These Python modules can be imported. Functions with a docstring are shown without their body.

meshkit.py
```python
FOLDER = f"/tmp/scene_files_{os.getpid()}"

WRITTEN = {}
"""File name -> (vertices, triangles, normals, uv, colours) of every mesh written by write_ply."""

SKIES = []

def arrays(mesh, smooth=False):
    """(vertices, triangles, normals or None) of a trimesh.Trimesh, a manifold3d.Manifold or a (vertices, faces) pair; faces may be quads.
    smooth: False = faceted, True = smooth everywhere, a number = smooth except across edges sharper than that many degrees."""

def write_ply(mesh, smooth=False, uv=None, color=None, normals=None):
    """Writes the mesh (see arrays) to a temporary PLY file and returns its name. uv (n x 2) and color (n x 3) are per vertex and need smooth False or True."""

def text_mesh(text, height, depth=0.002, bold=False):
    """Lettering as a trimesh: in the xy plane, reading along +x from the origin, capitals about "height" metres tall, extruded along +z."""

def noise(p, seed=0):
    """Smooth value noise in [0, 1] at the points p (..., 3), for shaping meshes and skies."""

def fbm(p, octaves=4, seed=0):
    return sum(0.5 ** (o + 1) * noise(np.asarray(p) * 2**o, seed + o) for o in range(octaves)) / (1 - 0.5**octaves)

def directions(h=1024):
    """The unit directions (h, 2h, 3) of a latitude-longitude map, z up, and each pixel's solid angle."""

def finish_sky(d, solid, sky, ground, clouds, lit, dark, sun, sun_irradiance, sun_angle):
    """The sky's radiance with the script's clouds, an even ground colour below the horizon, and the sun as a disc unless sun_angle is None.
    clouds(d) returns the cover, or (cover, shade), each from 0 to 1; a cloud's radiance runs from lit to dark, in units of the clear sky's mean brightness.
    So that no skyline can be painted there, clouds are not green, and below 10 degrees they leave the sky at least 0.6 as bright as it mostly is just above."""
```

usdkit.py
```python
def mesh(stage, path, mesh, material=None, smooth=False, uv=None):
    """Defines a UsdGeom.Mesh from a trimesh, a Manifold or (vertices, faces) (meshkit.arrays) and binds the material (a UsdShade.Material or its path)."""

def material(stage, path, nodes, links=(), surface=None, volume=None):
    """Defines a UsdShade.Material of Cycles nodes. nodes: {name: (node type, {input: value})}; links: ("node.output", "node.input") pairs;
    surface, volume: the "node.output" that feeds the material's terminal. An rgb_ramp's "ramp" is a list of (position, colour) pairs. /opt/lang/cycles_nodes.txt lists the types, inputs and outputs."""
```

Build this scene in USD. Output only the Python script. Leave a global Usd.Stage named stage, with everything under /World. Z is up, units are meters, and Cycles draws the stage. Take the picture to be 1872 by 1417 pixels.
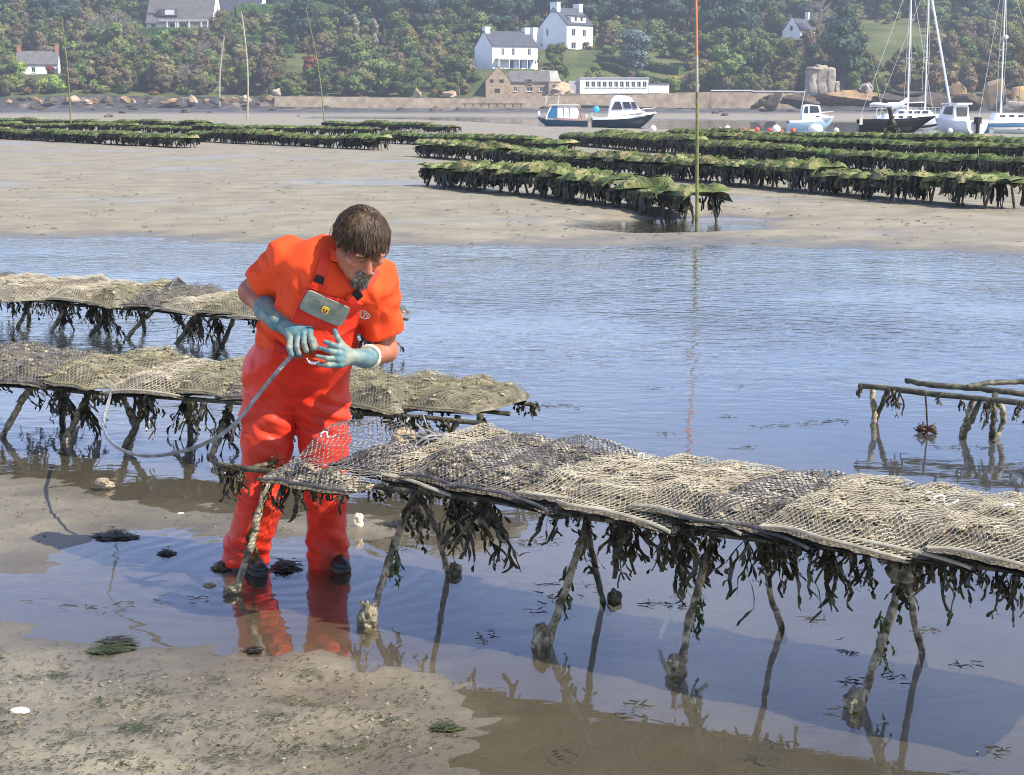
import math, random
import numpy as np, trimesh, usdkit, meshkit
from pxr import Usd, UsdGeom, UsdLux, UsdShade, Sdf, Gf, Vt

stage = Usd.Stage.CreateInMemory()
UsdGeom.SetStageUpAxis(stage, UsdGeom.Tokens.z)
UsdGeom.SetStageMetersPerUnit(stage, 1.0)
world = UsdGeom.Xform.Define(stage, '/World')
stage.SetDefaultPrim(world.GetPrim())
LOOKS = '/World/Looks'
UsdGeom.Scope.Define(stage, LOOKS)

# ------------------------------------------------------------------ camera, sky, sun
PW, PH, FPX, CAMH, HORIZON = 1872.0, 1417.0, 3300.0, 1.97, 189.0
PITCH = math.atan((PH / 2 - HORIZON) / FPX)
cam = UsdGeom.Camera.Define(stage, '/World/camera')
cam.CreateHorizontalApertureAttr(36.0)
cam.CreateVerticalApertureAttr(36.0 * 775 / 1024)
cam.CreateFocalLengthAttr(36.0 * FPX / PW)
cam.CreateClippingRangeAttr(Gf.Vec2f(0.1, 5000))
cam.AddTranslateOp().Set(Gf.Vec3d(0, 0, CAMH))
cam.AddRotateXOp().Set(90.0 - math.degrees(PITCH))
cam.CreateExposureAttr(0.93)

SUN_EL, SUN_AZ = math.radians(46), math.radians(117)      # azimuth clockwise from +y
sky_nodes = {
    'sky': ('sky_texture', {'sky_type': 'single_scattering', 'sun_disc': False, 'sun_elevation': SUN_EL, 'sun_rotation': SUN_AZ,
                            'altitude': 0.0, 'air_density': 1.0, 'aerosol_density': 0.35, 'ozone_density': 8.0}),
    'tc': ('texture_coordinate', {}),
    'mp': ('mapping', {'scale': (1.6, 1.6, 7.0)}),
    'nz': ('noise_texture', {'scale': 2.2, 'detail': 5.0, 'roughness': 0.55, 'distortion': 0.4}),
    'rp': ('rgb_ramp', {'ramp': [(0.0, (0, 0, 0)), (0.42, (0.03, 0.03, 0.03)), (0.72, (0.42, 0.42, 0.42)), (1.0, (0.6, 0.6, 0.6))]}),
    'hs': ('hsv', {'hue': 0.515, 'saturation': 0.96, 'value': 1.0, 'fac': 1.0}),
    'mx': ('mix_color', {'b': (6.5, 6.7, 7.2), 'use_clamp': False}),
    'bg': ('background_shader', {'strength': 0.115}),
}
sky_links = [('tc.generated', 'mp.vector'), ('mp.vector', 'nz.vector'), ('nz.fac', 'rp.fac'), ('rp.color', 'mx.fac'), ('sky.color', 'hs.color'), ('hs.color', 'mx.a'),
             ('mx.result', 'bg.color')]
sky_mat = usdkit.material(stage, LOOKS + '/sky', sky_nodes, sky_links, surface='bg.background')
dome = UsdLux.DomeLight.Define(stage, '/World/sky')
UsdShade.MaterialBindingAPI.Apply(dome.GetPrim()).Bind(sky_mat)
dome.GetPrim().SetCustomDataByKey('kind', 'structure')
sun = UsdLux.DistantLight.Define(stage, '/World/sun')
sun.CreateNormalizeAttr(True)
sun.CreateIntensityAttr(1.25)
sun.CreateAngleAttr(0.53)
sun.CreateColorAttr(Gf.Vec3f(1.0, 0.92, 0.79))
sun.AddRotateXYZOp().Set(Gf.Vec3f(90 - math.degrees(SUN_EL), 0, 180 - math.degrees(SUN_AZ)))

# ------------------------------------------------------------------ helpers
rng = np.random.default_rng(7)
_c, _s = math.cos(PITCH), math.sin(PITCH)
def ray(px, py):
    a, b = (px - PW / 2) / FPX, (PH / 2 - py) / FPX
    return np.array([a, _c + b * _s, -_s + b * _c])
def G(px, py, z=0.0):
    "point at height z that the camera sees at a pixel of the photograph"
    r = ray(px, py)
    return np.array([0, 0, CAMH]) + r * ((z - CAMH) / r[2])
def D(px, py, y):
    "point at distance y along the view that the camera sees at a pixel"
    r = ray(px, py)
    return np.array([0, 0, CAMH]) + r * (y / r[1])
def unit(v):
    v = np.asarray(v, float)
    return v / max(np.linalg.norm(v), 1e-12)

_used = {}
def numbered(parent, name):
    k = (parent, name)
    n = _used.get(k, -1) + 1
    _used[k] = n
    return f'{parent}/{name}' + (f'_{n:03d}' if n else '')
def tag(prim, label=None, cat=None, group=None, kind=None):
    for k, v in (('label', label), ('category', cat), ('group', group), ('kind', kind)):
        if v:
            prim.SetCustomDataByKey(k, v)
    return prim
_ORD = 'first second third fourth fifth sixth seventh eighth ninth tenth eleventh twelfth thirteenth fourteenth fifteenth sixteenth seventeenth eighteenth nineteenth'.split()
def ordinal(n):
    "1 -> first"
    if n < 20:
        return _ORD[n - 1]
    t, u = divmod(n, 10)
    tens = ['', '', 'twent', 'thirt', 'fort', 'fift', 'sixt', 'sevent', 'eight', 'ninet'][t] if t < 10 else 'hundred'
    return (tens + 'ieth') if u == 0 else f'{tens}y-{_ORD[u - 1]}'
BASE = {}
def place(x, loc, rz=0.0, sc=None, tilt=0.0):
    x.AddTranslateOp().Set(Gf.Vec3d(*map(float, loc)))
    if rz:
        x.AddRotateZOp().Set(math.degrees(rz))
    if tilt:
        x.AddRotateXOp().Set(math.degrees(tilt))
    if sc is not None:
        x.AddScaleOp().Set(Gf.Vec3f(*([float(sc)] * 3 if np.ndim(sc) == 0 else map(float, sc))))
def thing(name, label, cat, loc=(0, 0, 0), rz=0.0, group=None, sc=None):
    p = numbered('/World', name)
    x = UsdGeom.Xform.Define(stage, p)
    place(x, loc, rz, sc)
    tag(x.GetPrim(), label, cat, group)
    BASE[p] = np.array(loc, float) if (rz == 0 and sc is None) else None
    return p
def part(t, name, mesh, mat, smooth=False, label=None, local=False, kind=None):
    "one mesh prim under a thing or part; world coordinates are made local to the thing's base"
    top = '/'.join(t.split('/')[:3])
    v, f, n = meshkit.arrays(mesh, smooth)
    if not local:
        v = v - BASE[top]
    p = numbered(t, name)
    usdkit.mesh(stage, p, (v, f), mat, smooth=False)
    if n is not None:
        m = UsdGeom.Mesh(stage.GetPrimAtPath(p))
        m.CreateNormalsAttr(Vt.Vec3fArray.FromNumpy(n.astype(np.float32)))
        m.SetNormalsInterpolation('vertex')
    if label or kind:
        tag(stage.GetPrimAtPath(p), label, None, None, kind)
    return p
def one(name, mesh, mat, label=None, cat=None, group=None, kind=None, smooth=False):
    "a thing (or stuff, or a piece of the setting) that is one mesh"
    p = numbered('/World', name)
    usdkit.mesh(stage, p, mesh, mat, smooth=smooth)
    tag(stage.GetPrimAtPath(p), label, cat, group, kind)
    BASE[p] = np.zeros(3)
    return p
CLASSES = '/World/Prototypes'
def proto(name):
    p = f'{CLASSES}/{name}'
    if not stage.GetPrimAtPath(CLASSES):
        stage.CreateClassPrim(CLASSES)
    UsdGeom.Xform.Define(stage, p)
    return p
def ppart(t, name, mesh, mat, smooth=False, kind=None, label=None):
    return part(t, name, mesh, mat, smooth, label, local=True, kind=kind)
def copy(name, src, label, cat, loc, rz=0.0, group=None, sc=None, tilt=0.0):
    p = numbered('/World', name)
    x = UsdGeom.Xform.Define(stage, p)
    place(x, loc, rz, sc, tilt)
    x.GetPrim().GetReferences().AddInternalReference(src)
    x.GetPrim().SetInstanceable(True)
    tag(x.GetPrim(), label, cat, group)
    return p

def cat(ms):
    vs, fs, n = [], [], 0
    for m in ms:
        v, f = (m.vertices, m.faces) if hasattr(m, 'vertices') else m
        v, f = np.asarray(v, float), np.asarray(f, int)
        if f.shape[1] == 4:
            f = np.vstack([f[:, [0, 1, 2]], f[:, [0, 2, 3]]])
        vs.append(v); fs.append(f + n); n += len(v)
    return np.vstack(vs), np.vstack(fs)
def box(c, s, rz=0.0):
    m = trimesh.creation.box(s)
    if rz:
        m.apply_transform(trimesh.transformations.rotation_matrix(rz, [0, 0, 1]))
    m.apply_translation(c)
    return np.array(m.vertices), np.array(m.faces)
def rot(mesh, rz=0.0, loc=(0, 0, 0)):
    v, f = mesh
    c, s = math.cos(rz), math.sin(rz)
    v = np.asarray(v) @ np.array([[c, s, 0], [-s, c, 0], [0, 0, 1]]) + np.asarray(loc)
    return v, f
def tube(pts, r, n=7, caps=True, flat=None):
    pts = np.asarray(pts, float)
    k = len(pts)
    r = np.broadcast_to(np.asarray(r, float), (k,))
    t = np.gradient(pts, axis=0)
    t /= np.maximum(np.linalg.norm(t, axis=1, keepdims=True), 1e-9)
    ref = np.array([0, 0, 1.0]) if abs(t[:, 2]).mean() < 0.8 else np.array([1.0, 0, 0])
    a = np.cross(t, ref); a /= np.maximum(np.linalg.norm(a, axis=1, keepdims=True), 1e-9)
    b = np.cross(t, a)
    th = np.arange(n) / n * 2 * np.pi
    fl = 1.0 if flat is None else flat
    v = (pts[:, None] + r[:, None, None] * (np.cos(th)[None, :, None] * a[:, None] + fl * np.sin(th)[None, :, None] * b[:, None])).reshape(-1, 3)
    i = (np.arange(k - 1)[:, None] * n + np.arange(n)[None]).ravel()
    j = (np.arange(k - 1)[:, None] * n + (np.arange(n)[None] + 1) % n).ravel()
    f = np.vstack([np.c_[i, j, j + n], np.c_[i, j + n, i + n]])
    if caps:
        v = np.vstack([v, pts[:1], pts[-1:]])
        q = np.arange(n)
        f = np.vstack([f, np.c_[(q + 1) % n, q, np.full(n, k * n)], np.c_[q + (k - 1) * n, (q + 1) % n + (k - 1) * n, np.full(n, k * n + 1)]])
    return v, f[:, ::-1]
def spline(pts, n=24):
    from scipy.interpolate import CubicSpline
    pts = np.asarray(pts, float)
    s = np.r_[0, np.cumsum(np.linalg.norm(np.diff(pts, axis=0), axis=1))]
    return CubicSpline(s, pts)(np.linspace(0, s[-1], n))
def ball(c, r, sub=2, amp=0.0, freq=3.0, seed=0):
    m = trimesh.creation.icosphere(sub)
    v = np.array(m.vertices)
    if amp:
        v = v * (1 + amp * (meshkit.fbm(v * freq + seed * 7.3 + 20, 3, seed)[:, None] * 2 - 1))
    return v * np.asarray(r) + np.asarray(c), np.array(m.faces)
def lathe(profile, n=16):
    "revolved (r, z) profile"
    pr = np.asarray(profile, float)
    th = np.arange(n) / n * 2 * np.pi
    v = np.stack([pr[:, 0][:, None] * np.cos(th), pr[:, 0][:, None] * np.sin(th), np.repeat(pr[:, 1][:, None], n, 1)], -1).reshape(-1, 3)
    i = (np.arange(len(pr) - 1)[:, None] * n + np.arange(n)).ravel(); j = (np.arange(len(pr) - 1)[:, None] * n + (np.arange(n) + 1) % n).ravel()
    return v, np.vstack([np.c_[i, j, j + n], np.c_[i, j + n, i + n]])
def loft(rings, close=True, caps=True):
    "rings: (k, n, 3)"
    R = np.asarray(rings, float); k, n = R.shape[:2]
    v = R.reshape(-1, 3)
    m = n if close else n - 1
    i = (np.arange(k - 1)[:, None] * n + np.arange(m)).ravel(); j = (np.arange(k - 1)[:, None] * n + (np.arange(m) + 1) % n).ravel()
    f = [np.c_[i, j, j + n], np.c_[i, j + n, i + n]]
    if caps:
        for s, flip in ((0, True), ((k - 1) * n, False)):
            q = np.arange(1, n - 1)
            g = np.c_[np.zeros(n - 2, int), q, q + 1] + s
            f.append(g[:, ::-1] if flip else g)
    return v, np.vstack(f)
def poly_sd(pts, x, y):
    "signed distance to a polygon, positive inside"
    P = np.asarray(pts, float)[:, :2]
    d = np.full(np.shape(x), 1e9); inside = np.zeros(np.shape(x), bool)
    for a, b in zip(P, np.roll(P, -1, 0)):
        e = b - a; L = e @ e
        t = np.clip(((x - a[0]) * e[0] + (y - a[1]) * e[1]) / max(L, 1e-12), 0, 1)
        d = np.minimum(d, np.hypot(x - a[0] - t * e[0], y - a[1] - t * e[1]))
        if a[1] != b[1]:
            c = ((a[1] > y) != (b[1] > y)) & (x < (b[0] - a[0]) * (y - a[1]) / (b[1] - a[1]) + a[0])
            inside ^= c
    return np.where(inside, d, -d)
def sstep(x, a, b):
    t = np.clip((np.asarray(x, float) - a) / (b - a), 0, 1)
    return t * t * (3 - 2 * t)

# signed-distance bodies turned to a surface (naive surface nets)
def surface(f, lo, hi, h):
    lo, hi = np.asarray(lo, float), np.asarray(hi, float)
    n = np.ceil((hi - lo) / h).astype(int) + 1
    ax = [lo[k] + h * np.arange(n[k]) for k in range(3)]
    from scipy.interpolate import RegularGridInterpolator as RGI
    cax = [np.arange(a[0], a[-1] + 4 * h, 4 * h) for a in ax]
    C = f(np.stack(np.meshgrid(*cax, indexing='ij'), -1).reshape(-1, 3)).reshape([len(a) for a in cax])
    P = np.stack(np.meshgrid(*ax, indexing='ij'), -1).reshape(-1, 3)
    S = RGI(cax, C, bounds_error=False, fill_value=None)(P)
    m = np.abs(S) < 5.5 * h + 0.012
    S[m] = f(P[m])
    S = S.reshape(n)
    neg = S < 0
    cells = np.zeros(n - 1, np.int8)
    for d in np.ndindex(2, 2, 2):
        cells += neg[d[0]:n[0] - 1 + d[0], d[1]:n[1] - 1 + d[1], d[2]:n[2] - 1 + d[2]]
    act = (cells > 0) & (cells < 8)
    idx = -np.ones(n - 1, int); ids = np.argwhere(act); idx[act] = np.arange(len(ids))
    acc, cnt = np.zeros((len(ids), 3)), np.zeros(len(ids))
    for axis in range(3):
        for o in np.ndindex(2, 2):
            d0 = np.insert(np.array(o), axis, 0); d1 = np.insert(np.array(o), axis, 1)
            a = S[tuple((ids + d0).T)]; b = S[tuple((ids + d1).T)]
            m = (a < 0) != (b < 0)
            t = np.where(m, a / np.where(m, a - b, 1), 0)
            p = d0 + t[:, None] * (d1 - d0)
            acc[m] += p[m]; cnt[m] += 1
    v = lo + h * (ids + acc / cnt[:, None])
    faces = []
    for axis in range(3):
        u, w = (axis + 1) % 3, (axis + 2) % 3
        sl0 = [slice(None)] * 3; sl1 = [slice(None)] * 3
        sl0[axis] = slice(0, n[axis] - 1); sl1[axis] = slice(1, n[axis])
        for k in (u, w):
            sl0[k] = slice(1, n[k] - 1); sl1[k] = slice(1, n[k] - 1)
        a, b = neg[tuple(sl0)], neg[tuple(sl1)]
        e = np.argwhere(a != b); flip = a[a != b]
        e[:, u] += 1; e[:, w] += 1
        def cell(du, dw):
            q = e.copy(); q[:, u] -= du; q[:, w] -= dw
            return idx[tuple(q.T)]
        q = np.stack([cell(1, 1), cell(0, 1), cell(0, 0), cell(1, 0)], 1)
        q[~flip] = q[~flip][:, ::-1]
        faces.append(q)
    q = np.vstack(faces)
    return v, np.vstack([q[:, [0, 1, 2]], q[:, [0, 2, 3]]])
def relax(mesh, n=8, lam=0.5, mu=-0.52):
    v, f = mesh
    import scipy.sparse as sp
    e = np.vstack([f[:, [0, 1]], f[:, [1, 2]], f[:, [2, 0]]])
    A = sp.coo_matrix((np.ones(len(e)), (e[:, 0], e[:, 1])), (len(v), len(v))).tocsr()
    A = A + A.T; A.data[:] = 1
    dg = np.maximum(np.asarray(A.sum(1)).ravel(), 1)
    for k in range(n):
        v = v + (lam if k % 2 == 0 else mu) * ((A @ v) / dg[:, None] - v)
    return v, f
def cone(p, a, b, ra, rb, sq=None):
    "capsule with two radii; sq = (axis, factor) flattens it along an axis"
    a, b = np.asarray(a, float), np.asarray(b, float)
    ab = b - a
    t = np.clip(((p - a) @ ab) / max(ab @ ab, 1e-12), 0, 1)
    d = p - a - t[:, None] * ab
    if sq is not None:
        ax = unit(sq[0]); d = d + ((sq[1] - 1) * (d @ ax))[:, None] * ax
    return np.linalg.norm(d, axis=1) - (ra + (rb - ra) * t)
def ell(p, c, r, R=None):
    q = p - np.asarray(c, float)
    if R is not None:
        q = q @ np.asarray(R).T
    r = np.asarray(r, float)
    k0 = np.linalg.norm(q / r, axis=1); k1 = np.linalg.norm(q / (r * r), axis=1)
    return k0 * (k0 - 1) / np.maximum(k1, 1e-9)
def smin(a, b, k):
    h = np.clip(0.5 + 0.5 * (b - a) / k, 0, 1)
    return b + (a - b) * h - k * h * (1 - h)
def smax(a, b, k):
    return -smin(-a, -b, k)

# ------------------------------------------------------------------ materials
MATS = {}
def pm(name, cols, scale=6.0, rough=0.6, bump=0.0, bscale=None, spec=0.4, detail=5.0, rand=0.0, stretch=None, trans=0.0, pos=False,
       metallic=0.0, coat=0.0, rough2=None, nrough=0.6, bdist=0.01, bdetail=6.0, alpha=None, vor=0.0, sss=0.0):
    "noise-coloured principled material; cols: colours (low to high noise)"
    N = {'p': ('principled_bsdf', {'roughness': rough, 'specular_ior_level': spec, 'metallic': metallic, 'coat_weight': coat}),
         'tc': (('geometry' if pos else 'texture_coordinate'), {}), 'mp': ('mapping', {'scale': stretch or (1, 1, 1)}),
         'nz': ('noise_texture', {'scale': scale, 'detail': detail, 'roughness': nrough})}
    L = [(('tc.position' if pos else 'tc.object'), 'mp.vector'), ('mp.vector', 'nz.vector')]
    if len(cols) == 1:
        cols = [cols[0], cols[0]]
    if np.ndim(cols[0][-1]) == 0:
        cols = list(zip(np.linspace(0.3, 0.7, len(cols)), cols))
    N['rp'] = ('rgb_ramp', {'ramp': cols})
    L.append(('nz.fac', 'rp.fac'))
    out = 'rp.color'
    if rand:
        N['oi'] = ('object_info', {})
        N['m1'] = ('map_range', {'from_min': 0.0, 'from_max': 1.0, 'to_min': 1 - rand, 'to_max': 1 + rand})
        N['m2'] = ('math', {'math_type': 'multiply', 'value2': 7.31}); N['m3'] = ('math', {'math_type': 'fraction'})
        N['m4'] = ('map_range', {'from_min': 0.0, 'from_max': 1.0, 'to_min': 0.5 - rand * 0.09, 'to_max': 0.5 + rand * 0.06})
        N['hs'] = ('hsv', {'saturation': 1.0, 'fac': 1.0})
        L += [('oi.random', 'm1.value'), ('m1.result', 'hs.value'), ('oi.random', 'm2.value1'), ('m2.value', 'm3.value1'), ('m3.value', 'm4.value'),
              ('m4.result', 'hs.hue'), (out, 'hs.color')]
        out = 'hs.color'
    L.append((out, 'p.base_color'))
    if rough2 is not None:
        N['rr'] = ('map_range', {'from_min': 0.35, 'from_max': 0.65, 'to_min': rough, 'to_max': rough2, 'clamp': True})
        L += [('nz.fac', 'rr.value'), ('rr.result', 'p.roughness')]
    if sss:
        N['p'][1].update(subsurface_weight=sss, subsurface_radius=(1.0, 0.35, 0.2), subsurface_scale=0.008)
    if bump:
        N['bn'] = ('noise_texture', {'scale': bscale or scale * 4, 'detail': bdetail, 'roughness': 0.6}) if not vor else ('voronoi_texture', {'scale': vor})
        N['bp'] = ('bump', {'strength': bump, 'distance': bdist})
        L += [('mp.vector', 'bn.vector'), (('bn.distance' if vor else 'bn.fac'), 'bp.height'), ('bp.normal', 'p.normal')]
    surf = 'p.BSDF'
    if trans:
        N['tl'] = ('translucent_bsdf', {}); N['mc'] = ('mix_closure', {'fac': trans})
        L += [(out, 'tl.color'), ('p.BSDF', 'mc.closure1'), ('tl.BSDF', 'mc.closure2')]
        surf = 'mc.closure'
    MATS[name] = usdkit.material(stage, f'{LOOKS}/{name}', N, L, surface=surf)
    return MATS[name]
# ------------------------------------------------------------------ the ground, as one height function
SAND_A = [G(*q) for q in [(-1800, 1130), (-400, 1120), (0, 1126), (90, 1148), (180, 1158), (255, 1180), (330, 1180), (400, 1196), (470, 1194), (560, 1206), (640, 1230),
                          (760, 1236), (850, 1268), (905, 1320), (890, 1380), (850, 1430), (800, 1600), (700, 2200), (-2500, 2200)]]
SAND_B = [G(*q) for q in [(-1500, 850), (0, 872), (80, 885), (170, 904), (260, 916), (400, 930), (560, 946), (700, 958), (775, 971), (690, 984), (600, 990), (500, 985),
                          (420, 978), (330, 972), (220, 975), (130, 990), (110, 1018), (60, 1040), (0, 1048), (-600, 1062), (-1500, 1075)]]
BANK = [G(*q) for q in [(-2600, 430), (0, 438), (200, 441), (440, 446), (700, 452), (900, 456), (1250, 454), (1330, 449), (1500, 451), (1700, 459), (1872, 468), (4500, 500)]] + \
       [np.array([900.0, 30, 0]), np.array([900.0, 2500, 0]), np.array([-900.0, 2500, 0]), np.array([-900.0, 32, 0])]
POND = [G(*q) for q in [(1060, 413), (1180, 403), (1330, 397), (1410, 404), (1350, 419), (1180, 424)]]
FAR_POOL = [G(*q) for q in [(560, 217.5), (800, 220), (950, 226), (1010, 232), (1250, 238), (1500, 243.5), (1900, 247), (2300, 250), (2300, 226), (1900, 227), (1500, 222),
                            (1200, 218), (950, 214), (600, 213)]]
def ground(x, y, fine=True):
    x, y = np.asarray(x, float), np.asarray(y, float)
    def bank(sd, up, su, dn, sdn):
        return np.where(sd > 0, up * (1 - np.exp(-np.maximum(sd, 0) / su)), -dn * (1 - np.exp(np.minimum(sd, 0) / sdn)))
    P = np.stack([x, y, np.zeros_like(x)], -1)
    w1 = (meshkit.fbm(P * 2.2 + 50, 3, 3) - 0.5); w2 = (meshkit.fbm(P * 0.6 + 90, 3, 4) - 0.5)
    near = y < 22
    zA = bank(poly_sd(SAND_A, x, y) + 0.35 * w1, 0.055, 1.1, 0.22, 3.2)
    zB = bank(poly_sd(SAND_B, x, y) + 0.25 * w1, 0.045, 0.6, 0.22, 3.6)
    zC = bank(poly_sd(BANK, x, y) + 1.3 * w2, 0.16, 5.0, 0.3, 3.0)
    z = np.maximum(np.where(near, np.maximum(zA, zB), -1), zC)
    z = z + 0.02 * w2 * (y > 12)
    z = np.where((y > 20) & (y < 60), z - 0.19 * sstep(poly_sd(POND, x, y) + 1.0 * w2, -1.2, 1.0), z)
    fp = poly_sd(FAR_POOL, x, y) + 3 * w2
    z = np.where(y > 80, z - 0.42 * sstep(fp, -6, 5), z)
    # far foreshore, the step behind the sea walls, the hill
    z = np.where(y > 200, z + 0.75 * sstep(y, 262, 381), z)
    n3 = meshkit.fbm(P * 0.035 + 11, 4, 9) - 0.5
    yy = y + 10 * n3
    hill = 3.3 + 0.175 * (yy - 388)
    hill = np.where(hill > 24, 24 + 7 * (1 - np.exp(-(hill - 24) / 7)), hill)
    z = np.where(y > 381, np.where(y > 386, np.maximum(hill, 3.2), 0.9 + (3.2 - 0.9) * sstep(y, 381.5, 386)), z)
    for (cx, cy, cz, cr) in PADS:
        w = (1 - sstep(np.hypot(x - cx, y - cy), cr, cr + 14)) * (y > 386)
        z = z * (1 - w) + cz * w
    z = z + np.where(y > 300, 0.5 * (meshkit.fbm(P * 0.25 + 5, 4, 21) - 0.5) * sstep(y, 300, 350), 0)
    if fine:
        k = sstep(y, 1.5, 3) * (1 - sstep(y, 30, 90))
        z = z + k * (0.030 * (meshkit.fbm(P * 4 + 3, 4, 31) - 0.5) + 0.012 * (meshkit.fbm(P * 17 + 3, 3, 32) - 0.5) + 0.006 * (meshkit.noise(P * 38, 33) - 0.5) * (y < 12))
        z = z + (y > 26) * (y < 260) * 0.05 * (meshkit.fbm(P * np.array([0.9, 0.5, 1]) + 7, 4, 35) - 0.5)
    return z
TERRAIN = {}
def gz(x, y):
    "height of the built ground"
    if not TERRAIN:
        return float(ground(np.array([x]), np.array([y]), False)[0])
    i = min(max(int(np.searchsorted(xs, x)) - 1, 0), len(xs) - 2); j = min(max(int(np.searchsorted(ys_all, y)) - 1, 0), len(ys_all) - 2)
    u = (x - xs[i]) / (xs[i + 1] - xs[i]); v = (y - ys_all[j]) / (ys_all[j + 1] - ys_all[j]); Z = TERRAIN['z']
    return float((Z[j, i] * (1 - u) + Z[j, i + 1] * u) * (1 - v) + (Z[j + 1, i] * (1 - u) + Z[j + 1, i + 1] * u) * v)
PADS = [(-109, 432, 8.5, 8), (0.5, 414, 9.6, 9), (17, 456, 15.1, 8), (-93, 510, 22.2, 13), (-78, 526, 25.5, 9), (72, 478, 18.3, 7), (24, 397, 4.0, 12)]
def GT(px, py):
    "where the camera's view through a pixel meets the ground"
    r = ray(px, py); z = 0.1
    if r[2] > -0.004:
        ts = np.linspace(250, 700, 451); p = np.array([0, 0, CAMH]) + ts[:, None] * r
        k = int(np.argmax(p[:, 2] <= ground(p[:, 0], p[:, 1], False)))
        return p[k]
    for _ in range(5):
        q = np.array([0, 0, CAMH]) + r * ((z - CAMH) / r[2])
        z = 0.5 * z + 0.5 * max(gz(q[0], q[1]), -0.02)
    q[2] = gz(q[0], q[1])
    return q
def stepped(parts):
    return np.unique(np.concatenate([np.arange(a, b, s) for a, b, s in parts]))
xs = stepped([(-1500, -250, 160), (-250, -45, 5), (-45, -14, 0.6), (-14, -5, 0.16), (-5, 5, 0.05), (5, 14, 0.16), (14, 45, 0.6), (45, 250, 5), (250, 1501, 160)])
ys_all = stepped([(-60, -2, 6), (-2, 3, 0.4), (3, 12.5, 0.045), (12.5, 40, 0.13), (40, 130, 0.6), (130, 380, 2.5), (380, 388, 0.7), (388, 800, 5), (800, 2401, 110)])
_X, _Y = np.meshgrid(xs, ys_all, indexing='xy')
TERRAIN['z'] = ground(_X.ravel(), _Y.ravel()).reshape(_X.shape)
def field(sel):
    v = np.stack([_X[sel], _Y[sel], TERRAIN['z'][sel]], -1).reshape(-1, 3)
    n, m = len(xs), int(sel.sum())
    i = (np.arange(m - 1)[:, None] * n + np.arange(n - 1)).ravel()
    return v, np.vstack([np.c_[i, i + 1, i + n + 1], np.c_[i, i + n + 1, i + n]])

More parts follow.
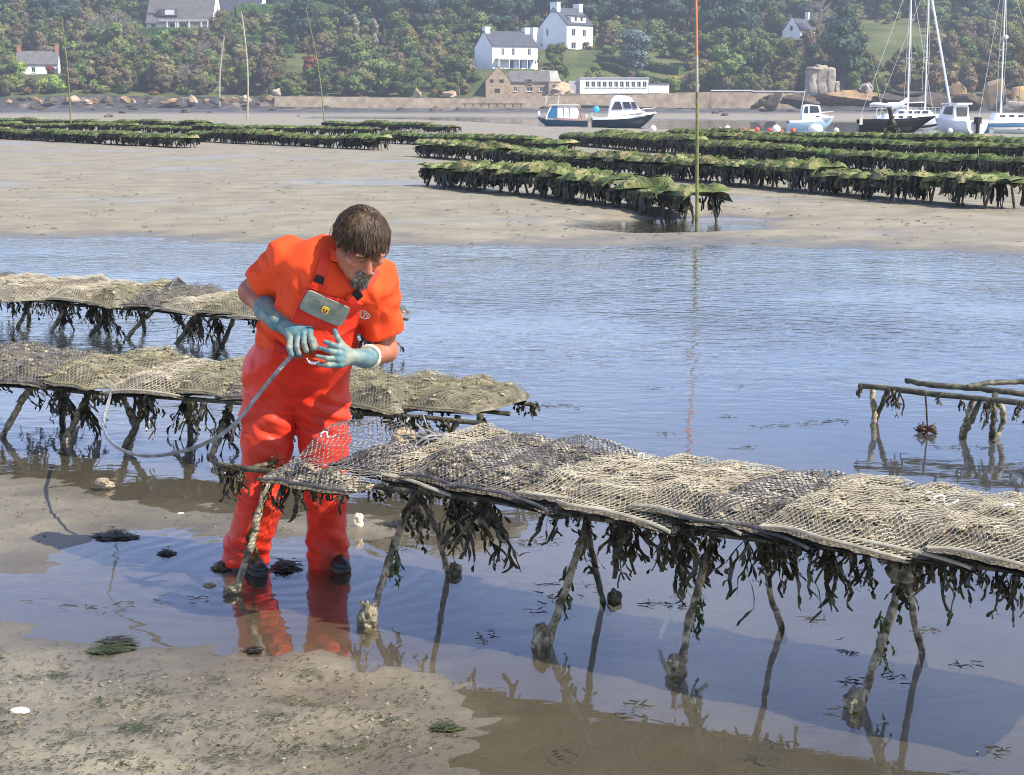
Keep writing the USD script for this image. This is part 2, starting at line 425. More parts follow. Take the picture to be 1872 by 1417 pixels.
# mud: grey-beige, darker and glossier where it lies low and wet
N = {
    'g': ('geometry', {}), 'sx': ('separate_xyz', {}),
    'n1': ('noise_texture', {'scale': 1.1, 'detail': 8.0, 'roughness': 0.62}), 'n2': ('noise_texture', {'scale': 26.0, 'detail': 6.0, 'roughness': 0.65}),
    'n3': ('noise_texture', {'scale': 0.16, 'detail': 6.0, 'roughness': 0.6}), 'n4': ('noise_texture', {'scale': 140.0, 'detail': 3.0}),
    'r1': ('rgb_ramp', {'ramp': [(0.3, (0.175, 0.155, 0.108)), (0.5, (0.228, 0.205, 0.146)), (0.7, (0.285, 0.256, 0.184))]}),
    'r2': ('rgb_ramp', {'ramp': [(0.28, (0.45, 0.44, 0.40)), (0.46, (0.95, 0.95, 0.94)), (0.62, (1.0, 1.0, 1.0)), (0.75, (1.18, 1.16, 1.1))]}),
    'mu': ('mix_color', {'blend_type': 'multiply', 'fac': 0.8, 'use_clamp': False}),
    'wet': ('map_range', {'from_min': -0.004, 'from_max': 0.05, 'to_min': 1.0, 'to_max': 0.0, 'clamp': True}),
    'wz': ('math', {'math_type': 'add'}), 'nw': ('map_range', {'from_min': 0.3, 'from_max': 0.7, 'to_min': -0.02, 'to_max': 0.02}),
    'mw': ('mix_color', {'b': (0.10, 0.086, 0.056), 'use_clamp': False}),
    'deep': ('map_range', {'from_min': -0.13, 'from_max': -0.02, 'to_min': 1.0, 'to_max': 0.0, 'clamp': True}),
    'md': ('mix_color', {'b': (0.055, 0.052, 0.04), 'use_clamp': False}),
    # the far foreshore: dark weedy stones
    'fs': ('map_range', {'from_min': 285.0, 'from_max': 320.0, 'to_min': 0.0, 'to_max': 1.0, 'clamp': True}),
    'n5': ('noise_texture', {'scale': 0.22, 'detail': 7.0, 'roughness': 0.7}),
    'r5': ('rgb_ramp', {'ramp': [(0.36, (0.022, 0.023, 0.024)), (0.52, (0.055, 0.053, 0.052)), (0.60, (0.13, 0.11, 0.09)), (0.72, (0.28, 0.22, 0.16))]}),
    'mf': ('mix_color', {'use_clamp': False}),
    'film': ('map_range', {'from_min': 0.53, 'from_max': 0.66, 'to_min': 0.62, 'to_max': 0.2, 'clamp': True}),
    'rw': ('mix_float', {'b': 0.22}),
    'ad': ('math', {'math_type': 'multiply_add', 'value2': 0.35}),
    'bp': ('bump', {'strength': 0.9, 'distance': 0.009}),
    'p': ('principled_bsdf', {'specular_ior_level': 0.45}),
}
L = [('g.position', 'sx.vector'), ('g.position', 'n1.vector'), ('g.position', 'n2.vector'), ('g.position', 'n3.vector'), ('g.position', 'n4.vector'), ('g.position', 'n5.vector'),
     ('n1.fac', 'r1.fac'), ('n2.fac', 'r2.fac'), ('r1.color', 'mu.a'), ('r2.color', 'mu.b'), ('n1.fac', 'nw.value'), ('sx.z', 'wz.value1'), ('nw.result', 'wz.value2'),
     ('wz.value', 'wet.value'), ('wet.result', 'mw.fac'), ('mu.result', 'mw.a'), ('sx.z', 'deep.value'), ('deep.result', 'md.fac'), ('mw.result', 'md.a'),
     ('sx.y', 'fs.value'), ('fs.result', 'mf.fac'), ('n5.fac', 'r5.fac'), ('md.result', 'mf.a'), ('r5.color', 'mf.b'), ('mf.result', 'p.base_color'),
     ('n3.fac', 'film.value'), ('film.result', 'rw.a'), ('wet.result', 'rw.fac'), ('rw.result', 'p.roughness'),
     ('n4.fac', 'ad.value1'), ('n2.fac', 'ad.value3'), ('ad.value', 'bp.height'), ('bp.normal', 'p.normal')]
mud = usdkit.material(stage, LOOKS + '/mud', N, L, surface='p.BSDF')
hillm = pm('hill_ground', [(0.3, (0.04, 0.055, 0.018)), (0.48, (0.075, 0.095, 0.03)), (0.62, (0.12, 0.125, 0.05)), (0.75, (0.15, 0.125, 0.065))], scale=0.09, rough=0.9, pos=True,
           bump=0.8, bscale=1.5, bdist=0.4, spec=0.2)
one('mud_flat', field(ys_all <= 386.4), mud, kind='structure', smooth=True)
one('hillside', field(ys_all >= 385.8), hillm, kind='structure', smooth=True)

# water: one level sheet; the sand stands out of it
N = {
    'g': ('geometry', {}), 'sx': ('separate_xyz', {}), 'mp': ('mapping', {'scale': (0.8, 1.25, 1.0), 'rotation': (0, 0, 0.25)}),
    'n1': ('noise_texture', {'scale': 5.5, 'detail': 3.0, 'roughness': 0.5, 'distortion': 0.3}),
    'n2': ('noise_texture', {'scale': 1.1, 'detail': 2.0, 'roughness': 0.5}),
    'n3': ('noise_texture', {'scale': 0.35, 'detail': 3.0}),
    'amp': ('map_range', {'range_type': 'smoothstep', 'from_min': 7.6, 'from_max': 16.0, 'to_min': 0.085, 'to_max': 0.8, 'clamp': True}),
    'pat': ('map_range', {'from_min': 0.35, 'from_max': 0.65, 'to_min': 0.35, 'to_max': 1.15, 'clamp': True}),
    'am': ('math', {'math_type': 'multiply'}), 'h1': ('math', {'math_type': 'multiply'}),
    'h2': ('math', {'math_type': 'multiply_add', 'value2': 0.5}),
    # rings spreading from where the man stands
    'rm': ('mapping', {'location': (1.02, -7.55, 0), 'scale': (1.0, 1.0, 0.0)}),
    'ln': ('vector_math', {'math_type': 'length'}),
    'rn': ('wave_texture', {'wave_type': 'rings', 'rings_direction': 'z', 'scale': 2.6, 'distortion': 3.5, 'detail': 1.0, 'detail_scale': 1.5}),
    'rf': ('map_range', {'range_type': 'smoothstep', 'from_min': 0.25, 'from_max': 1.7, 'to_min': 0.035, 'to_max': 0.0, 'clamp': True}),
    'h3': ('math', {'math_type': 'multiply_add'}),
    'bp': ('bump', {'strength': 1.0, 'distance': 0.016}),
    'dt': ('vector_math', {'math_type': 'dot_product'}), 'ab': ('math', {'math_type': 'absolute'}), 'om': ('math', {'math_type': 'subtract', 'value1': 1.0, 'use_clamp': True}),
    'pw': ('math', {'math_type': 'power', 'value2': 4.6}), 'fr': ('math', {'math_type': 'multiply_add', 'value2': 0.96, 'value3': 0.035, 'use_clamp': True}), 'tr': ('transparent_bsdf', {'color': (0.88, 0.86, 0.80)}),
    'gl': ('glossy_bsdf', {'roughness': 0.015, 'color': (1, 1, 1)}), 'mc': ('mix_closure', {}),
}
L = [('g.position', 'sx.vector'), ('g.position', 'mp.vector'), ('mp.vector', 'n1.vector'), ('mp.vector', 'n2.vector'), ('g.position', 'n3.vector'), ('sx.y', 'amp.value'),
     ('n3.fac', 'pat.value'), ('amp.result', 'am.value1'), ('pat.result', 'am.value2'), ('n2.fac', 'h2.value1'), ('n1.fac', 'h2.value3'), ('h2.value', 'h1.value1'), ('am.value', 'h1.value2'),
     ('g.position', 'rm.vector'), ('rm.vector', 'rn.vector'), ('rm.vector', 'ln.vector1'), ('ln.value', 'rf.value'), ('rn.fac', 'h3.value1'), ('rf.result', 'h3.value2'), ('h1.value', 'h3.value3'),
     ('h3.value', 'bp.height'), ('bp.normal', 'dt.vector1'), ('g.incoming', 'dt.vector2'), ('dt.value', 'ab.value1'), ('ab.value', 'om.value2'), ('om.value', 'pw.value1'), ('pw.value', 'fr.value1'), ('bp.normal', 'gl.normal'), ('fr.value', 'mc.fac'), ('tr.BSDF', 'mc.closure1'), ('gl.BSDF', 'mc.closure2')]
waterm = usdkit.material(stage, LOOKS + '/water', N, L, surface='mc.closure')
wv = np.array([[-1400, -58, 0], [1400, -58, 0], [1400, 381, 0], [-1400, 381, 0]], float)
one('water', (wv, np.array([[0, 1, 2], [0, 2, 3]])), waterm, kind='structure')

# the air between here and the far shore
hz = usdkit.material(stage, LOOKS + '/haze', {'v': ('principled_volume', {'color': (0.82, 0.89, 1.0), 'density': 0.00034, 'anisotropy': 0.2})}, [], volume='v.volume')
one('haze', box((0, 1170, 29.2), (3020, 2490, 61.6)), hz, kind='stuff')
# ------------------------------------------------------------------ oyster tables near the camera
net_pale = pm('net_pale', [(0.20, 0.18, 0.13), (0.34, 0.31, 0.23), (0.46, 0.43, 0.34)], scale=9, rough=0.75, spec=0.25)
net_green = pm('net_green', [(0.10, 0.10, 0.05), (0.21, 0.20, 0.115), (0.33, 0.31, 0.20)], scale=9, rough=0.75, spec=0.25)
net_dark = pm('net_dark', [(0.018, 0.019, 0.021), (0.06, 0.06, 0.06), (0.20, 0.185, 0.15)], scale=14, rough=0.42, spec=0.5)
shellm = pm('oyster_shell', [(0.32, (0.04, 0.036, 0.03)), (0.44, (0.15, 0.125, 0.085)), (0.54, (0.34, 0.28, 0.18)), (0.72, (0.60, 0.54, 0.42))], scale=16, rough=0.5, spec=0.4, bump=0.6, bscale=70, bdist=0.004)
corem = pm('bag_mud', [(0.035, 0.032, 0.024), (0.115, 0.102, 0.072), (0.24, 0.21, 0.15)], scale=22, rough=0.5, bump=0.5, bscale=60)
rustm = pm('crusted_bar', [(0.3, (0.035, 0.03, 0.02)), (0.42, (0.11, 0.095, 0.055)), (0.52, (0.24, 0.21, 0.14)), (0.60, (0.38, 0.34, 0.25)), (0.66, (0.26, 0.09, 0.03)), (0.72, (0.3, 0.26, 0.18))],
           scale=24, rough=0.75, bump=0.9, bscale=110, bdist=0.006)
ironm = pm('weedy_iron', [(0.02, 0.021, 0.014), (0.06, 0.058, 0.035), (0.19, 0.16, 0.09)], scale=18, rough=0.5, bump=0.7, bscale=80)
weedm = pm('brown_weed', [(0.014, 0.014, 0.007), (0.038, 0.034, 0.015), (0.11, 0.088, 0.036)], scale=14, rough=0.32, spec=0.5, trans=0.14)
greenm = pm('green_weed', [(0.02, 0.036, 0.008), (0.045, 0.07, 0.018), (0.10, 0.12, 0.04)], scale=30, rough=0.55, trans=0.1)
barnm = pm('barnacle_lump', [(0.06, 0.052, 0.03), (0.2, 0.175, 0.11), (0.40, 0.36, 0.26)], scale=30, rough=0.8, bump=1.0, bscale=60, bdist=0.012)
hookm = pm('white_plastic', [(0.78, 0.78, 0.74)], rough=0.35)

def weed_strip(p0, length, width, r, n=7, droop=1.0, flare=0.3):
    "a lobed, forking hanging frond as a flat strip"
    out = []
    def strand(p, L, w, d, depth):
        k = max(4, int(n * L / length))
        pts = [np.array(p)]
        for _ in range(k):
            d = unit(d + r.normal(0, 0.42, 3) * np.array([1, 1, 0.4]) + np.array([0, 0, -0.30 * droop]))
            pts.append(pts[-1] + d * L / k)
        pts = np.array(pts); m = len(pts)
        ang = r.uniform(0, 6.28) + np.cumsum(r.normal(0, 0.5, m))
        sd = np.c_[np.cos(ang), np.sin(ang), np.zeros(m)]
        ww = w * (0.45 + 1.0 * np.convolve(r.random(m + 2), [0.25, 0.5, 0.25], 'valid')) * np.r_[0.7, np.ones(m - 2), 0.75]
        v = np.vstack([pts - sd * ww[:, None], pts + sd * ww[:, None]])
        i = np.arange(m - 1)
        out.append((v, np.vstack([np.c_[i, i + 1, i + 1 + m], np.c_[i, i + 1 + m, i + m]])))
        if depth:
            for q in range(3):
                b = pts[int(r.integers(1, m))]
                strand(b, L * r.uniform(0.15, 0.4), w * 0.9, d + r.normal(0, 0.6, 3), depth - 1)
    strand(p0, length, width, np.array([r.normal(0, flare), r.normal(0, flare), -1]), 1)
    return out
def weed_clump(p, n, length, spread, width, seed, axis=None):
    r = np.random.default_rng(seed)
    ax = np.array([1.0, 0, 0]) if axis is None else axis
    out = []
    for _ in range(n):
        o = np.asarray(p, float) + ax * r.uniform(-spread, spread) + np.array([0, r.normal(0, 0.012), r.uniform(-0.01, 0.03)])
        out += weed_strip(o, length * r.uniform(0.45, 1.1), width * r.uniform(0.6, 1.2), r, flare=0.16)
    return cat(out)
def crusty(pts, r, seed, n=8, amp=0.45):
    "a bar grown over with barnacles and mud"
    P = spline(pts, 26) if len(pts) > 2 else np.linspace(pts[0], pts[1], 26)
    P = P + (meshkit.noise(np.c_[np.arange(26) * 0.35, np.full(26, seed), np.zeros(26)])[:, None] - 0.5) * 0.01
    v, f = tube(P, r, n)
    k = meshkit.fbm(v * 46 + seed, 3, seed) * 2 - 0.75
    c = np.repeat(P, n, 0); c = np.vstack([c, P[:1], P[-1:]])
    return c + (v - c) * (1 + amp * k[:, None] * 2), f

def bag_parts(seed, W=0.5, L=0.9, T=0.10, cell=0.019, lip=0.07, slope=0.0, full=1.0, nshell=170, shells=1.0, wire=0.0021, bend=0.0, hump=0.0, fill=(-1.0, 1.0), rise=0.0):
    "meshes of one mesh bag: x across (W), y along (L, front lip at -L/2), base at z=0"
    r = np.random.default_rng(seed)
    def top(u, v):
        "u, v in -1..1 -> surface point"
        a = np.clip(1 - np.abs(u) ** 2.6, 0, 1) ** 0.6
        front = sstep(v, -1.0, -1.0 + 2.2 * lip / L * 2) ; back = 1 - sstep(v, 0.80, 1.0) * 0.8
        lump = meshkit.fbm(np.stack([u * 2.6, v * 4.5, np.full_like(u, seed * 3.1)], -1), 3, seed)
        z = T * full * a * (0.08 + 0.92 * front) * back * (0.55 + 0.85 * lump) + 0.006
        x = u * W / 2 * (1 - 0.10 * sstep(v, 0.7, 1.0)) + bend * v * v * 0.12
        x = x + 0.018 * (meshkit.noise(np.stack([v * 3.0, np.full_like(u, seed), u * 0.8], -1), seed) - 0.5) * 2
        y = v * L / 2 + (0.02 + 0.05 * (v < -0.6)) * (meshkit.noise(np.stack([u * 1.6, np.full_like(u, seed + 9.0), u * 0], -1), seed) - 0.5)
        z = z + slope * x + hump * (1 - v * v) + rise * sstep(v, -0.5, 0.9) + 0.022 * sstep(-v, 0.75, 1.0) * (1 - u * u) * (0.3 + 0.7 * ((seed * 37) % 10) / 10)
        return np.stack([x, y, z], -1)
    res = {}
    # netting: zigzag strands that touch their neighbours
    nl = int(W * 1.12 / cell); ns = int(L / (cell * 0.62))
    V, F, n0 = [], [], 0
    k = np.arange(ns + 1)
    ph = np.array([0.0, 0.5, 0.5, 0.0])
    tt = np.linspace(-1, 1, ns + 1)
    for i in range(nl + 1):
        sgn = 1 if i % 2 else -1
        off = np.array([-0.42, 0.42])[((k + 1) // 2) % 2] * sgn
        uu = np.clip((i + off) / nl * 2 - 1, -1, 1)
        P = top(uu, tt)
        P[:, 2] += 0.002 + r.normal(0, 0.0006, len(P))
        P2 = P + np.array([0, 0, wire * 1.3])
        d = np.gradient(P, axis=0); d[:, 2] = 0
        s = np.c_[-d[:, 1], d[:, 0], np.zeros(len(P))]; s /= np.maximum(np.linalg.norm(s, axis=1, keepdims=True), 1e-9)
        m = len(P)
        V.append(np.vstack([P - s * wire, P2, P + s * wire]))
        j = np.arange(m - 1)
        for a, b in ((0, m), (m, 2 * m)):
            F.append(np.vstack([np.c_[j + a, j + b, j + 1 + b], np.c_[j + a, j + 1 + b, j + 1 + a]]) + n0)
        n0 += 3 * m
    res['netting'] = (np.vstack(V), np.vstack(F))
    # the filling: a dark muddy pad, shells lying on it under the net
    gu, gv = np.meshgrid(np.linspace(-1, 1, 26), np.linspace(fill[0], fill[1], 40), indexing='ij')
    P = top(gu.ravel(), gv.ravel())
    bot = P.copy(); bot[:, 2] = slope * bot[:, 0] - 0.004 + hump * (1 - gv.ravel() ** 2) + rise * sstep(gv.ravel(), -0.5, 0.9)
    P[:, 2] = np.maximum(P[:, 2] - 0.012 - 0.012 * meshkit.noise(P * 60, seed), bot[:, 2] + 0.002)
    i = (np.arange(25)[:, None] * 40 + np.arange(39)).ravel()
    f = np.vstack([np.c_[i, i + 40, i + 41], np.c_[i, i + 41, i + 1]])
    res['filling'] = cat([(P, f), (bot, f[:, ::-1])])
    S = []
    if shells:
        base = trimesh.creation.icosphere(1)
        bv, bf = np.array(base.vertices), np.array(base.faces)
        for q in range(int(nshell * shells)):
            u, v = r.uniform(-0.97, 0.97), r.uniform(max(-0.86, fill[0]), min(0.95, fill[1]))
            if meshkit.noise(np.array([u * 2.2, v * 3.3, seed * 1.7]), seed) < 0.33:
                continue
            p = top(np.array([u]), np.array([v]))[0]
            a = r.uniform(0, 3.14); sc = r.uniform(0.010, 0.027)
            w = bv * np.array([sc, sc * r.uniform(0.5, 0.8), sc * r.uniform(0.22, 0.4)]) * (1 + 0.9 * (meshkit.noise(bv * 2.6 + q, q)[:, None] - 0.5))
            tl_ = r.normal(0, 0.45); w = w @ np.array([[1, 0, 0], [0, math.cos(tl_), math.sin(tl_)], [0, -math.sin(tl_), math.cos(tl_)]])
            w = w @ np.array([[math.cos(a), math.sin(a), 0], [-math.sin(a), math.cos(a), 0], [0, 0, 1]])
            S.append((w + p - np.array([0, 0, 0.012]), bf))
        if S:
            res['oyster_shells'] = cat(S)
    # the folded front seam
    uu = np.linspace(-0.96, 0.96, 14)
    res['seam'] = tube(top(uu, np.full(14, -1.0)) + np.array([0, -0.004, 0.004]), 0.0065, 6)
    return res

def put_bag(target, parts_, netm, M=None, local=False):
    for nm, mt in (('filling', corem), ('oyster_shells', shellm), ('netting', netm), ('seam', netm)):
        if nm in parts_:
            v, f = parts_[nm]
            if M is not None:
                v = M(v)
            part(target, nm, (v, f), mt, smooth=(nm == 'filling'), local=local, kind='stuff' if nm == 'oyster_shells' else None)

class Table:
    def __init__(s, O, e1, z):
        s.O, s.e1, s.z = np.array([O[0], O[1], 0.0]), np.array([e1[0], e1[1], 0.0]) / math.hypot(*e1), z
        s.e2 = np.array([-s.e1[1], s.e1[0], 0.0])
        s.rz = math.atan2(s.e1[1], s.e1[0])
    def at(s, a, t, z):
        return s.O + s.e1 * a + s.e2 * t + np.array([0, 0, z])
    def from_px(s, px, t, z):
        "position along the table that the camera sees at this column"
        k = (px - PW / 2) / FPX
        aa = np.linspace(-8, 8, 3201)
        q = s.O + aa[:, None] * s.e1 + t * s.e2
        dep = q[:, 1] * _c - (z - CAMH) * _s
        return float(aa[np.argmin(np.abs(q[:, 0] / dep - k))])

# the table the man works at
T0 = Table((-1.0, 7.52), (2.26, -1.37), 0.515)
tb = thing('oyster_table', 'low crusted iron trestle table in the shallow water in front of the man in orange', 'oyster table', T0.at(1.6, 0, 0))
for t_ in (-0.33, 0.0, 0.33):
    a0 = {-0.33: -0.04, 0.0: 0.46, 0.33: 0.5}[t_]
    part(tb, 'rail', crusty([T0.at(a0, t_, T0.z - 0.012), T0.at(3.7, t_, T0.z - 0.012)], 0.0115, 3 + int(9 * t_), 7, 0.2), ironm, smooth=True)
LEGS = [((425, 1090), (478, 858), None, 0), ((672, 1146), (754, 885), (826, 1052), 780), ((990, 1188), (1066, 930), (1112, 1102), 1066), ((1236, 1236), (1304, 975), (1436, 1150), 1378), ((1562, 1300), (1652, 1040), (1690, 1196), 1655)]
for k, (ft, tp, bk, bx) in enumerate(LEGS):
    foot = G(*ft, z=-0.01)
    a = T0.from_px(tp[0] + 6, -0.12, T0.z - 0.06)
    apex = T0.at(a, -0.06, T0.z - 0.015)
    bend = (foot * 0.5 + apex * 0.5) + np.array([0.012 * (-1) ** k, 0, 0.01])
    lg = part(tb, 'leg', crusty([foot - np.array([0, 0, 0.05]), bend, apex], 0.0125, 11 + k, 8, 0.34), rustm, smooth=True, label=['leg wrapped in mud and green weed at the table end', None, None, None, None][k])
    part(lg, 'barnacle_lump', ball(foot + np.array([0.0, 0, 0.03]), (0.034, 0.034, [0.02, 0.062, 0.065, 0.05, 0.045][k]), 3, 0.7, 2.2, k), barnm, smooth=True)
    r = np.random.default_rng(50 + k)
    q = foot * 0.55 + apex * 0.45
    part(lg, 'green_weed_tuft', cat(sum((weed_strip(q + r.normal(0, 0.03, 3) * np.array([0.25, 0.25, 1.6]), 0.075, 0.0055, r) for _ in range(14)), [])), greenm)
    q = apex * 0.8 + foot * 0.2
    part(lg, 'brown_weed_tuft', cat(sum((weed_strip(q + r.normal(0, 0.03, 3) * np.array([0.4, 0.4, 1.4]), 0.11, 0.008, r) for _ in range(11)), [])), weedm)
    if bk:
        bf = G(*bk, z=-0.01); ap2 = T0.at(T0.from_px(bx, 0.0, T0.z - 0.03), 0.0, T0.z - 0.015)
        lb = part(tb, 'leg', crusty([bf - np.array([0, 0, 0.05]), (bf + ap2) / 2 - np.array([0.015, 0, 0]), ap2], 0.0105, 31 + k, 8, 0.3), [ironm, rustm, ironm, rustm, rustm][k], smooth=True)
        if k in (1, 2):
            part(lb, 'barnacle_lump', ball(bf + np.array([0.012 * k, 0, 0.022]), (0.03, 0.03, 0.034), 3, 0.35, 2.0, 9 + k), ironm if k == 2 else barnm, smooth=True)
    # a cross bar carries the rails
    part(tb, 'cross_bar', crusty([T0.at(a, -0.36, T0.z - 0.03), T0.at(a + 0.02, 0.34 if k else -0.05, T0.z - 0.03)], 0.010, 70 + k, 6, 0.2), ironm, smooth=True)
# weed hanging from it: a fringe all along, and long bunches
r = np.random.default_rng(5)
for k in range(26):
    a = -0.05 + 3.6 * (k + r.uniform(0.1, 0.9)) / 26
    part(tb, 'weed_fringe', weed_clump(T0.at(a, r.choice([-0.37, -0.33, -0.1]), T0.z - 0.015), int(r.integers(9, 15)), r.uniform(0.035, 0.085), 0.07, 0.0075, 100 + k, T0.e1), weedm)
for k, (px, n, ln, sp, t_) in enumerate([(432, 26, 0.17, 0.02, -0.34), (520, 34, 0.17, 0.09, -0.30), (575, 16, 0.13, 0.03, -0.30), (720, 16, 0.16, 0.05, -0.1), (836, 42, 0.27, 0.035, -0.30), (888, 34, 0.34, 0.028, -0.32), (765, 12, 0.26, 0.012, -0.32),
                                       (1142, 46, 0.29, 0.045, -0.30), (1232, 46, 0.26, 0.055, -0.32), (1010, 16, 0.17, 0.06, -0.3), (1072, 12, 0.2, 0.02, -0.2), (1420, 48, 0.30, 0.04, -0.12), (1512, 20, 0.28, 0.02, -0.33), (1556, 14, 0.2, 0.015, -0.33),
                                       (1585, 10, 0.18, 0.01, -0.33), (1680, 26, 0.22, 0.05, -0.2), (1745, 18, 0.19, 0.05, -0.3), (1825, 9, 0.2, 0.012, -0.34), (1856, 10, 0.18, 0.012, -0.34), (1362, 12, 0.30, 0.02, -0.33), (655, 14, 0.2, 0.02, 0.2), (845, 9, 0.25, 0.012, 0.1)]):
    part(tb, 'weed_bunch', weed_clump(T0.at(T0.from_px(px, t_, T0.z - 0.1), t_, T0.z - 0.02), int(n * 0.55), ln * 0.86, sp * 0.85, 0.0088, 200 + k, T0.e1), weedm)
part(tb, 'muddy_lump', ball(T0.at(T0.from_px(1655, -0.2, 0.42), -0.2, 0.42), (0.06, 0.05, 0.055), 3, 0.6, 2.0, 3), barnm, smooth=True)

# bags along it: (px of the front lip's middle, across offset, netting, labels ...)
BAGS = [
    (530, -0.28, 0.46, 0.56, net_dark, dict(T=0.07, shells=0.5, full=0.8, fill=(-1.0, -0.45), rise=0.13), 'nearly empty dark mesh bag at the table end, red trousers showing through its holes'),
    (655, 0.06, 0.42, 0.84, net_dark, dict(T=0.07, shells=1.3), 'flat dark bag lying between the red trouser leg and the yellow stones'),
    (735, 0.06, 0.46, 0.86, net_pale, dict(T=0.075, shells=0.7, rise=0.05), 'pale mesh bag lying beside the yellow stones on the near table'),
    (805, 0.07, 0.50, 0.90, net_dark, dict(T=0.10, shells=1.9), 'dark mesh bag full of oysters, second to the right of the yellow stones'),
    (905, 0.04, 0.48, 0.96, net_dark, dict(T=0.10, shells=1.6, fill=(-1.0, 0.5), rise=0.03), 'dark mesh bag with its honeycomb holes open at the raised far end'),
    (1005, 0.03, 0.44, 0.92, net_pale, dict(T=0.085, shells=0.8), 'bag with a long pale front seam above the thick hanging weed bunch'),
    (1105, 0.02, 0.5, 0.96, net_pale, dict(T=0.095, shells=1.0), 'plump straw-coloured mesh bag in the middle of the near table'),
    (1225, 0.03, 0.46, 0.94, net_pale, dict(T=0.09, shells=1.5), 'straw-coloured bag with yellowish oysters right of the plump one'),
    (1345, 0.02, 0.5, 0.96, net_dark, dict(T=0.1, shells=1.2), 'greyish bag with oysters showing under the wide netting, above the rusty leg'),
    (1480, 0.02, 0.52, 0.98, net_pale, dict(T=0.09, shells=1.3), 'pale netted bag with a white hook lying at its far end'),
    (1620, 0.03, 0.48, 0.96, net_pale, dict(T=0.09, shells=1.6), 'bag full of yellowish oysters over the lumpy trestle top'),
    (1790, 0.02, 0.52, 0.98, net_pale, dict(T=0.09, shells=1.3), 'last pale bag of the near table, at the right edge of the picture'),
    (1960, 0.02, 0.52, 0.98, net_dark, dict(T=0.1, shells=0.9), 'dark bag at the cut-off right end of the near table'),
]
for k, (px, off, W_, L_, nm, kw, lab) in enumerate(BAGS):
    L_ *= 0.86 if k else 1; kw['T'] *= 0.85 if k else 1
    a = T0.from_px(px, off - L_ / 2, T0.z + 0.01)
    rzz = T0.rz + [0.0, 0.0, -0.05, 0.05, -0.04, 0.10, -0.06, 0.03, -0.07, 0.06, -0.02, 0.05, 0][k]
    loc = T0.at(a + 0.05, off, T0.z + 0.004 + 0.010 * (k % 2))
    bp = bag_parts(300 + k, W_, L_, slope=-0.10 if k else 0.0, cell=0.0115 if k else 0.0135, wire=0.0013 if nm is not net_dark else 0.0017, **kw)
    t = thing('oyster_bag', lab, 'oyster bag', loc, group='mesh bags on the near table')
    put_bag(t, bp, nm, lambda v: rot((v, None), rzz, loc)[0])

def hook(px, py, z, s, lab):
    p = G(px, py, z)
    c = spline([(-0.03, 0, 0), (-0.022, 0, 0.022), (-0.004, 0, 0.02), (-0.006, 0, 0.004), (0.012, 0, -0.002), (0.03, 0, 0.006), (0.036, 0, 0.012)], 22) * s
    one('bag_hook', (tube(c + p, 0.0035 * s, 6)), hookm, lab, 'hook', group='white plastic hooks on the bags', smooth=True)
hook(600, 799, 0.645, 0.9, 'white curled plastic hook against the red trouser leg')
hook(1728, 921, 0.60, 1.25, 'white curled hook on the far edge of the bags near the bare rack')
hook(1854, 938, 0.60, 1.25, 'white curled hook at the right edge of the picture')
hook(1178, 838, 0.61, 0.8, 'small white hook between the honeycomb bag ends')

stonem = pm('yellow_stone', [(0.20, 0.14, 0.06), (0.38, 0.28, 0.14), (0.55, 0.46, 0.30)], scale=14, rough=0.8, bump=0.8, bscale=40)
q = G(742, 802, 0.60); one('yellow_stone', ball(q, (0.05, 0.045, 0.042), 3, 0.5, 1.6, 4), stonem, 'rounded yellowish stone lump standing on the near table bags', 'stone', smooth=True)
q = G(706, 820, 0.57); one('yellow_stone', ball(q, (0.046, 0.03, 0.02), 3, 0.4, 1.6, 5), stonem, 'flat yellowish stone beside the taller lump on the near table', 'stone', smooth=True)
rubm = pm('grey_rubber', [(0.09, 0.09, 0.085), (0.20, 0.20, 0.19), (0.33, 0.325, 0.31)], scale=20, rough=0.45)
r = np.random.default_rng(77)
ms = []
for k in range(17):
    p = G(790 + r.normal(0, 13), 806 + r.normal(0, 6), 0.60)
    d = unit(np.array([r.uniform(-1, 1), r.uniform(-0.5, 0.5), r.uniform(0.0, 0.9)]))
    ms.append(tube(spline([p - d * 0.06, p + np.array([0, 0, 0.02]), p + d * 0.05 + r.normal(0, 0.02, 3)], 9), 0.011, 6, flat=0.3))
one('rubber_straps', cat(ms), rubm, 'bundle of grey rubber straps heaped beside the yellow stones', 'straps', smooth=True)

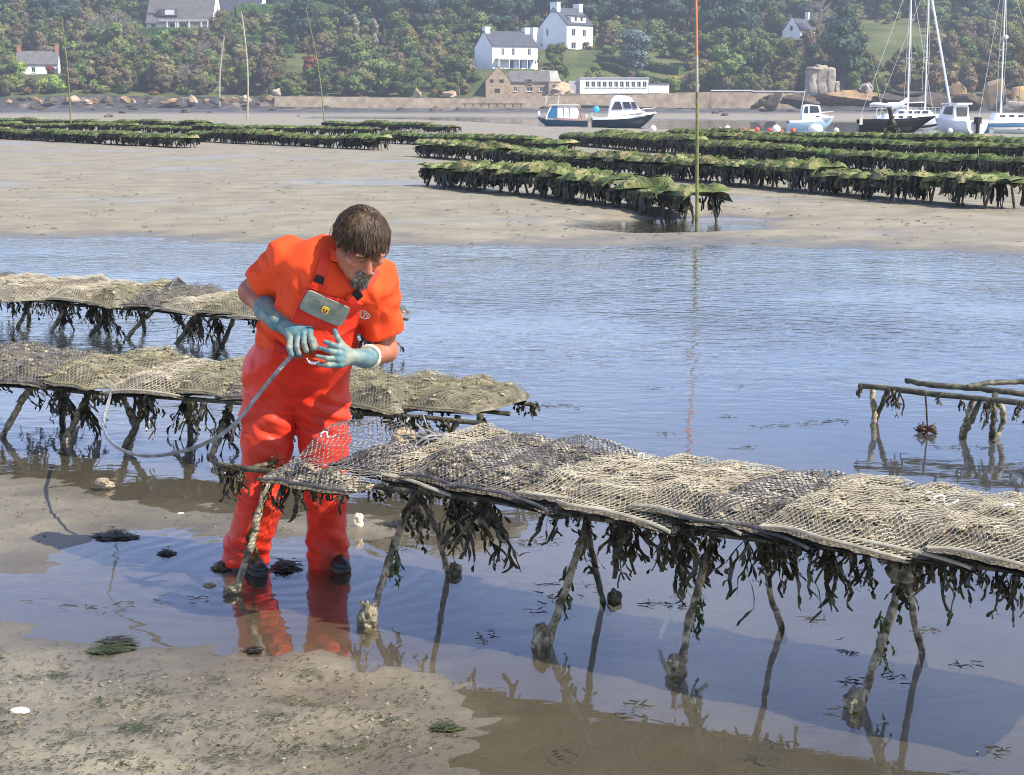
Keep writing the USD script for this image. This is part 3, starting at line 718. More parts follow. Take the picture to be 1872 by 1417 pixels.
# ------------------------------------------------------------------ tables in the channel, to the left and right
PB = []
for k, (nm, kw) in enumerate([(net_green, dict(T=0.12, shells=0.9)), (net_green, dict(T=0.14, shells=1.1)), (net_dark, dict(T=0.11, shells=1.5)), (net_pale, dict(T=0.12, shells=0.9)), (net_pale, dict(T=0.11, shells=1.4)), (net_dark, dict(T=0.12, shells=0.8))]):
    p = proto(f'mesh_bag_{k}')
    put_bag(p, bag_parts(400 + k, 0.5, 0.95, cell=0.0135, wire=0.0013, nshell=130, **kw), nm, local=True)
    PB.append(p)
def mid_table(T, length, start, legs, lab, seed, thick_fringe=1.0, long=1.0, zfoot=-0.1):
    t = thing('oyster_table', lab, 'oyster table', T.at(start + length / 2, 0, 0))
    for t_ in (-0.33, 0.0, 0.33):
        part(t, 'rail', crusty([T.at(start, t_, T.z - 0.012), T.at(start + length, t_, T.z - 0.012)], 0.012, seed, 6, 0.2), ironm, smooth=True)
    r = np.random.default_rng(seed)
    for k, a in enumerate(legs):
        for sgn in (-1, 1):
            top_ = T.at(a + r.normal(0, 0.03), 0.12 * sgn, T.z - 0.02); ft = T.at(a - 0.10 + r.normal(0, 0.06), 0.36 * sgn, zfoot)
            part(t, 'leg', crusty([ft, (ft + top_) / 2 + r.normal(0, 0.012, 3), top_], 0.016, seed + k * 3 + sgn), rustm if (k + sgn) % 3 else ironm, smooth=True)
            if r.random() < 0.55:
                part(t, 'weed_bunch', weed_clump(top_ * 0.8 + ft * 0.2, 22, T.z * 0.7, 0.025, 0.010, seed * 7 + k * 2 + sgn, T.e1), weedm)
    n = int(length / 0.16)
    for k in range(n):
        a = start + length * (k + r.uniform(0.1, 0.9)) / n
        if r.random() < 0.85:
            part(t, 'weed_bunch', weed_clump(T.at(a, r.choice([-0.38, -0.35, 0.3]), T.z - 0.015), int(r.integers(8, 16) * thick_fringe), r.uniform(0.06, 0.13) * (1 + (r.random() < 0.3) * long), 0.07, 0.009, seed * 13 + k, T.e1), weedm)
    return t
A2, B2 = G(0, 702, 0.33), G(935, 775, 0.33)
e = unit((B2 - A2)[:2]); n2 = np.array([-e[1], e[0]])
T2 = Table(A2[:2] + n2 * 0.36, e, 0.33)
len2 = T2.from_px(918, 0.0, 0.36)
mid_table(T2, len2 + 1.35, -1.3, [-1.1, -0.55, 0.05, 0.48, 0.95, 1.45, 1.9, len2 - 0.2], 'weed-hung oyster table passing just behind the man', 61, 1.5, 1.0)
LAB2 = ['dark bag of oysters at the left edge on the table behind the man', 'black mesh bag lying second from the left edge on the table behind the man', 'shell-filled bag next to the big greenish bag', 'big plump greenish bag with a dark cord across it left of the man',
        'bag with pinkish oysters between the big greenish bag and the man', 'greenish bag ending just at the red trouser leg left of the man', 'bag hidden mostly behind the red trousers', 'greenish bag just right of the red trousers on the table behind',
        'long greenish bag above the grey rubber straps', 'outermost greenish bag at the free end of the table behind the man']
pos2 = [-0.85, -0.35, 0.1, 0.6, 1.0, 1.32, 1.7, len2 - 0.98, len2 - 0.60, len2 - 0.24]
for k, a in enumerate(pos2):
    copy('oyster_bag', PB[[4, 2, 5, 0, 4, 0, 2, 0, 1, 0][k]], LAB2[k], 'oyster bag', T2.at(a, 0.03, T2.z + 0.004 + 0.02 * (k % 2)), T2.rz + [0.1, -0.05, 0.1, -0.3, 0.12, -0.1, 0.06, -0.25, -0.3, -0.1][k], 'mesh bags on the table behind the man', sc=(1.0, [0.95, 0.95, 0.95, 1.0, 0.9, 0.8, 0.75, 0.74, 0.76, 0.72][k], [1, 1, 1, 1.0, 0.95, 0.9, 0.85, 0.85, 0.85, 0.8][k]))
A1, B1 = G(0, 544, 0.27), G(480, 584, 0.27)
e = unit((B1 - A1)[:2]); n1 = np.array([-e[1], e[0]])
T1 = Table(A1[:2] + n1 * 0.36, e, 0.27)
len1 = T1.from_px(700, 0.0, 0.3)
mid_table(T1, len1 + 1.2, -1.2, [-0.9, -0.3, 0.2, 0.62, 1.15, 1.62, 2.1, 2.55, 3.0, len1 - 0.15], 'farther oyster table in the channel, its free end showing past the right sleeve', 62, 1.0, 1.3)
LAB1 = ['dark bag at the left edge on the farther channel table', 'brownish bag second from the left edge on the farther channel table', 'flat straw-coloured bag with a smooth top on the farther channel table', 'bag with a ragged oyster-crusted front on the farther channel table',
        'bag with split seams hanging down over the rail of the farther channel table', 'grey-black bag just left of the bent elbow', 'oyster bag touching the bare elbow', 'bag behind the orange shirt on the farther channel table',
        'bag behind the gloved hands on the farther channel table', 'weedy bag at the free end showing past the right sleeve']
for k, a in enumerate([-0.75, -0.3, 0.28, 0.85, 1.3, 1.78, 2.2, 2.6, 2.95, len1 - 0.25]):
    copy('oyster_bag', PB[[5, 4, 3, 4, 1, 5, 4, 0, 3, 2][k]], LAB1[k], 'oyster bag', T1.at(a, 0.03, T1.z + 0.004 + 0.02 * (k % 2)), T1.rz + [0.1, 0.0, -0.35, 0.1, -0.15, 0.1, -0.1, 0, 0.1, 0.0][k], 'mesh bags on the farther channel table', sc=[1, 1, 1.2, 1, 1, 1, 1, 1, 1, 0.9][k])
q = G(325, 527, 0.38)
one('peaked_net', cat([tube([q + np.array([math.cos(a), math.sin(a), 0]) * 0.13, q + np.array([0.0, 0, 0.10])], 0.004, 4) for a in np.linspace(0, 6.28, 19)] +
                       [tube([q + np.array([math.cos(a) * k, math.sin(a) * k, (0.13 - k) * 0.77]) for a in np.linspace(0, 6.28, 19)], 0.0035, 4) for k in (0.03, 0.06, 0.09, 0.12)]), net_dark,
    'dark netting pulled up into a small peak on the farther channel table', 'net')
# heap of weed at the free end of the farther table
q = T1.at(len1 - 0.03, -0.1, T1.z - 0.01)
one('weed_heap', weed_clump(q + np.array([0.02, 0, 0.05]), 70, 0.3, 0.10, 0.011, 881, T1.e1), weedm, 'heap of dark weed hanging to the water at the free end past the right sleeve', 'seaweed')

# bare rack at the right
z3 = 0.25
A3, B3 = G(1570, 706, z3), G(1915, 741, z3)
e3 = unit(B3 - A3)
tk = thing('bare_rack', 'bare iron rack of crusted bars without bags standing in the channel', 'rack', (A3 + B3) / 2 * np.array([1, 1, 0]))
part(tk, 'rail', crusty([A3, B3 + e3 * 0.9], 0.0155, 91, 7, 0.3), ironm, smooth=True)
part(tk, 'rail', crusty([G(1655, 697, z3), G(1790, 712, z3), G(1990, 728, z3)], 0.016, 92, 7, 0.3), ironm, smooth=True)
part(tk, 'rail', crusty([G(1770, 708, z3 + 0.02), G(1815, 700, z3 + 0.02), G(1990, 712, z3 + 0.02)], 0.014, 93, 7, 0.3), ironm, smooth=True)
for k, (tp, md, ft, mt) in enumerate([((1592, 706), (1598, 745), (1595, 786), rustm), ((1624, 710), (1610, 745), (1598, 775), ironm), ((1778, 728), (1768, 765), (1754, 802), rustm), ((1793, 730), (1775, 770), (1757, 800), ironm), ((1818, 722), (1816, 770), (1814, 800), ironm), ((1822, 735), (1834, 768), (1815, 810), rustm), ((1940, 745), (1937, 790), (1930, 815), rustm)]):
    part(tk, 'leg', crusty([G(*tp, z=z3 - 0.01), G(*md, z=z3 * 0.45), G(*ft, z=-0.03)], 0.0145, 95 + k, 7), mt, smooth=True)
part(tk, 'rod', tube([G(1692, 722, z3), G(1696, 788, 0.0)], 0.006, 6), ironm, smooth=True)
r = np.random.default_rng(31); q = G(1694, 786, 0.02)
ms = []
for _ in range(48):
    d = unit(r.normal(0, 1, 3) * np.array([1.3, 1, 0.4])) * 0.72
    ms.append(tube(spline([q, q + d * 0.05 + r.normal(0, 0.01, 3), q + d * 0.085 + r.normal(0, 0.012, 3)], 6), [0.006, 0.006, 0.005, 0.005, 0.004, 0.002], 4))
part(tk, 'weed_ball', cat(ms), pm('rust_weed', [(0.025, 0.016, 0.008), (0.075, 0.038, 0.018)], scale=20, rough=0.5))
for k, px in enumerate([1572, 1628, 1640, 1714, 1800, 1812, 1864, 1760, 1890]):
    q = G(px, 712 + (px - 1570) * 0.1, z3)
    part(tk, 'weed_bunch', weed_clump(q, 6, [0.07, 0.1, 0.15, 0.06, 0.12, 0.14, 0.13, 0.08, 0.14][k], 0.015, 0.007, 500 + k, e3), weedm)
# ------------------------------------------------------------------ weed-grown tables on the sandbank
matg = pm('bag_growth', [(0.28, (0.016, 0.018, 0.009)), (0.41, (0.045, 0.062, 0.015)), (0.52, (0.075, 0.115, 0.028)), (0.60, (0.15, 0.16, 0.06)), (0.70, (0.30, 0.26, 0.14))], scale=1.5, rough=0.8, rand=0.35, bump=0.8, bscale=30, bdist=0.03)
curt = pm('weed_curtain', [(0.32, (0.008, 0.009, 0.005)), (0.5, (0.020, 0.021, 0.010)), (0.62, (0.05, 0.047, 0.024)), (0.74, (0.12, 0.11, 0.06))], scale=3.5, rough=0.55, rand=0.3)
def far_bag(seed, spikes=90):
    r = np.random.default_rng(seed)
    u, v = np.meshgrid(np.linspace(-1, 1, 11), np.linspace(-1, 1, 17), indexing='ij')
    n = meshkit.fbm(np.stack([u * 1.9, v * 2.6, np.full_like(u, seed)], -1), 3, seed)
    z = 0.13 * np.clip(1 - np.abs(u) ** 3, 0, 1) ** 0.5 * np.clip(1 - np.abs(v) ** 5, 0, 1) ** 0.5 * (0.2 + 1.4 * n)
    P = np.stack([u * 0.27 + 0.05 * (n - 0.5), v * r.uniform(0.42, 0.56) + 0.1 * (n - 0.5), z], -1).reshape(-1, 3)
    i = (np.arange(10)[:, None] * 17 + np.arange(16)).ravel()
    ms = [(P, np.vstack([np.c_[i, i + 17, i + 18], np.c_[i, i + 18, i + 1]]))]
    V, F = [], []
    for k in range(spikes):
        p = P[int(r.integers(len(P)))] ; a = r.uniform(0, 6.28); s = np.array([math.cos(a), math.sin(a), 0]); h = r.uniform(-0.01, 0.05)
        t = p + np.array([r.normal(0, 0.06), r.normal(0, 0.06), h])
        V.append(np.array([p - s * 0.03, p + s * 0.03, t])); F.append(np.array([[0, 1, 2]]) + 3 * k)
    ms.append((np.vstack(V), np.vstack(F)))
    return cat(ms)
def far_curtain(seed, L=3.0, H=0.5, gaps=0.42, drop=1.0):
    r = np.random.default_rng(seed)
    out = []
    def strip(x, y, ln, w, lean):
        a = r.normal(0, 0.6); sd = np.array([math.cos(a), math.sin(a), 0]) * w
        z = np.linspace(0.02, -ln, 5)
        c = np.stack([x + lean * np.linspace(0, 1, 5) + np.cumsum(r.normal(0, 0.014, 5)), y + np.cumsum(r.normal(0, 0.022, 5)), H - 0.01 + z], -1)
        ww = r.uniform(0.5, 1.2, 5)[:, None]
        v = np.vstack([c - sd * ww, c + sd * ww]); i = np.arange(4)
        out.append((v, np.vstack([np.c_[i, i + 1, i + 6], np.c_[i, i + 6, i + 5]])))
    for side, cols in ((-0.42, int(15 - 8 * gaps)), (-0.25, 5), (0.40, 6)):
        for k in range(cols):       # thick hanging columns with gaps between
            x0 = r.uniform(-L / 2, L / 2); lean = r.normal(0, 0.05); full = r.uniform(0.55, 1.05)
            for _ in range(int(r.integers(7, 16))):
                strip(x0 + r.normal(0, 0.055), side + r.normal(0, 0.05), H * full * r.uniform(0.6, 1.0), r.uniform(0.016, 0.04), lean)
    for k in range(70):             # the matted fringe under the rails
        x = r.uniform(-L / 2, L / 2)
        strip(x, -0.43 + r.normal(0, 0.03), 0.05 + 0.22 * meshkit.noise(np.array([x * 2.2, seed, 1.0]), seed) * r.uniform(0.5, 1.2), r.uniform(0.02, 0.05), 0)
    for k in range(16):
        strip(r.choice([-L / 2, L / 2]) + r.normal(0, 0.02), r.uniform(-0.4, 0.4), r.uniform(0.1, H), r.uniform(0.015, 0.04), 0)
    return cat(out)
def far_mat(seed, H):
    "the felted growth that lies over bags and rails"
    u, v = np.meshgrid(np.linspace(-1.53, 1.53, 40), np.linspace(-1, 1, 11), indexing='ij')
    n = meshkit.fbm(np.stack([u * 1.6, v * 1.5, np.full_like(u, seed)], -1), 4, seed); n2 = meshkit.noise(np.stack([u * 7, v * 3, np.full_like(u, seed + .5)], -1), seed)
    z = H + 0.01 + 0.15 * np.maximum(n - 0.30, -0.05) + 0.03 * n2 - 0.16 * sstep(np.abs(v), 0.72, 1.0) * n2 - 0.06 * sstep(np.abs(v), 0.5, 1.0)
    P = np.stack([u + 0.05 * (n2 - 0.5), v * 0.47 + 0.05 * (n - 0.5), z], -1).reshape(-1, 3)
    i = (np.arange(39)[:, None] * 11 + np.arange(10)).ravel()
    return P, np.vstack([np.c_[i, i + 11, i + 12], np.c_[i, i + 12, i + 1]])
FT = []
FARBAGS = [far_bag(700 + k) for k in range(8)]
FB = []
for k in range(6):
    p = proto(f'overgrown_bag_{k}')
    ppart(p, 'overgrown_bag', FARBAGS[k], matg, smooth=False); FB.append(p)
def far_proto(k, bags, H=0.42):
    p = proto(f'weedy_table_{k}')
    for t_ in (-0.33, 0.33):
        ppart(p, 'rail', tube([(-1.5, t_, H - 0.02), (1.5, t_, H - 0.02)], 0.018, 5), ironm)
    r = np.random.default_rng(900 + k)
    for x in (-1.25, -0.42, 0.42, 1.25):
        for t_ in (-1, 1):
            ppart(p, 'leg', tube([(x, t_ * 0.2, H - 0.02), (x + r.normal(0, 0.05), t_ * 0.36, -0.15)], [0.022, 0.03], 5), ironm)
    ppart(p, 'weed_mat', far_mat(60 + k, H), matg, smooth=False)
    ppart(p, 'weed_curtain', far_curtain(40 + k, 3.0, H, [0.40, 0.30, 0.5, 0.36, 0.28, 0.45][k % 6]), curt, kind='stuff')
    if bags:
        for q in range(6):
            if r.random() < 0.86:
                ppart(p, 'overgrown_bag', rot(FARBAGS[int(r.integers(8))], r.normal(0, 0.12), (-1.25 + 0.5 * q + r.normal(0, 0.03), r.normal(0, 0.04), H - 0.01 + 0.03 * (q % 2) + r.uniform(0, 0.03))), matg)
    return p
PLAIN = [far_proto(k, False) for k in range(3)]
FULL = [far_proto(3 + k, True) for k in range(6)]
rowr = np.random.default_rng(17)
def far_row(pa, pb, name, group, withbags, ends=None, skip=()):
    A, B = GT(*pa), GT(*pb)
    A[2] = B[2] = 0
    L = np.linalg.norm(B - A); n = max(1, int(round(L / 3.05))); e = (B - A) / L
    for k in range(n):
        if k in skip:
            continue
        c = A + e * (L * (k + 0.5) / n); rz = math.atan2(e[1], e[0]) + rowr.normal(0, 0.02)
        if e[0] < 0:
            rz += math.pi
        z = gz(c[0], c[1]) - 0.03 + rowr.normal(0, 0.03)
        first, last = k == 0, k == n - 1
        lab = ends[0] if (ends and first) else ends[1] if (ends and last) else group[0].replace('#', ordinal(k + 1))
        copy('weedy_table', (FULL if not withbags else PLAIN)[int(rowr.integers(6 if not withbags else 3))], lab, 'oyster table', (c[0], c[1], z), rz, None if (ends and (first or last)) else group[1], sc=(L / n / 3.0, 1, 1 + rowr.normal(0, 0.08)), tilt=rowr.normal(0, 0.035))
        if withbags:
            for q in range(6):
                o = np.array([math.cos(rz), math.sin(rz)]) * (-1.25 + 0.5 * q) * (L / n / 3.0) + rowr.normal(0, 0.03, 2)
                if rowr.random() < 0.9:
                    copy('overgrown_bag', FB[int(rowr.integers(6))], withbags[0].replace('#', ordinal(q + 1)).replace('@', ordinal(k + 1)), 'oyster bag', (c[0] + o[0], c[1] + o[1], z + 0.415 + 0.03 * (q % 2) + rowr.uniform(-0.01, 0.03)), rz + rowr.normal(0, 0.2), withbags[1], tilt=rowr.normal(0, 0.08), sc=(1, 1, rowr.uniform(0.5, 1.5)))
far_row((800, 339), (1296, 408), 'a', ('# weed-curtained table from the left in the short row nearest the water', 'tables in the nearest sandbank row'),
        ('# weedy bag from left on the @ table of the short nearest row', 'overgrown bags on the nearest sandbank row'),
        ('far left end table of the short sandbank row nearest the water', 'weed-hung table standing in the puddle beside the tall orange-topped pole'))
far_row((778, 286), (1842, 384), 'b', ('# weed-curtained table from the left in the long second row', 'tables in the second sandbank row'),
        ('# weedy bag from left on the @ table of the long second row', 'overgrown bags on the second sandbank row'),
        ('left end table, grey with hanging weed, of the long second row', 'bare-topped end table of the second row at the right edge of the sand'))
far_row((705, 261), (1040, 278), 'c', ('# weedy table from the left in the row before the blue-cabined boat', 'tables in front of the blue-cabined boat'), None)
far_row((1043, 264), (1900, 338), 'd', ('# weedy table from the left in the third row, below the cruiser', 'tables in the third row'), None)
far_row((1100, 261), (1900, 297), 'e', ('# weedy table from the left in the fourth row, below the red buoys', 'tables in the fourth row'), None)
far_row((1230, 257), (1900, 276), 'f', ('# weedy table from the left in the rearmost row below the sailing boats', 'tables in the rearmost right row'), None)
far_row((-60, 251), (345, 271), 'g', ('# green-topped table from the left edge in the front left row', 'tables in the front left row'), None, ('left row table cut by the left picture edge', 'end table of the front left row with its yellow weed edge'))
far_row((357, 258), (700, 275), 'h', ('# green-topped table from the left in the row ending above the man', 'tables in the middle left row'), None)
far_row((-60, 238), (690, 249), 'i', ('# weedy table from the left in the low row behind', 'tables in the low row behind'), None)
far_row((-60, 227), (380, 234), 'j', ('# weedy table from the left in the rearmost row by the green pole', 'tables in the rearmost left row'), None)
far_row((600, 236), (830, 243), 'k', ('# low weedy table left of the blue-cabined boat', 'tables left of the blue-cabined boat'), None)
# scraps of weed under the tables and strewn over the bank
r = np.random.default_rng(23)
ms = []
cents = [(r.uniform(-100, 1980), 262 + 185 * r.random()) for _ in range(90)]
for k in range(750):
    c = cents[int(r.integers(90))] if r.random() < 0.6 else (r.uniform(-100, 1980), 262 + 185 * r.random())
    q = GT(c[0] + r.normal(0, 25), min(max(c[1] + r.normal(0, 3), 258), 452))
    if q[2] < 0.01:
        continue
    s = r.uniform(0.02, 0.085) * (0.5 + q[1] / 70); a = r.normal(0, 0.7)
    d = np.array([math.cos(a), math.sin(a), 0]) * s; n_ = np.array([-d[1], d[0], 0]) * r.uniform(0.15, 0.45)
    z = np.array([0, 0, 0.004 + 0.010 * r.random()]); o = np.array([q[0], q[1], gz(q[0], q[1]) + 0.002])
    ms.append((np.array([o - d, o - n_ + z * 0.6, o + d, o + n_ + z, o + z * 1.5]), np.array([[0, 1, 4], [1, 2, 4], [2, 3, 4], [3, 0, 4]])))
one('weed_scraps', cat(ms), pm('dry_weed', [(0.02, 0.022, 0.012), (0.06, 0.06, 0.028), (0.09, 0.11, 0.035)], scale=2, rough=0.7), kind='stuff')

# ------------------------------------------------------------------ marker poles
red = pm('pole_red', [(0.30, 0.07, 0.025), (0.48, 0.15, 0.05), (0.5, 0.25, 0.12)], scale=3, rough=0.6, stretch=(1, 1, 0.2))
pgreen = pm('pole_green', [(0.06, 0.07, 0.02), (0.15, 0.15, 0.05), (0.25, 0.23, 0.11)], scale=4, rough=0.7)
pgrey = pm('pole_grey', [(0.22, 0.20, 0.15), (0.42, 0.39, 0.32)], scale=4, rough=0.7)
def pole(px0, py0, px1, py1, y, r0, lab, mats, splits=(0, 1), ext=0.0, bow=0.0, name='marker_pole'):
    a, b = D(px0, py0, y), D(px1, py1, y)
    a[2] = min(a[2], gz(a[0], a[1])) - 0.15
    d = b - a; b = b + d * ext
    t = thing(name, lab, 'pole', a)
    P = lambda s: a + (b - a) * s + np.array([bow * math.sin(s * math.pi), 0, 0])
    for k, m in enumerate(mats):
        ss = np.linspace(splits[k], splits[k + 1], 9)
        part(t, 'pole_section' if len(mats) > 1 else 'shaft', tube([P(s) for s in ss], r0 * (1.15 - 0.5 * ss), 6), m, smooth=True)
    return t
pole(1274, 421, 1271, 0, 29.3, 0.029, 'tall upright pole, green below and orange red above, beside the puddle', [pgreen, pgrey, red], (0, 0.5, 0.62, 1), ext=0.25, bow=0.02)
pole(130, 243, 112, 28, 125, 0.05, 'thin yellowish green pole rising from the rows at the far left', [pgreen], bow=0.12)
pole(452, 219, 441, 20, 205, 0.11, 'crooked grey pole with a weedy dark foot in front of the yellow bush', [pgrey], bow=0.35)
pole(593, 223, 559, 15, 190, 0.07, 'thin leaning yellowish pole in front of the dark red bush', [pgreen], bow=0.3)
pole(401, 176, 410, 66, 383, 0.22, 'short leaning pale pole on the rocks below the brown thicket', [pgrey], bow=-0.4)
pole(843, 178, 835, 130, 381, 0.13, 'thin leaning pale pole beside the stone boathouse', [pgreen])
pole(1115, 205, 1115, 205, 60, 0.01, '', [pgrey]) if False else None
pole(1618, 186, 1590, 94, 200, 0.09, 'leaning thin spar behind the dark sailing boat', [pgreen])
a = D(1633, 262, 88)
t = thing('mooring_post', 'thick weed-grown post standing in front of the dark-hulled sailing boat', 'post', a)
part(t, 'post', crusty([a - np.array([0, 0, 0.5]), D(1630, 215, 88), D(1626, 196, 88)], [0.2] * 10 + [0.15] * 8 + [0.10] * 8, 5, 8, 0.3), curt, smooth=True)
part(t, 'weed_bunch', weed_clump(D(1629, 222, 88), 40, 0.9, 0.15, 0.06, 66), curt)
# ------------------------------------------------------------------ buildings on the far shore
from shapely.geometry import Polygon
white = pm('white_render', [(0.70, 0.70, 0.67), (0.80, 0.80, 0.78)], scale=0.6, rough=0.8)
slate = pm('slate', [(0.045, 0.05, 0.065), (0.075, 0.08, 0.10)], scale=1.2, rough=0.5)
slate2 = pm('worn_slate', [(0.08, 0.08, 0.085), (0.14, 0.135, 0.13)], scale=0.8, rough=0.7)
stone = pm('warm_stone', [(0.22, 0.16, 0.10), (0.36, 0.27, 0.18), (0.45, 0.36, 0.26)], scale=1.3, rough=0.85)
stone2 = pm('seawall_stone', [(0.18, 0.14, 0.10), (0.30, 0.24, 0.17), (0.40, 0.33, 0.25)], scale=0.5, rough=0.85, bump=0.6, bscale=3, bdist=0.1)
glassm = pm('window_glass', [(0.02, 0.025, 0.03), (0.05, 0.06, 0.07)], scale=0.5, rough=0.12, spec=0.6)
framem = pm('window_frame', [(0.55, 0.55, 0.53), (0.65, 0.65, 0.63)], rough=0.6)
greym = pm('grey_render', [(0.35, 0.36, 0.37), (0.45, 0.45, 0.45)], scale=0.7, rough=0.8)
bluem = pm('blue_paint', [(0.03, 0.10, 0.22), (0.05, 0.15, 0.30)], rough=0.4)
darkm = pm('dark_opening', [(0.012, 0.012, 0.012), (0.02, 0.02, 0.02)], rough=0.9)
BB = []          # (px0, px1, py0, py1, distance): what the trees must leave in view
class House:
    def __init__(s, name, lab, px, py, d, yaw, w, dep, h, rh, wallm, roofm, cat_='house', base=1.5, over=0.25, flat=False):
        s.o = D(px, py, d); s.yaw = yaw; s.w, s.dep, s.h, s.rh = w, dep, h, rh
        s.t = thing(name, lab, cat_, s.o); s.wallm, s.roofm, s.base, s.over, s.flat = wallm, roofm, base, over, flat
        s.holes = {'front': [], 'left': []}
    def L(s, m):
        return rot(m, s.yaw, s.o)
    def panel(s, poly, holes, side):
        g = Polygon(poly, [[(x, z), (x + w, z), (x + w, z + hh), (x, z + hh)] for x, z, w, hh in holes])
        m = trimesh.creation.extrude_polygon(g, 0.3, engine='earcut')
        v = np.array(m.vertices)
        v = {'front': np.c_[v[:, 0], v[:, 2], v[:, 1]], 'back': np.c_[v[:, 0], s.dep - v[:, 2], v[:, 1]], 'left': np.c_[v[:, 2], v[:, 0], v[:, 1]], 'right': np.c_[s.w - v[:, 2], v[:, 0], v[:, 1]]}[side]
        f = np.array(m.faces)
        return v, f[:, ::-1] if side in ('front', 'right') else f
    def walls(s, left=(), front=()):
        b, w, h, d, rh = -s.base, s.w, s.h, s.dep, s.rh
        gab = [(0.302, b), (d - 0.302, b), (d - 0.302, h), (d / 2, h + rh), (0.302, h)] if not s.flat else [(0.302, b), (d - 0.302, b), (d - 0.302, h), (0.302, h)]
        rec = [(0, b), (w, b), (w, h), (0, h)]
        part(s.t, 'wall', s.L(cat([s.panel(rec, front, 'front'), s.panel(rec, [], 'back'), s.panel(gab, left, 'left'), s.panel(gab, [], 'right')])), s.wallm)
        for side, hs in (('front', front), ('left', left)):
            for x, z, ww, hh in hs:
                def pl(bx):
                    v, f = bx
                    return s.L((np.c_[v[:, 0], v[:, 1], v[:, 2]] if side == 'front' else np.c_[v[:, 1], v[:, 0], v[:, 2]], f if side == 'front' else f[:, ::-1]))
                wn = part(s.t, 'window', pl(cat([box((x + 0.05, 0.16, z + hh / 2), (0.1, 0.1, hh - 0.01)), box((x + ww - 0.05, 0.16, z + hh / 2), (0.1, 0.1, hh - 0.01)), box((x + ww / 2, 0.16, z + 0.05), (ww - 0.22, 0.09, 0.1)),
                                                 box((x + ww / 2, 0.16, z + hh - 0.05), (ww - 0.22, 0.09, 0.1)), box((x + ww / 2, 0.16, z + hh / 2), (0.07, 0.08, hh - 0.22))])), framem)
                part(wn, 'pane', pl(box((x + ww / 2, 0.24, z + hh / 2), (ww - 0.02, 0.04, hh - 0.02))), glassm)
                if side == 'front':
                    part(wn, 'sill', pl(box((x + ww / 2, -0.05, z - 0.07), (ww + 0.2, 0.12, 0.1))), framem)
    def roof(s):
        w, h, d, rh, o = s.w, s.h, s.dep, s.rh, s.over
        if s.flat:
            return part(s.t, 'roof', s.L(box((w / 2, d / 2, h + 0.13), (w + 2 * o, d + 2 * o, 0.24))), s.roofm)
        sl = rh / (d / 2); e = o * sl
        ms = []
        for sg in (0, 1):
            Y = (lambda y: y) if sg == 0 else (lambda y: d - y)
            q = [(-0.12, Y(-o), h - e + 0.06), (w + 0.12, Y(-o), h - e + 0.06), (w + 0.12, Y(d / 2), h + rh + 0.06), (-0.12, Y(d / 2), h + rh + 0.06)]
            v = np.array(q + [(x, y, z + 0.18) for x, y, z in q])
            f = np.array([[0, 1, 2], [0, 2, 3], [4, 6, 5], [4, 7, 6], [0, 4, 5], [0, 5, 1], [1, 5, 6], [1, 6, 2], [2, 6, 7], [2, 7, 3], [3, 7, 4], [3, 4, 0]])
            ms.append((v, f if sg else f[:, ::-1]))
        return part(s.t, 'roof', s.L(cat(ms)), s.roofm)
    def chimney(s, parent, x, wx=1.2, wy=1.5, top=1.2, mat=None, pots=True):
        z = s.h + s.rh
        c = part(parent, 'chimney', s.L(cat([box((x, s.dep / 2, z + top / 2 - 0.6), (wx, wy, top + 1.2)), box((x, s.dep / 2, z + top + 0.1), (wx + 0.2, wy + 0.2, 0.2))])), mat or s.wallm)
        return c
    def box(s, name, c, sz, mat, parent=None):
        return part(parent or s.t, name, s.L(box(c, sz)), mat)

# white house in the middle
h = House('white_house', 'lower white house with slate roof and a glass-roofed porch along its front', 900, 127, 410, math.radians(30), 11.8, 8.2, 5.2, 3.2, white, slate)
h.walls(left=[], front=[(2.3, 3.1, 0.85, 1.6), (5.0, 3.1, 0.85, 1.6), (9.2, 3.1, 0.85, 1.6)])
rf = h.roof(); h.chimney(rf, 0.75, top=0.9); h.chimney(rf, 11.05, top=0.9)
h.box('porch_roof', (5.8, -0.75, 2.35), (10.2, 1.5, 0.25), framem)
for x in (5.0, 7.1, 9.2):
    dr = h.box('door', (x, -0.04, 0.95), (0.85, 0.08, 2.1), bluem)
for x in (0.9, 3.6, 6.1, 8.2, 10.7):
    h.box('porch_post', (x, -1.4, 1.1), (0.14, 0.14, 2.25), white)
h.box('lean_to', (-0.6, 6.4, 0.4), (1.2, 2.6, 3.8), white)
BB.append((868, 986, 56, 130, 410))
# white house above it
h = House('white_house', 'tall white house with a wide chimney on the grey gable and a white dormer', 1036, 93, 450, math.radians(44), 9.2, 9.2, 6.4, 4.0, white, slate)
h.walls(left=[(6.4, 3.8, 0.8, 1.7), (0.9, 0.9, 0.0001 + 0.8, 1.2)], front=[(1.8, 3.6, 1.35, 1.7), (5.6, 3.6, 1.35, 1.7), (1.6, 0.5, 1.7, 1.6), (5.5, 0.5, 1.7, 1.6)])
rf = h.roof(); h.chimney(rf, 0.6, 1.2, 2.4, 1.3); h.chimney(rf, 8.6, 1.2, 2.2, 1.1)
dm = h.box('dormer', (4.6, 1.55, 7.75), (5.2, 2.3, 1.5), white)
h.box('dormer_roof', (4.6, 1.4, 8.6), (5.6, 2.8, 0.14), slate, dm)
for x in (3.5, 5.6):
    h.box('window', (x, 0.38, 7.75), (0.8, 0.06, 1.0), glassm, dm)
h.box('annex', (-1.6, 10.2, 2.6), (3.0, 3.5, 6.4), white)
BB.append((980, 1088, 8, 97, 450))
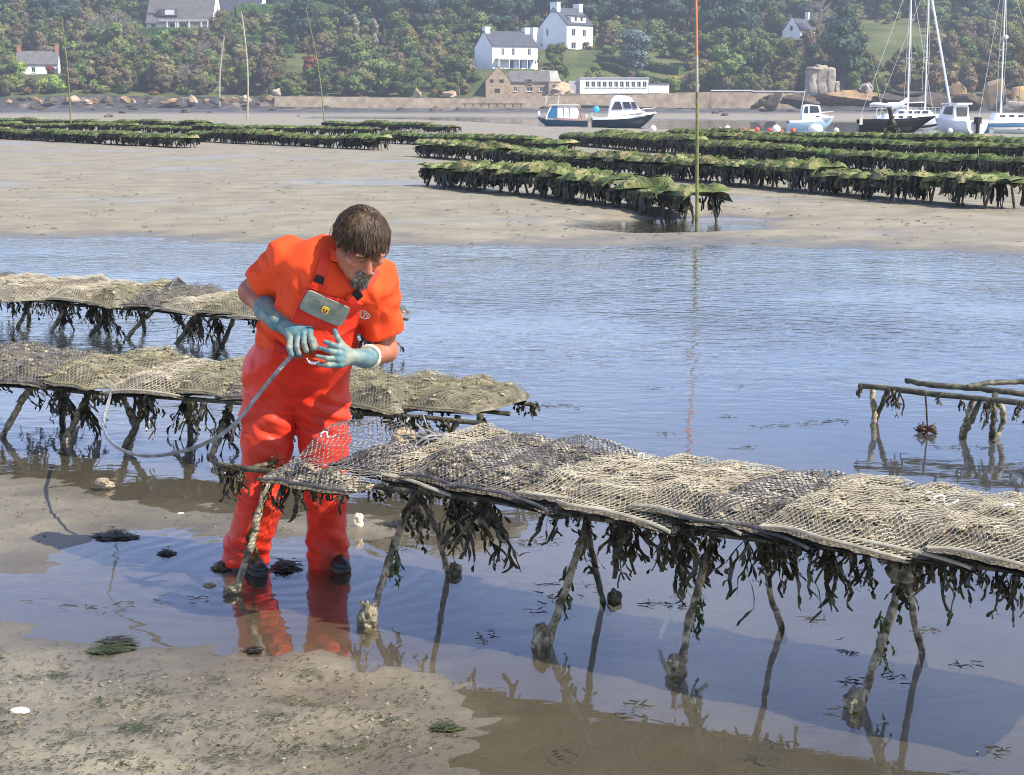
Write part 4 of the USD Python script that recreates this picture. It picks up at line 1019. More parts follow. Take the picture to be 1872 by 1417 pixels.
# stone boathouse with its wing, and the pale ruin beside it
h = House('stone_boathouse', 'brown stone boathouse gable at the water with small square windows', 888, 178, 388, math.radians(2), 5.2, 8.0, 4.0, 0.1, stone, slate2, 'boathouse', over=0.1)
for_g = [(0, -1.5), (5.2, -1.5), (5.2, 3.4), (2.6, 6.4), (0, 3.4)]
ho = [(0.9, 3.0, 0.75, 0.75), (2.9, 3.0, 0.9, 0.75), (1.9, 0.9, 1.1, 0.9)]
part(h.t, 'wall', h.L(cat([h.panel(for_g, ho, 'front'), h.panel([(0.302, -1.5), (7.9, -1.5), (7.9, 3.4), (0.302, 3.4)], [], 'left'), h.panel([(0.302, -1.5), (7.9, -1.5), (7.9, 3.4), (0.302, 3.4)], [], 'right')])), stone)
for x, z, ww, hh in ho:
    h.box('window', (x + ww / 2, 0.22, z + hh / 2), (ww - 0.02, 0.05, hh - 0.02), glassm)
v = []
for sg in (0, 1):
    X = (lambda x: x) if sg == 0 else (lambda x: 5.2 - x)
    q = [(X(-0.25), 0.05, 3.15), (X(2.6), 0.05, 6.48), (X(2.6), 8, 6.48), (X(-0.25), 8, 3.15)]
    vv = np.array(q + [(a, b, c + 0.2) for a, b, c in q]); f = np.array([[0, 1, 2], [0, 2, 3], [4, 6, 5], [4, 7, 6], [0, 4, 5], [0, 5, 1], [1, 5, 6], [1, 6, 2], [2, 6, 7], [2, 7, 3], [3, 7, 4], [3, 4, 0]])
    v.append((vv, f[:, ::-1] if sg else f))
part(h.t, 'roof', h.L(cat(v)), slate2)
w = House('stone_wing', 'low brown stone wing with a broken slate roof against the boathouse gable', 931, 175, 388.5, math.radians(2), 8.6, 6.0, 2.9, 2.1, stone, slate2, 'boathouse')
w.walls(front=[(0.9, 0.9, 0.7, 0.9), (3.6, 0.9, 1.35, 0.9), (6.4, 0.9, 0.75, 0.9)])
w.roof(); dm = w.box('dormer', (4.3, 0.4, 3.0), (1.3, 1.2, 1.2), stone); w.box('opening', (4.3, -0.22, 3.0), (0.9, 0.05, 0.8), darkm, dm)
h = House('small_stone_porch', 'square stone porch with a dark window at the right end of the wing', 1003, 172, 388, math.radians(2), 2.6, 2.6, 2.4, 0.2, stone, stone, 'outbuilding', flat=True, over=0.05)
h.walls(front=[(0.7, 0.7, 0.9, 1.2)]); h.roof()
BB.append((876, 1008, 120, 180, 388))
m = [(0, -1), (4.8, -1), (4.8, 2.0), (3.9, 3.6), (3.7, 4.7), (0, 4.8)]
g = trimesh.creation.extrude_polygon(Polygon(m), 0.6, engine='earcut'); vv = np.array(g.vertices)
q = D(988, 170, 394)
t = thing('ruined_wall', 'roofless whitewashed gable wall between the stone boathouse and the long white shed', 'wall', q)
part(t, 'wall', (np.c_[vv[:, 0], vv[:, 2], vv[:, 1]] + q, np.array(g.faces)[:, ::-1]), pm('whitewash', [(0.5, 0.47, 0.42), (0.66, 0.63, 0.58), (0.74, 0.72, 0.68)], scale=0.7, rough=0.9))
part(t, 'rubble', cat([ball(q + np.array([4.3 + 0.5 * k, -0.4, 0.1 + 0.3 * (k % 2)]), (0.8, 0.6, 0.7), 2, 0.4, 2, k) for k in range(5)]), stone)
BB.append((985, 1050, 126, 172, 394))
# long white shed
h = House('white_shed', 'long low white shed with a row of ten small dark windows', 1060, 172, 394, math.radians(4), 14.9, 6.0, 3.3, 0.2, white, greym, 'shed', flat=True, over=0.15)
h.walls(front=[(1.2 + 1.24 * k, 1.45, 0.85, 1.2) for k in range(11)]); h.roof()
h.box('side_annex', (-1.2, 3.0, 1.3), (2.3, 5.0, 3.0), greym)
h.box('right_annex', (17.2, 2.6, 0.9), (4.4, 5.0, 2.6), white)
h.box('annex_roof', (17.2, 2.6, 2.3), (4.7, 5.4, 0.18), slate2)
BB.append((1045, 1228, 140, 175, 394))
# big slate-roofed house at the top left, cut by the frame
h = House('slate_roof_house', 'big house with a huge slate roof and white posts, cut by the picture top', 268, 56, 505, math.radians(-6), 18.5, 11, 2.7, 8.5, white, slate2, over=0.6)
h.walls(front=[(1.2, 0.8, 1.4, 1.3), (6.5, 0.2, 1.8, 2.2), (9.6, 0.2, 1.8, 2.2), (13.4, 0.2, 1.8, 2.2)]); rf = h.roof()
h.box('gutter', (10.5, -0.75, 2.75), (13.5, 0.15, 0.22), framem)
for x in (6.0, 8.4, 9.0, 12.2, 15.6, 17.4):
    h.box('porch_post', (x, -0.5, 1.2), (0.35, 0.35, 2.9), white)
h.box('panel', (14.6, -0.3, 1.3), (1.9, 0.1, 2.4), pm('ochre_panel', [(0.5, 0.33, 0.18), (0.55, 0.38, 0.22)]))
dm = h.box('dormer', (6.0, 1.6, 4.9), (5.6, 3.0, 1.9), slate2); h.box('blind', (6.6, 0.06, 4.9), (2.6, 0.06, 1.3), white, dm); h.box('window', (3.9, 0.06, 4.7), (1.0, 0.05, 1.1), glassm, dm)
h.box('window', (1.0, 0.9, 4.4), (1.6, 0.1, 0.9), glassm); h.box('chimney', (-0.4, 5.2, 8.6), (1.0, 1.4, 6.0), pm('brick_red', [(0.30, 0.13, 0.08), (0.4, 0.2, 0.13)], rough=0.9))
BB.append((262, 392, 0, 58, 505))
h = House('slate_roof_house', 'second slate roof rising right of the big one behind the dark hedge', 400, 40, 520, math.radians(-6), 12.0, 9, 2.6, 7.0, white, slate, over=0.4)
h.walls(front=[(1.0, 0.9, 1.0, 1.0)]); h.roof()
BB.append((395, 480, 0, 24, 520))
# cottage at the far left
h = House('cottage', 'small cottage with a grey roof and two red brick chimneys at the far left', 30, 140, 432, math.radians(8), 9.6, 6, 2.9, 2.9, white, slate2)
h.walls(front=[(3.5, 1.0, 0.9, 1.2), (8.0, 0.2, 0.9, 1.9)]); rf = h.roof()
rb = MATS['brick_red']
h.chimney(rf, 0.4, 0.8, 1.0, 1.5, rb); h.chimney(rf, 9.2, 0.8, 1.0, 1.9, rb)
h.box('shutter', (7.55, -0.05, 1.15), (0.7, 0.08, 1.8), bluem)
BB.append((40, 112, 86, 140, 432))
# gable house among the right-hand trees
h = House('gable_house', 'small white gable with slate roof half buried among the trees at right', 1430, 74, 474, math.radians(-38), 5.2, 9, 3.2, 0.1, white, slate)
gp = [(0, -2), (5.2, -2), (5.2, 2.2), (2.6, 5.6), (0, 2.2)]
part(h.t, 'wall', h.L(cat([h.panel(gp, [(2.2, 2.4, 0.8, 1.2)], 'front'), h.panel([(0.302, -2), (9, -2), (9, 2.2), (0.302, 2.2)], [], 'left'), h.panel([(0.302, -2), (9, -2), (9, 2.2), (0.302, 2.2)], [], 'right')])), white)
h.box('window', (2.6, 0.22, 3.0), (0.78, 0.05, 1.18), glassm)
part(h.t, 'roof', h.L(cat([(vv * np.array([1.0, 1.15, 0.92]) + np.array([0, 0, -0.55]), ff) for vv, ff in v])), slate)
h.box('chimney', (2.6, 8.2, 6.2), (0.9, 0.9, 2.4), white)
BB.append((1408, 1468, 34, 72, 474))
# sea walls
def seawall(pts, y, thick, lab, capm=None, mat=stone2, name='sea_wall'):
    q0 = D(pts[0][0], pts[0][1], y)
    t = thing(name, lab, 'sea wall', q0)
    n = len(pts)
    for k in range(n - 1):
        (xa, ta, ba), (xb, tb_, bb) = pts[k], pts[k + 1]
        A, B, C_, E = D(xa, ta, y), D(xb, tb_, y), D(xb, bb, y), D(xa, ba, y)
        v = np.array([A, B, C_ - np.array([0, 0.3, 0.6]), E - np.array([0, 0.3, 0.6])]); v2 = v + np.array([0, thick, 0])
        vv = np.vstack([v, v2]); f = np.array([[0, 2, 1], [0, 3, 2], [4, 5, 6], [4, 6, 7], [0, 1, 5], [0, 5, 4], [1, 2, 6], [1, 6, 5], [0, 4, 7], [0, 7, 3]])
        part(t, 'wall_section', (vv, f), mat)
        if capm:
            part(t, 'cap', box(((A + B) / 2 + np.array([0, thick / 2, 0.12])), (abs(B[0] - A[0]) - 0.02, thick + 0.3, 0.22)), capm)
seawall([(502, 176, 190), (590, 177, 191), (672, 177, 193)], 379.5, 1.5, 'pale earth-coloured sea wall below the thickets left of the boathouse')
seawall([(672, 178, 194), (760, 179, 196), (850, 180, 198), (960, 176, 196), (1062, 174, 192)], 380.0, 1.5, 'long dark-footed sea wall under the stone boathouse')
seawall([(1062, 173, 186), (1150, 174, 190), (1236, 170, 192), (1300, 168, 194)], 380.5, 1.5, 'brown sea wall under the white shed, behind the cruiser')
seawall([(1300, 167, 196), (1374, 166, 196), (1377, 168, 196), (1452, 168, 193), (1478, 170, 193)], 377, 1.2, 'pale sea wall with a light coping between the red buoys and the granite boulder', capm=framem)
# slipway on posts
q = D(850, 195, 378)
t = thing('slipway', 'dark plank slipway on short posts at the foot of the boathouse sea wall', 'slipway', q)
for k in range(8):
    part(t, 'plank', box(q + np.array([1.65 * k, 0, 0.55]), (1.6, 1.4, 0.18)), darkm)
    part(t, 'post', box(q + np.array([1.65 * k, -0.3, -0.35]), (0.25, 0.25, 1.7)), stone2)

# ------------------------------------------------------------------ rocks of the shore
rockm = pm('granite', [(0.12, 0.10, 0.085), (0.30, 0.26, 0.21), (0.44, 0.40, 0.34)], scale=0.9, rough=0.85, bump=0.8, bscale=4, bdist=0.15)
ochre = pm('ochre_rock', [(0.10, 0.07, 0.04), (0.24, 0.16, 0.085), (0.36, 0.25, 0.14)], scale=0.7, rough=0.85, bump=0.8, bscale=4, bdist=0.15)
lichen = pm('lichen_rock', [(0.36, (0.13, 0.11, 0.085)), (0.52, (0.27, 0.22, 0.165)), (0.60, (0.35, 0.22, 0.07)), (0.72, (0.38, 0.25, 0.09))], scale=0.35, rough=0.85)
darkrock = pm('weedy_rock', [(0.025, 0.022, 0.016), (0.06, 0.05, 0.035), (0.14, 0.10, 0.06)], scale=0.5, rough=0.8, bump=0.7, bscale=3, bdist=0.15)
def rock(px0, px1, py0, py1, d, mat, seed, lab, cat_='rock', group=None, flatt=0.7, amp=0.5, name='rock'):
    a, b = D(px0, py1, d), D(px1, py0, d)
    c = (a + b) / 2; c[2] -= 0.2
    v, f = ball((0, 0, 0), (1, 1, 1), 3, amp, 1.7, seed)
    rq = np.random.default_rng(seed)
    for _ in range(9):      # split faces
        nn = unit(rq.normal(0, 1, 3) + np.array([0, 0, 0.3])); h_ = rq.uniform(0.45, 0.8); e_ = v @ nn - h_
        v = v - np.where(e_ > 0, e_ * 0.92, 0)[:, None] * nn
    one(name, (v * np.array([abs(b[0] - a[0]) / 2 * 1.15, abs(b[0] - a[0]) / 2 * flatt, (b[2] - a[2]) / 2 * 1.25]) + c, f), mat, lab, cat_, group, smooth=25)
a, b = D(1472, 172, 345), D(1528, 123, 345)
t = thing('granite_boulder', 'tall grey granite boulder split by vertical clefts on the right shore', 'boulder', ((a + b) / 2) * np.array([1, 1, 0]) + np.array([0, 0, a[2]]))
cx, w_, h_ = (a[0] + b[0]) / 2, (b[0] - a[0]), b[2] - a[2]
for k, (dx, ww, top) in enumerate([(-0.30, 0.30, 0.93), (0.0, 0.36, 1.0), (0.30, 0.30, 0.92), (0.52, 0.12, 0.45)]):
    m = trimesh.creation.box((1, 1, 1)).subdivide().subdivide().subdivide()
    vv = np.array(m.vertices) * 2
    vv = vv / np.maximum(np.linalg.norm(np.abs(vv) ** 4, axis=1, keepdims=True) ** 0.25, 1e-6) * 0.5 * (1 + 0.22 * (meshkit.fbm(vv * 1.3 + 9 * k, 3, k)[:, None] - 0.5))
    vv = vv * np.array([ww * w_ * 1.12, 4.0, h_ * top * 1.15]) + np.array([cx + dx * w_, 345, a[2] + h_ * top / 2])
    part(t, 'stone_block', (vv, np.array(m.faces)), rockm, smooth=40)
BB.append((1465, 1535, 118, 172, 340))
part(t, 'capstone', ball((cx - 0.22 * w_, 344.4, a[2] + h_ * 0.93), (w_ * 0.27, 2.0, h_ * 0.09), 3, 0.3, 1.5, 8), rockm, smooth=40)
r = np.random.default_rng(3)
for k, (x0, x1, y0, y1, d, m, lab) in enumerate([
        (1390, 1432, 172, 198, 300, darkrock, 'round dark weedy rock left of the granite boulder'), (1372, 1394, 186, 198, 300, darkrock, 'small dark rock on the mud below the pale sea wall'), (1436, 1490, 168, 192, 330, darkrock, 'dark rock at the foot of the granite boulder'),
        (1480, 1640, 164, 192, 345, ochre, 'long ochre rock bank behind the light-blue cabin boat'), (1600, 1760, 160, 196, 340, darkrock, 'dark bracken-topped rock bank behind the masts'), (1575, 1600, 150, 172, 344, rockm, 'grey stone above the ochre bank'),
        (1735, 1775, 150, 185, 338, ochre, 'ochre rock between the masts'), (1792, 1850, 138, 196, 330, lichen, 'big orange lichen-topped rock beside the right mast'), (1838, 1885, 148, 192, 328, lichen, 'orange rock at the right picture edge'), (1822, 1900, 180, 204, 322, rockm, 'pale rock slope at the right edge behind the blue boat'),
        (1745, 1800, 172, 196, 335, darkrock, 'dark rock below the orange lichen rock'), (756, 770, 160, 176, 384, stone, 'upright pale stone between thicket and boathouse'), (808, 838, 163, 176, 384, stone, 'pale boulder left of the boathouse'), (1008, 1046, 150, 174, 386, stone, 'pale rubble slope right of the whitewashed ruin'),
        (500, 514, 160, 176, 384, rockm, 'small pale pointed stone at the left end of the sea wall')]):
    rock(x0, x1, y0, y1, d, m, 20 + k, lab, amp=0.75)
for k in range(26):
    px = -20 + 520 * (k + r.random()) / 26; wd = r.uniform(8, 30); py = r.uniform(176, 184)
    rock(px, px + wd, py - r.uniform(2, 9), py + 6, 381 + r.uniform(-3, 4), [ochre, ochre, stone, darkrock][int(r.integers(4))], 60 + k, f'{ordinal(k + 1)} ochre rock from the left on the broken left shore', group='ochre rocks of the left shore', amp=0.9)
for k, px in enumerate(sorted(r.uniform(-20, 1500, 46))):
    wd = r.uniform(6, 22); py = r.uniform(190, 204)
    q = GT(px, py + 2)
    s = wd * q[1] / FPX / 2
    one('shore_stone', ball(q + np.array([0, 0, s * 0.15]), (s, s, s * 0.5), 2, 0.7, 1.5, 90 + k), darkrock, f'{ordinal(k + 1)} dark stone from the left on the foreshore below the sea walls', 'stone', 'dark foreshore stones', smooth=40)
# ------------------------------------------------------------------ boats and buoys
def gel(name, c, rough=0.3):
    return pm(name, [tuple(0.92 * x for x in c), c], scale=1.5, rough=rough, coat=0.2)
gwhite = gel('boat_white', (0.78, 0.78, 0.76)); gnavy = gel('boat_navy', (0.012, 0.03, 0.045)); gblue = gel('boat_pale_blue', (0.33, 0.50, 0.60)); gdark = gel('boat_dark_green', (0.012, 0.016, 0.012))
gmid = gel('boat_blue', (0.03, 0.14, 0.28)); gcream = gel('boat_cream', (0.62, 0.60, 0.52)); wood = pm('varnish', [(0.16, 0.06, 0.03), (0.26, 0.10, 0.05)], scale=3, rough=0.35)
alu = pm('mast_metal', [(0.62, 0.62, 0.6), (0.70, 0.70, 0.68)], rough=0.35); sailc = pm('sail_cover', [(0.50, 0.56, 0.60), (0.68, 0.72, 0.74)], scale=2, rough=0.8); canvasd = pm('dark_canvas', [(0.015, 0.02, 0.03), (0.03, 0.035, 0.05)], scale=2, rough=0.8)
def hull(L, B, H, rake=0.14, stern=0.8, sheer=0.3, draft=0.25, z0=None, z1=None, grow=0.0):
    "z0..z1 limits (fractions of the side height) give a band of the hull only"
    R = []
    for s in np.linspace(0, 1, 15):
        b = B / 2 * (1 - s ** 2.6) ** 0.75 * (stern + (1 - stern) * math.sin(min(s * 2, 1) * math.pi / 2)) + 0.01 + grow
        zs = H * (1 + sheer * s * s); zk = -draft + (draft + 0.35 * H) * s ** 5
        x = s * L * (1 - 0)
        ring = []
        for u in np.linspace(0, 1, 7):
            yy = b * (1 - (1 - u) ** 2.2) ; zz = zk + (zs - zk) * u ** 1.3
            xx = x - rake * L * s ** 4 * (1 - u)
            ring.append((xx, yy, zz))
        f0 = (z0 or 0); ring = [p for k, p in enumerate(ring) if k / 6 >= f0 - 1e-6 and k / 6 <= (z1 or 1) + 1e-6]
        R.append(ring)
    R = np.array(R); k, n = R.shape[:2]
    Lf = R * np.array([1, -1, 1])
    out = []
    for A, fl in ((R, False), (Lf, True)):
        v, f = loft(A, close=False, caps=False)
        out.append((v, f[:, ::-1] if fl else f))
    ring = np.vstack([R[0], Lf[0][::-1]]); c = len(ring)
    out.append((ring, np.array([[0, i, i + 1] for i in range(1, c - 1)])))
    deck = np.stack([R[:, -1], Lf[:, -1]], 1) - np.array([0, 0, 0.04]); v, f = loft(deck, close=False, caps=False); out.append((v, f))
    return cat(out)
def prism(prof, w0, w1=None, y0=0.0):
    "side profile (x, z) polygon with half width w0 at the bottom and w1 at the top"
    w1 = w0 if w1 is None else w1
    P = np.asarray(prof, float); zz = (P[:, 1] - P[:, 1].min()) / max(np.ptp(P[:, 1]), 1e-6)
    w = w0 + (w1 - w0) * zz
    a = np.c_[P[:, 0], w + y0, P[:, 1]]; b = np.c_[P[:, 0], -w + y0, P[:, 1]]
    n = len(P); i = np.arange(n); j = (i + 1) % n
    tri = trimesh.creation.triangulate_polygon(Polygon(P), engine='earcut')[1]
    return np.vstack([a, b]), np.vstack([np.c_[i, j, j + n], np.c_[i, j + n, i + n], tri, tri[:, ::-1] + n])
class Boat:
    def __init__(s, name, lab, px_stern, py, px_bow, d, cat_='boat', yaw=0.0, z=None):
        a, b = D(px_stern, py, d), D(px_bow, py, d)
        s.L = abs(b[0] - a[0]) / max(math.cos(yaw), 0.3); s.yaw = yaw if b[0] > a[0] else math.pi - yaw
        s.o = np.array([a[0], d, 0.0 if z is None else z]); s.t = thing(name, lab, cat_, s.o)
    def p(s, name, m, mat, parent=None, smooth=False):
        return part(parent or s.t, name, rot(m, s.yaw, s.o), mat, smooth=smooth)
# dark-blue hulled cabin cruiser
b = Boat('cabin_cruiser', 'white-topped cabin cruiser with a dark blue hull and three dark side windows', 1082, 232, 1198, 151)
L_ = b.L
b.p('hull', hull(L_, 2.3, 0.80, 0.16, 0.9, 0.45), gnavy, smooth=35); b.p('topside', hull(L_, 2.3, 0.86, 0.16, 0.9, 0.50, z0=0.83, grow=0.02), gwhite, smooth=35)
b.p('foredeck', prism([(0.5 * L_, 0.8), (0.96 * L_, 1.1), (0.80 * L_, 1.32), (0.50 * L_, 1.45)], 0.95, 0.7), gwhite)
c = b.p('cabin', prism([(0.24 * L_, 0.8), (0.80 * L_, 1.25), (0.70 * L_, 1.75), (0.60 * L_, 2.45), (0.52 * L_, 2.60), (0.36 * L_, 2.62), (0.30 * L_, 2.3)], 1.0, 0.78), gwhite)
for q in ([(0.30 * L_, 1.5), (0.47 * L_, 1.5), (0.43 * L_, 2.12), (0.355 * L_, 2.12)], [(0.50 * L_, 1.58), (0.61 * L_, 1.58), (0.575 * L_, 2.08), (0.475 * L_, 2.1)], [(0.635 * L_, 1.58), (0.71 * L_, 1.58), (0.655 * L_, 2.08), (0.605 * L_, 2.08)]):
    b.p('window', prism(q, 0.99, 0.90), glassm, c)
b.p('bow_rail', cat([tube([(0.78 * L_, s * 0.6, 1.15), (0.8 * L_, s * 0.6, 1.5), (1.0 * L_, 0, 1.6)], 0.02, 4) for s in (-1, 1)]), alu)
b.p('anchor', box((0.985 * L_, 0, 1.2), (0.3, 0.16, 0.12)), gwhite); b.p('stern_rail', tube([(0.02, -0.8, 0.7), (0.02, -0.8, 1.2), (0.02, 0.8, 1.2), (0.02, 0.8, 0.7)], 0.02, 4), alu)
q = D(1090, 200, 150.5); one('blue_buoy_marker', cat([ball(q, (0.27, 0.12, 0.27), 2), tube([q, q - np.array([-0.2, 0, 1.2])], 0.025, 5)]), gel('sky_blue', (0.05, 0.42, 0.68)), 'bright blue round float held up on the stern of the cruiser', 'float', smooth=True)
# little blue-cabined boat
b = Boat('cabin_boat', 'small boat with a blue wheelhouse window and white cabin doors beside the cruiser', 1074, 228, 982, 166)
L_ = b.L
b.p('hull', hull(L_, 1.9, 0.55, 0.1, 0.9, 0.3), gel('boat_teal', (0.02, 0.07, 0.11)), smooth=35); b.p('gunwale', hull(L_, 1.9, 0.60, 0.1, 0.9, 0.3, z0=0.83, grow=0.03), gel('boat_pink', (0.50, 0.30, 0.26)), smooth=35)
c = b.p('cabin', prism([(0.22 * L_, 0.5), (0.84 * L_, 0.55), (0.80 * L_, 1.1), (0.72 * L_, 1.85), (0.22 * L_, 1.75), (0.17 * L_, 1.1)], 0.7, 0.62), gwhite)
b.p('roof', box((0.47 * L_, 0, 1.85), (0.6 * L_, 1.5, 0.10)), gcream, c); b.p('window', prism([(0.6 * L_, 0.62), (0.80 * L_, 0.62), (0.78 * L_, 1.1), (0.70 * L_, 1.72), (0.6 * L_, 1.72)], 0.715, 0.645), gmid, c)
b.p('door_seam', cat([box((x * L_, 0.68, 1.15), (0.05, 0.06, 1.0)) for x in (0.35, 0.47)]), gcream, c); b.p('post', tube([(0.12 * L_, 0.5, 0.55), (0.2 * L_, 0.5, 1.7)], 0.05, 5), wood)
for x in (0.62, 0.86):
    b.p('antenna', tube([(x * L_ - 0.1, 0.3, 1.85), (x * L_ - 0.25, 0.3, 2.75)], 0.02, 4), gwhite)
b.p('fender', ball((0.97 * L_, 0.2, 1.0), (0.14, 0.14, 0.28), 2), gwhite); b.p('fender', ball((0.03 * L_, 0.3, 0.8), (0.12, 0.12, 0.2), 2), gcream)
# light-blue cabin boat
b = Boat('cabin_boat', 'light-blue hulled cabin boat with a white wheelhouse near the white buoys', 1440, 236, 1524, 138)
L_ = b.L
b.p('hull', hull(L_, 1.5, 0.62, 0.14, 0.92, 0.42), gblue, smooth=35); b.p('topside', hull(L_, 1.5, 0.72, 0.14, 0.92, 0.45, z0=0.83, grow=0.02), gwhite, smooth=35)
b.p('coachroof', prism([(0.30 * L_, 0.7), (0.95 * L_, 0.95), (0.78 * L_, 1.12), (0.45 * L_, 1.25)], 0.6, 0.5), gwhite)
c = b.p('wheelhouse', prism([(0.28 * L_, 0.7), (0.72 * L_, 1.1), (0.66 * L_, 1.82), (0.40 * L_, 1.9), (0.30 * L_, 1.8)], 0.58, 0.5), gwhite)
b.p('window', prism([(0.32 * L_, 1.25), (0.41 * L_, 1.25), (0.41 * L_, 1.74), (0.34 * L_, 1.74)], 0.565, 0.53), glassm, c); b.p('window', prism([(0.45 * L_, 1.25), (0.66 * L_, 1.3), (0.62 * L_, 1.75), (0.45 * L_, 1.78)], 0.56, 0.53), glassm, c)
b.p('porthole', ball((0.62 * L_, -0.55, 1.0), (0.14, 0.05, 0.05), 1), glassm); b.p('antenna', tube([(0.3 * L_, 0, 1.85), (0.36 * L_, 0, 3.0)], 0.02, 4), gwhite)
b.p('bow_rail', cat([tube([(0.7 * L_, s * 0.4, 0.95), (0.72 * L_, s * 0.4, 1.3), (0.99 * L_, 0, 1.35)], 0.018, 4) for s in (-1, 1)]), alu)
def rig(b, xm, zdeck, Hm, spread, boom=None, stays=True, rm=0.055, cover=None, furl=None):
    b.p('mast', tube([(xm, 0, zdeck - 0.2), (xm, 0, Hm)], [rm * 1.1, rm * 0.8], 7), alu, smooth=True)
    b.p('spreader', tube([(xm - 0.02, -spread, Hm * 0.48), (xm, 0, Hm * 0.47), (xm - 0.02, spread, Hm * 0.48)], 0.03, 5), alu)
    if stays:
        for s in (-1, 1):
            b.p('shroud', tube([(xm - 0.1, s * 0.8, zdeck), (xm - 0.02, s * spread, Hm * 0.48), (xm, 0, Hm)], 0.011, 3), alu)
        b.p('backstay', tube([(0.02 * b.L, 0, zdeck), (xm, 0, Hm)], 0.011, 3), alu)
    b.p('forestay', tube([(0.98 * b.L, 0, zdeck), (xm + 0.02, 0, Hm * 0.96)], furl or 0.011, 5 if furl else 3), sailc if furl else alu)
    if boom:
        b.p('boom', tube([(xm, 0, zdeck + 0.85), (xm - boom, 0, zdeck + 0.8)], 0.05, 5), alu)
        if cover:
            b.p('sail_cover', tube(spline([(xm - 0.02, 0, zdeck + 1.35), (xm - 0.4, 0, zdeck + 1.0), (xm - boom * 0.55, 0, zdeck + 0.9), (xm - boom, 0, zdeck + 0.92)], 12), [0.1, 0.15, 0.18, 0.17, 0.16, 0.15, 0.14, 0.13, 0.13, 0.12, 0.11, 0.06], 7), cover, smooth=True)
# dark sailing boat in front
b = Boat('sailing_boat', 'dark-hulled sailing boat with white cabin top and a blue-grey sail cover', 1568, 241, 1710, 125)
L_ = b.L
b.p('hull', hull(L_, 1.9, 0.86, 0.26, 0.55, 0.26, 0.3), gdark, smooth=35); b.p('rubbing_strake', hull(L_, 1.9, 0.89, 0.26, 0.55, 0.26, 0.3, z0=0.83, grow=0.02), gdark, smooth=35)
b.p('cabin', prism([(0.30 * L_, 0.8), (0.76 * L_, 0.88), (0.72 * L_, 1.2), (0.34 * L_, 1.27)], 0.62, 0.5), gwhite)
for k in range(3):
    b.p('window', box(((0.42 + 0.11 * k) * L_, 0, 1.06), (0.30, 1.17, 0.12)), glassm)
rig(b, 0.63 * L_, 0.95, 10.5, 0.75, 2.6, cover=sailc)
b.p('pulpit', cat([tube([(0.04 * L_, s * 0.45, 0.6), (0.03 * L_, s * 0.45, 1.15), (0.03 * L_, 0, 1.2)], 0.018, 4) for s in (-1, 1)]), alu)
b.p('outboard', box((0.02 * L_, -0.5, 0.75), (0.2, 0.2, 0.45)), gcream)
# white sloop behind with a furled headsail
b = Boat('sailing_boat', 'white sloop with a thick furled headsail slanting to its bow, behind the dark boat', 1598, 233, 1742, 142)
L_ = b.L
b.p('hull', hull(L_, 2.2, 1.0, 0.18, 0.85, 0.18, 0.3), gwhite, smooth=35); b.p('boot_stripe', hull(L_, 2.2, 0.99, 0.18, 0.85, 0.18, 0.3, z0=0.3, z1=0.5, grow=0.012), gnavy, smooth=35)
b.p('cabin', prism([(0.22 * L_, 0.95), (0.74 * L_, 1.1), (0.68 * L_, 1.45), (0.3 * L_, 1.5)], 0.75, 0.6), gwhite)
for k in range(4):
    b.p('window', box(((0.32 + 0.10 * k) * L_, 0, 1.3), (0.42, 1.42, 0.16)), glassm)
rig(b, 0.635 * L_, 1.2, 11.5, 0.95, 2.9, furl=0.10)
b.p('sail_cover', tube(spline([(0.62 * L_, 0, 2.75), (0.50 * L_, 0, 2.6), (0.36 * L_, 0, 2.65), (0.2 * L_, 0, 2.8)], 10), [0.08, 0.15, 0.16, 0.15, 0.15, 0.14, 0.14, 0.13, 0.12, 0.06], 7), canvasd, smooth=True)
b.p('rail', cat([tube([(x * L_, s * 0.9, 1.0), (x * L_, s * 0.9, 1.6)], 0.018, 4) for x in np.linspace(0.05, 0.8, 6) for s in (-1, 1)] + [tube([(0.05 * L_, s * 0.9, 1.6), (0.8 * L_, s * 0.9, 1.62)], 0.014, 4) for s in (-1, 1)]), alu)
# motor boat seen from the stern
b = Boat('motor_boat', 'white motor boat seen from its stern with a dark outboard motor', 1796, 242, 1745, 122, yaw=math.radians(-62))
L_ = 4.2
b.o = D(1786, 242, 122) * np.array([1, 1, 0]); b.yaw = math.radians(118); BASE[b.t] = BASE[b.t]
b.p('hull', hull(L_, 1.9, 0.72, 0.14, 0.95, 0.4), gwhite, smooth=35); b.p('topside', hull(L_, 1.9, 0.78, 0.14, 0.95, 0.4, z0=0.83, grow=0.02), gwhite, smooth=35)
c = b.p('wheelhouse', cat([prism([(1.5, 0.7), (3.2, 0.9), (2.8, 1.8), (1.6, 1.9)], 0.68, 0.58), box((2.1, 0, 1.95), (1.6, 1.35, 0.10))]), gwhite)
b.p('window', box((1.5, 0, 1.4), (0.05, 0.9, 0.6)), glassm, c); b.p('window', prism([(1.75, 1.2), (2.7, 1.25), (2.5, 1.75), (1.78, 1.78)], 0.66, 0.61), glassm, c)
b.p('outboard', cat([box((-0.18, 0.12, 0.85), (0.38, 0.34, 0.42)), box((-0.2, 0.12, 0.35), (0.2, 0.16, 0.9))]), darkm); b.p('seat', box((0.7, 0, 0.7), (0.6, 1.4, 0.25)), gcream)
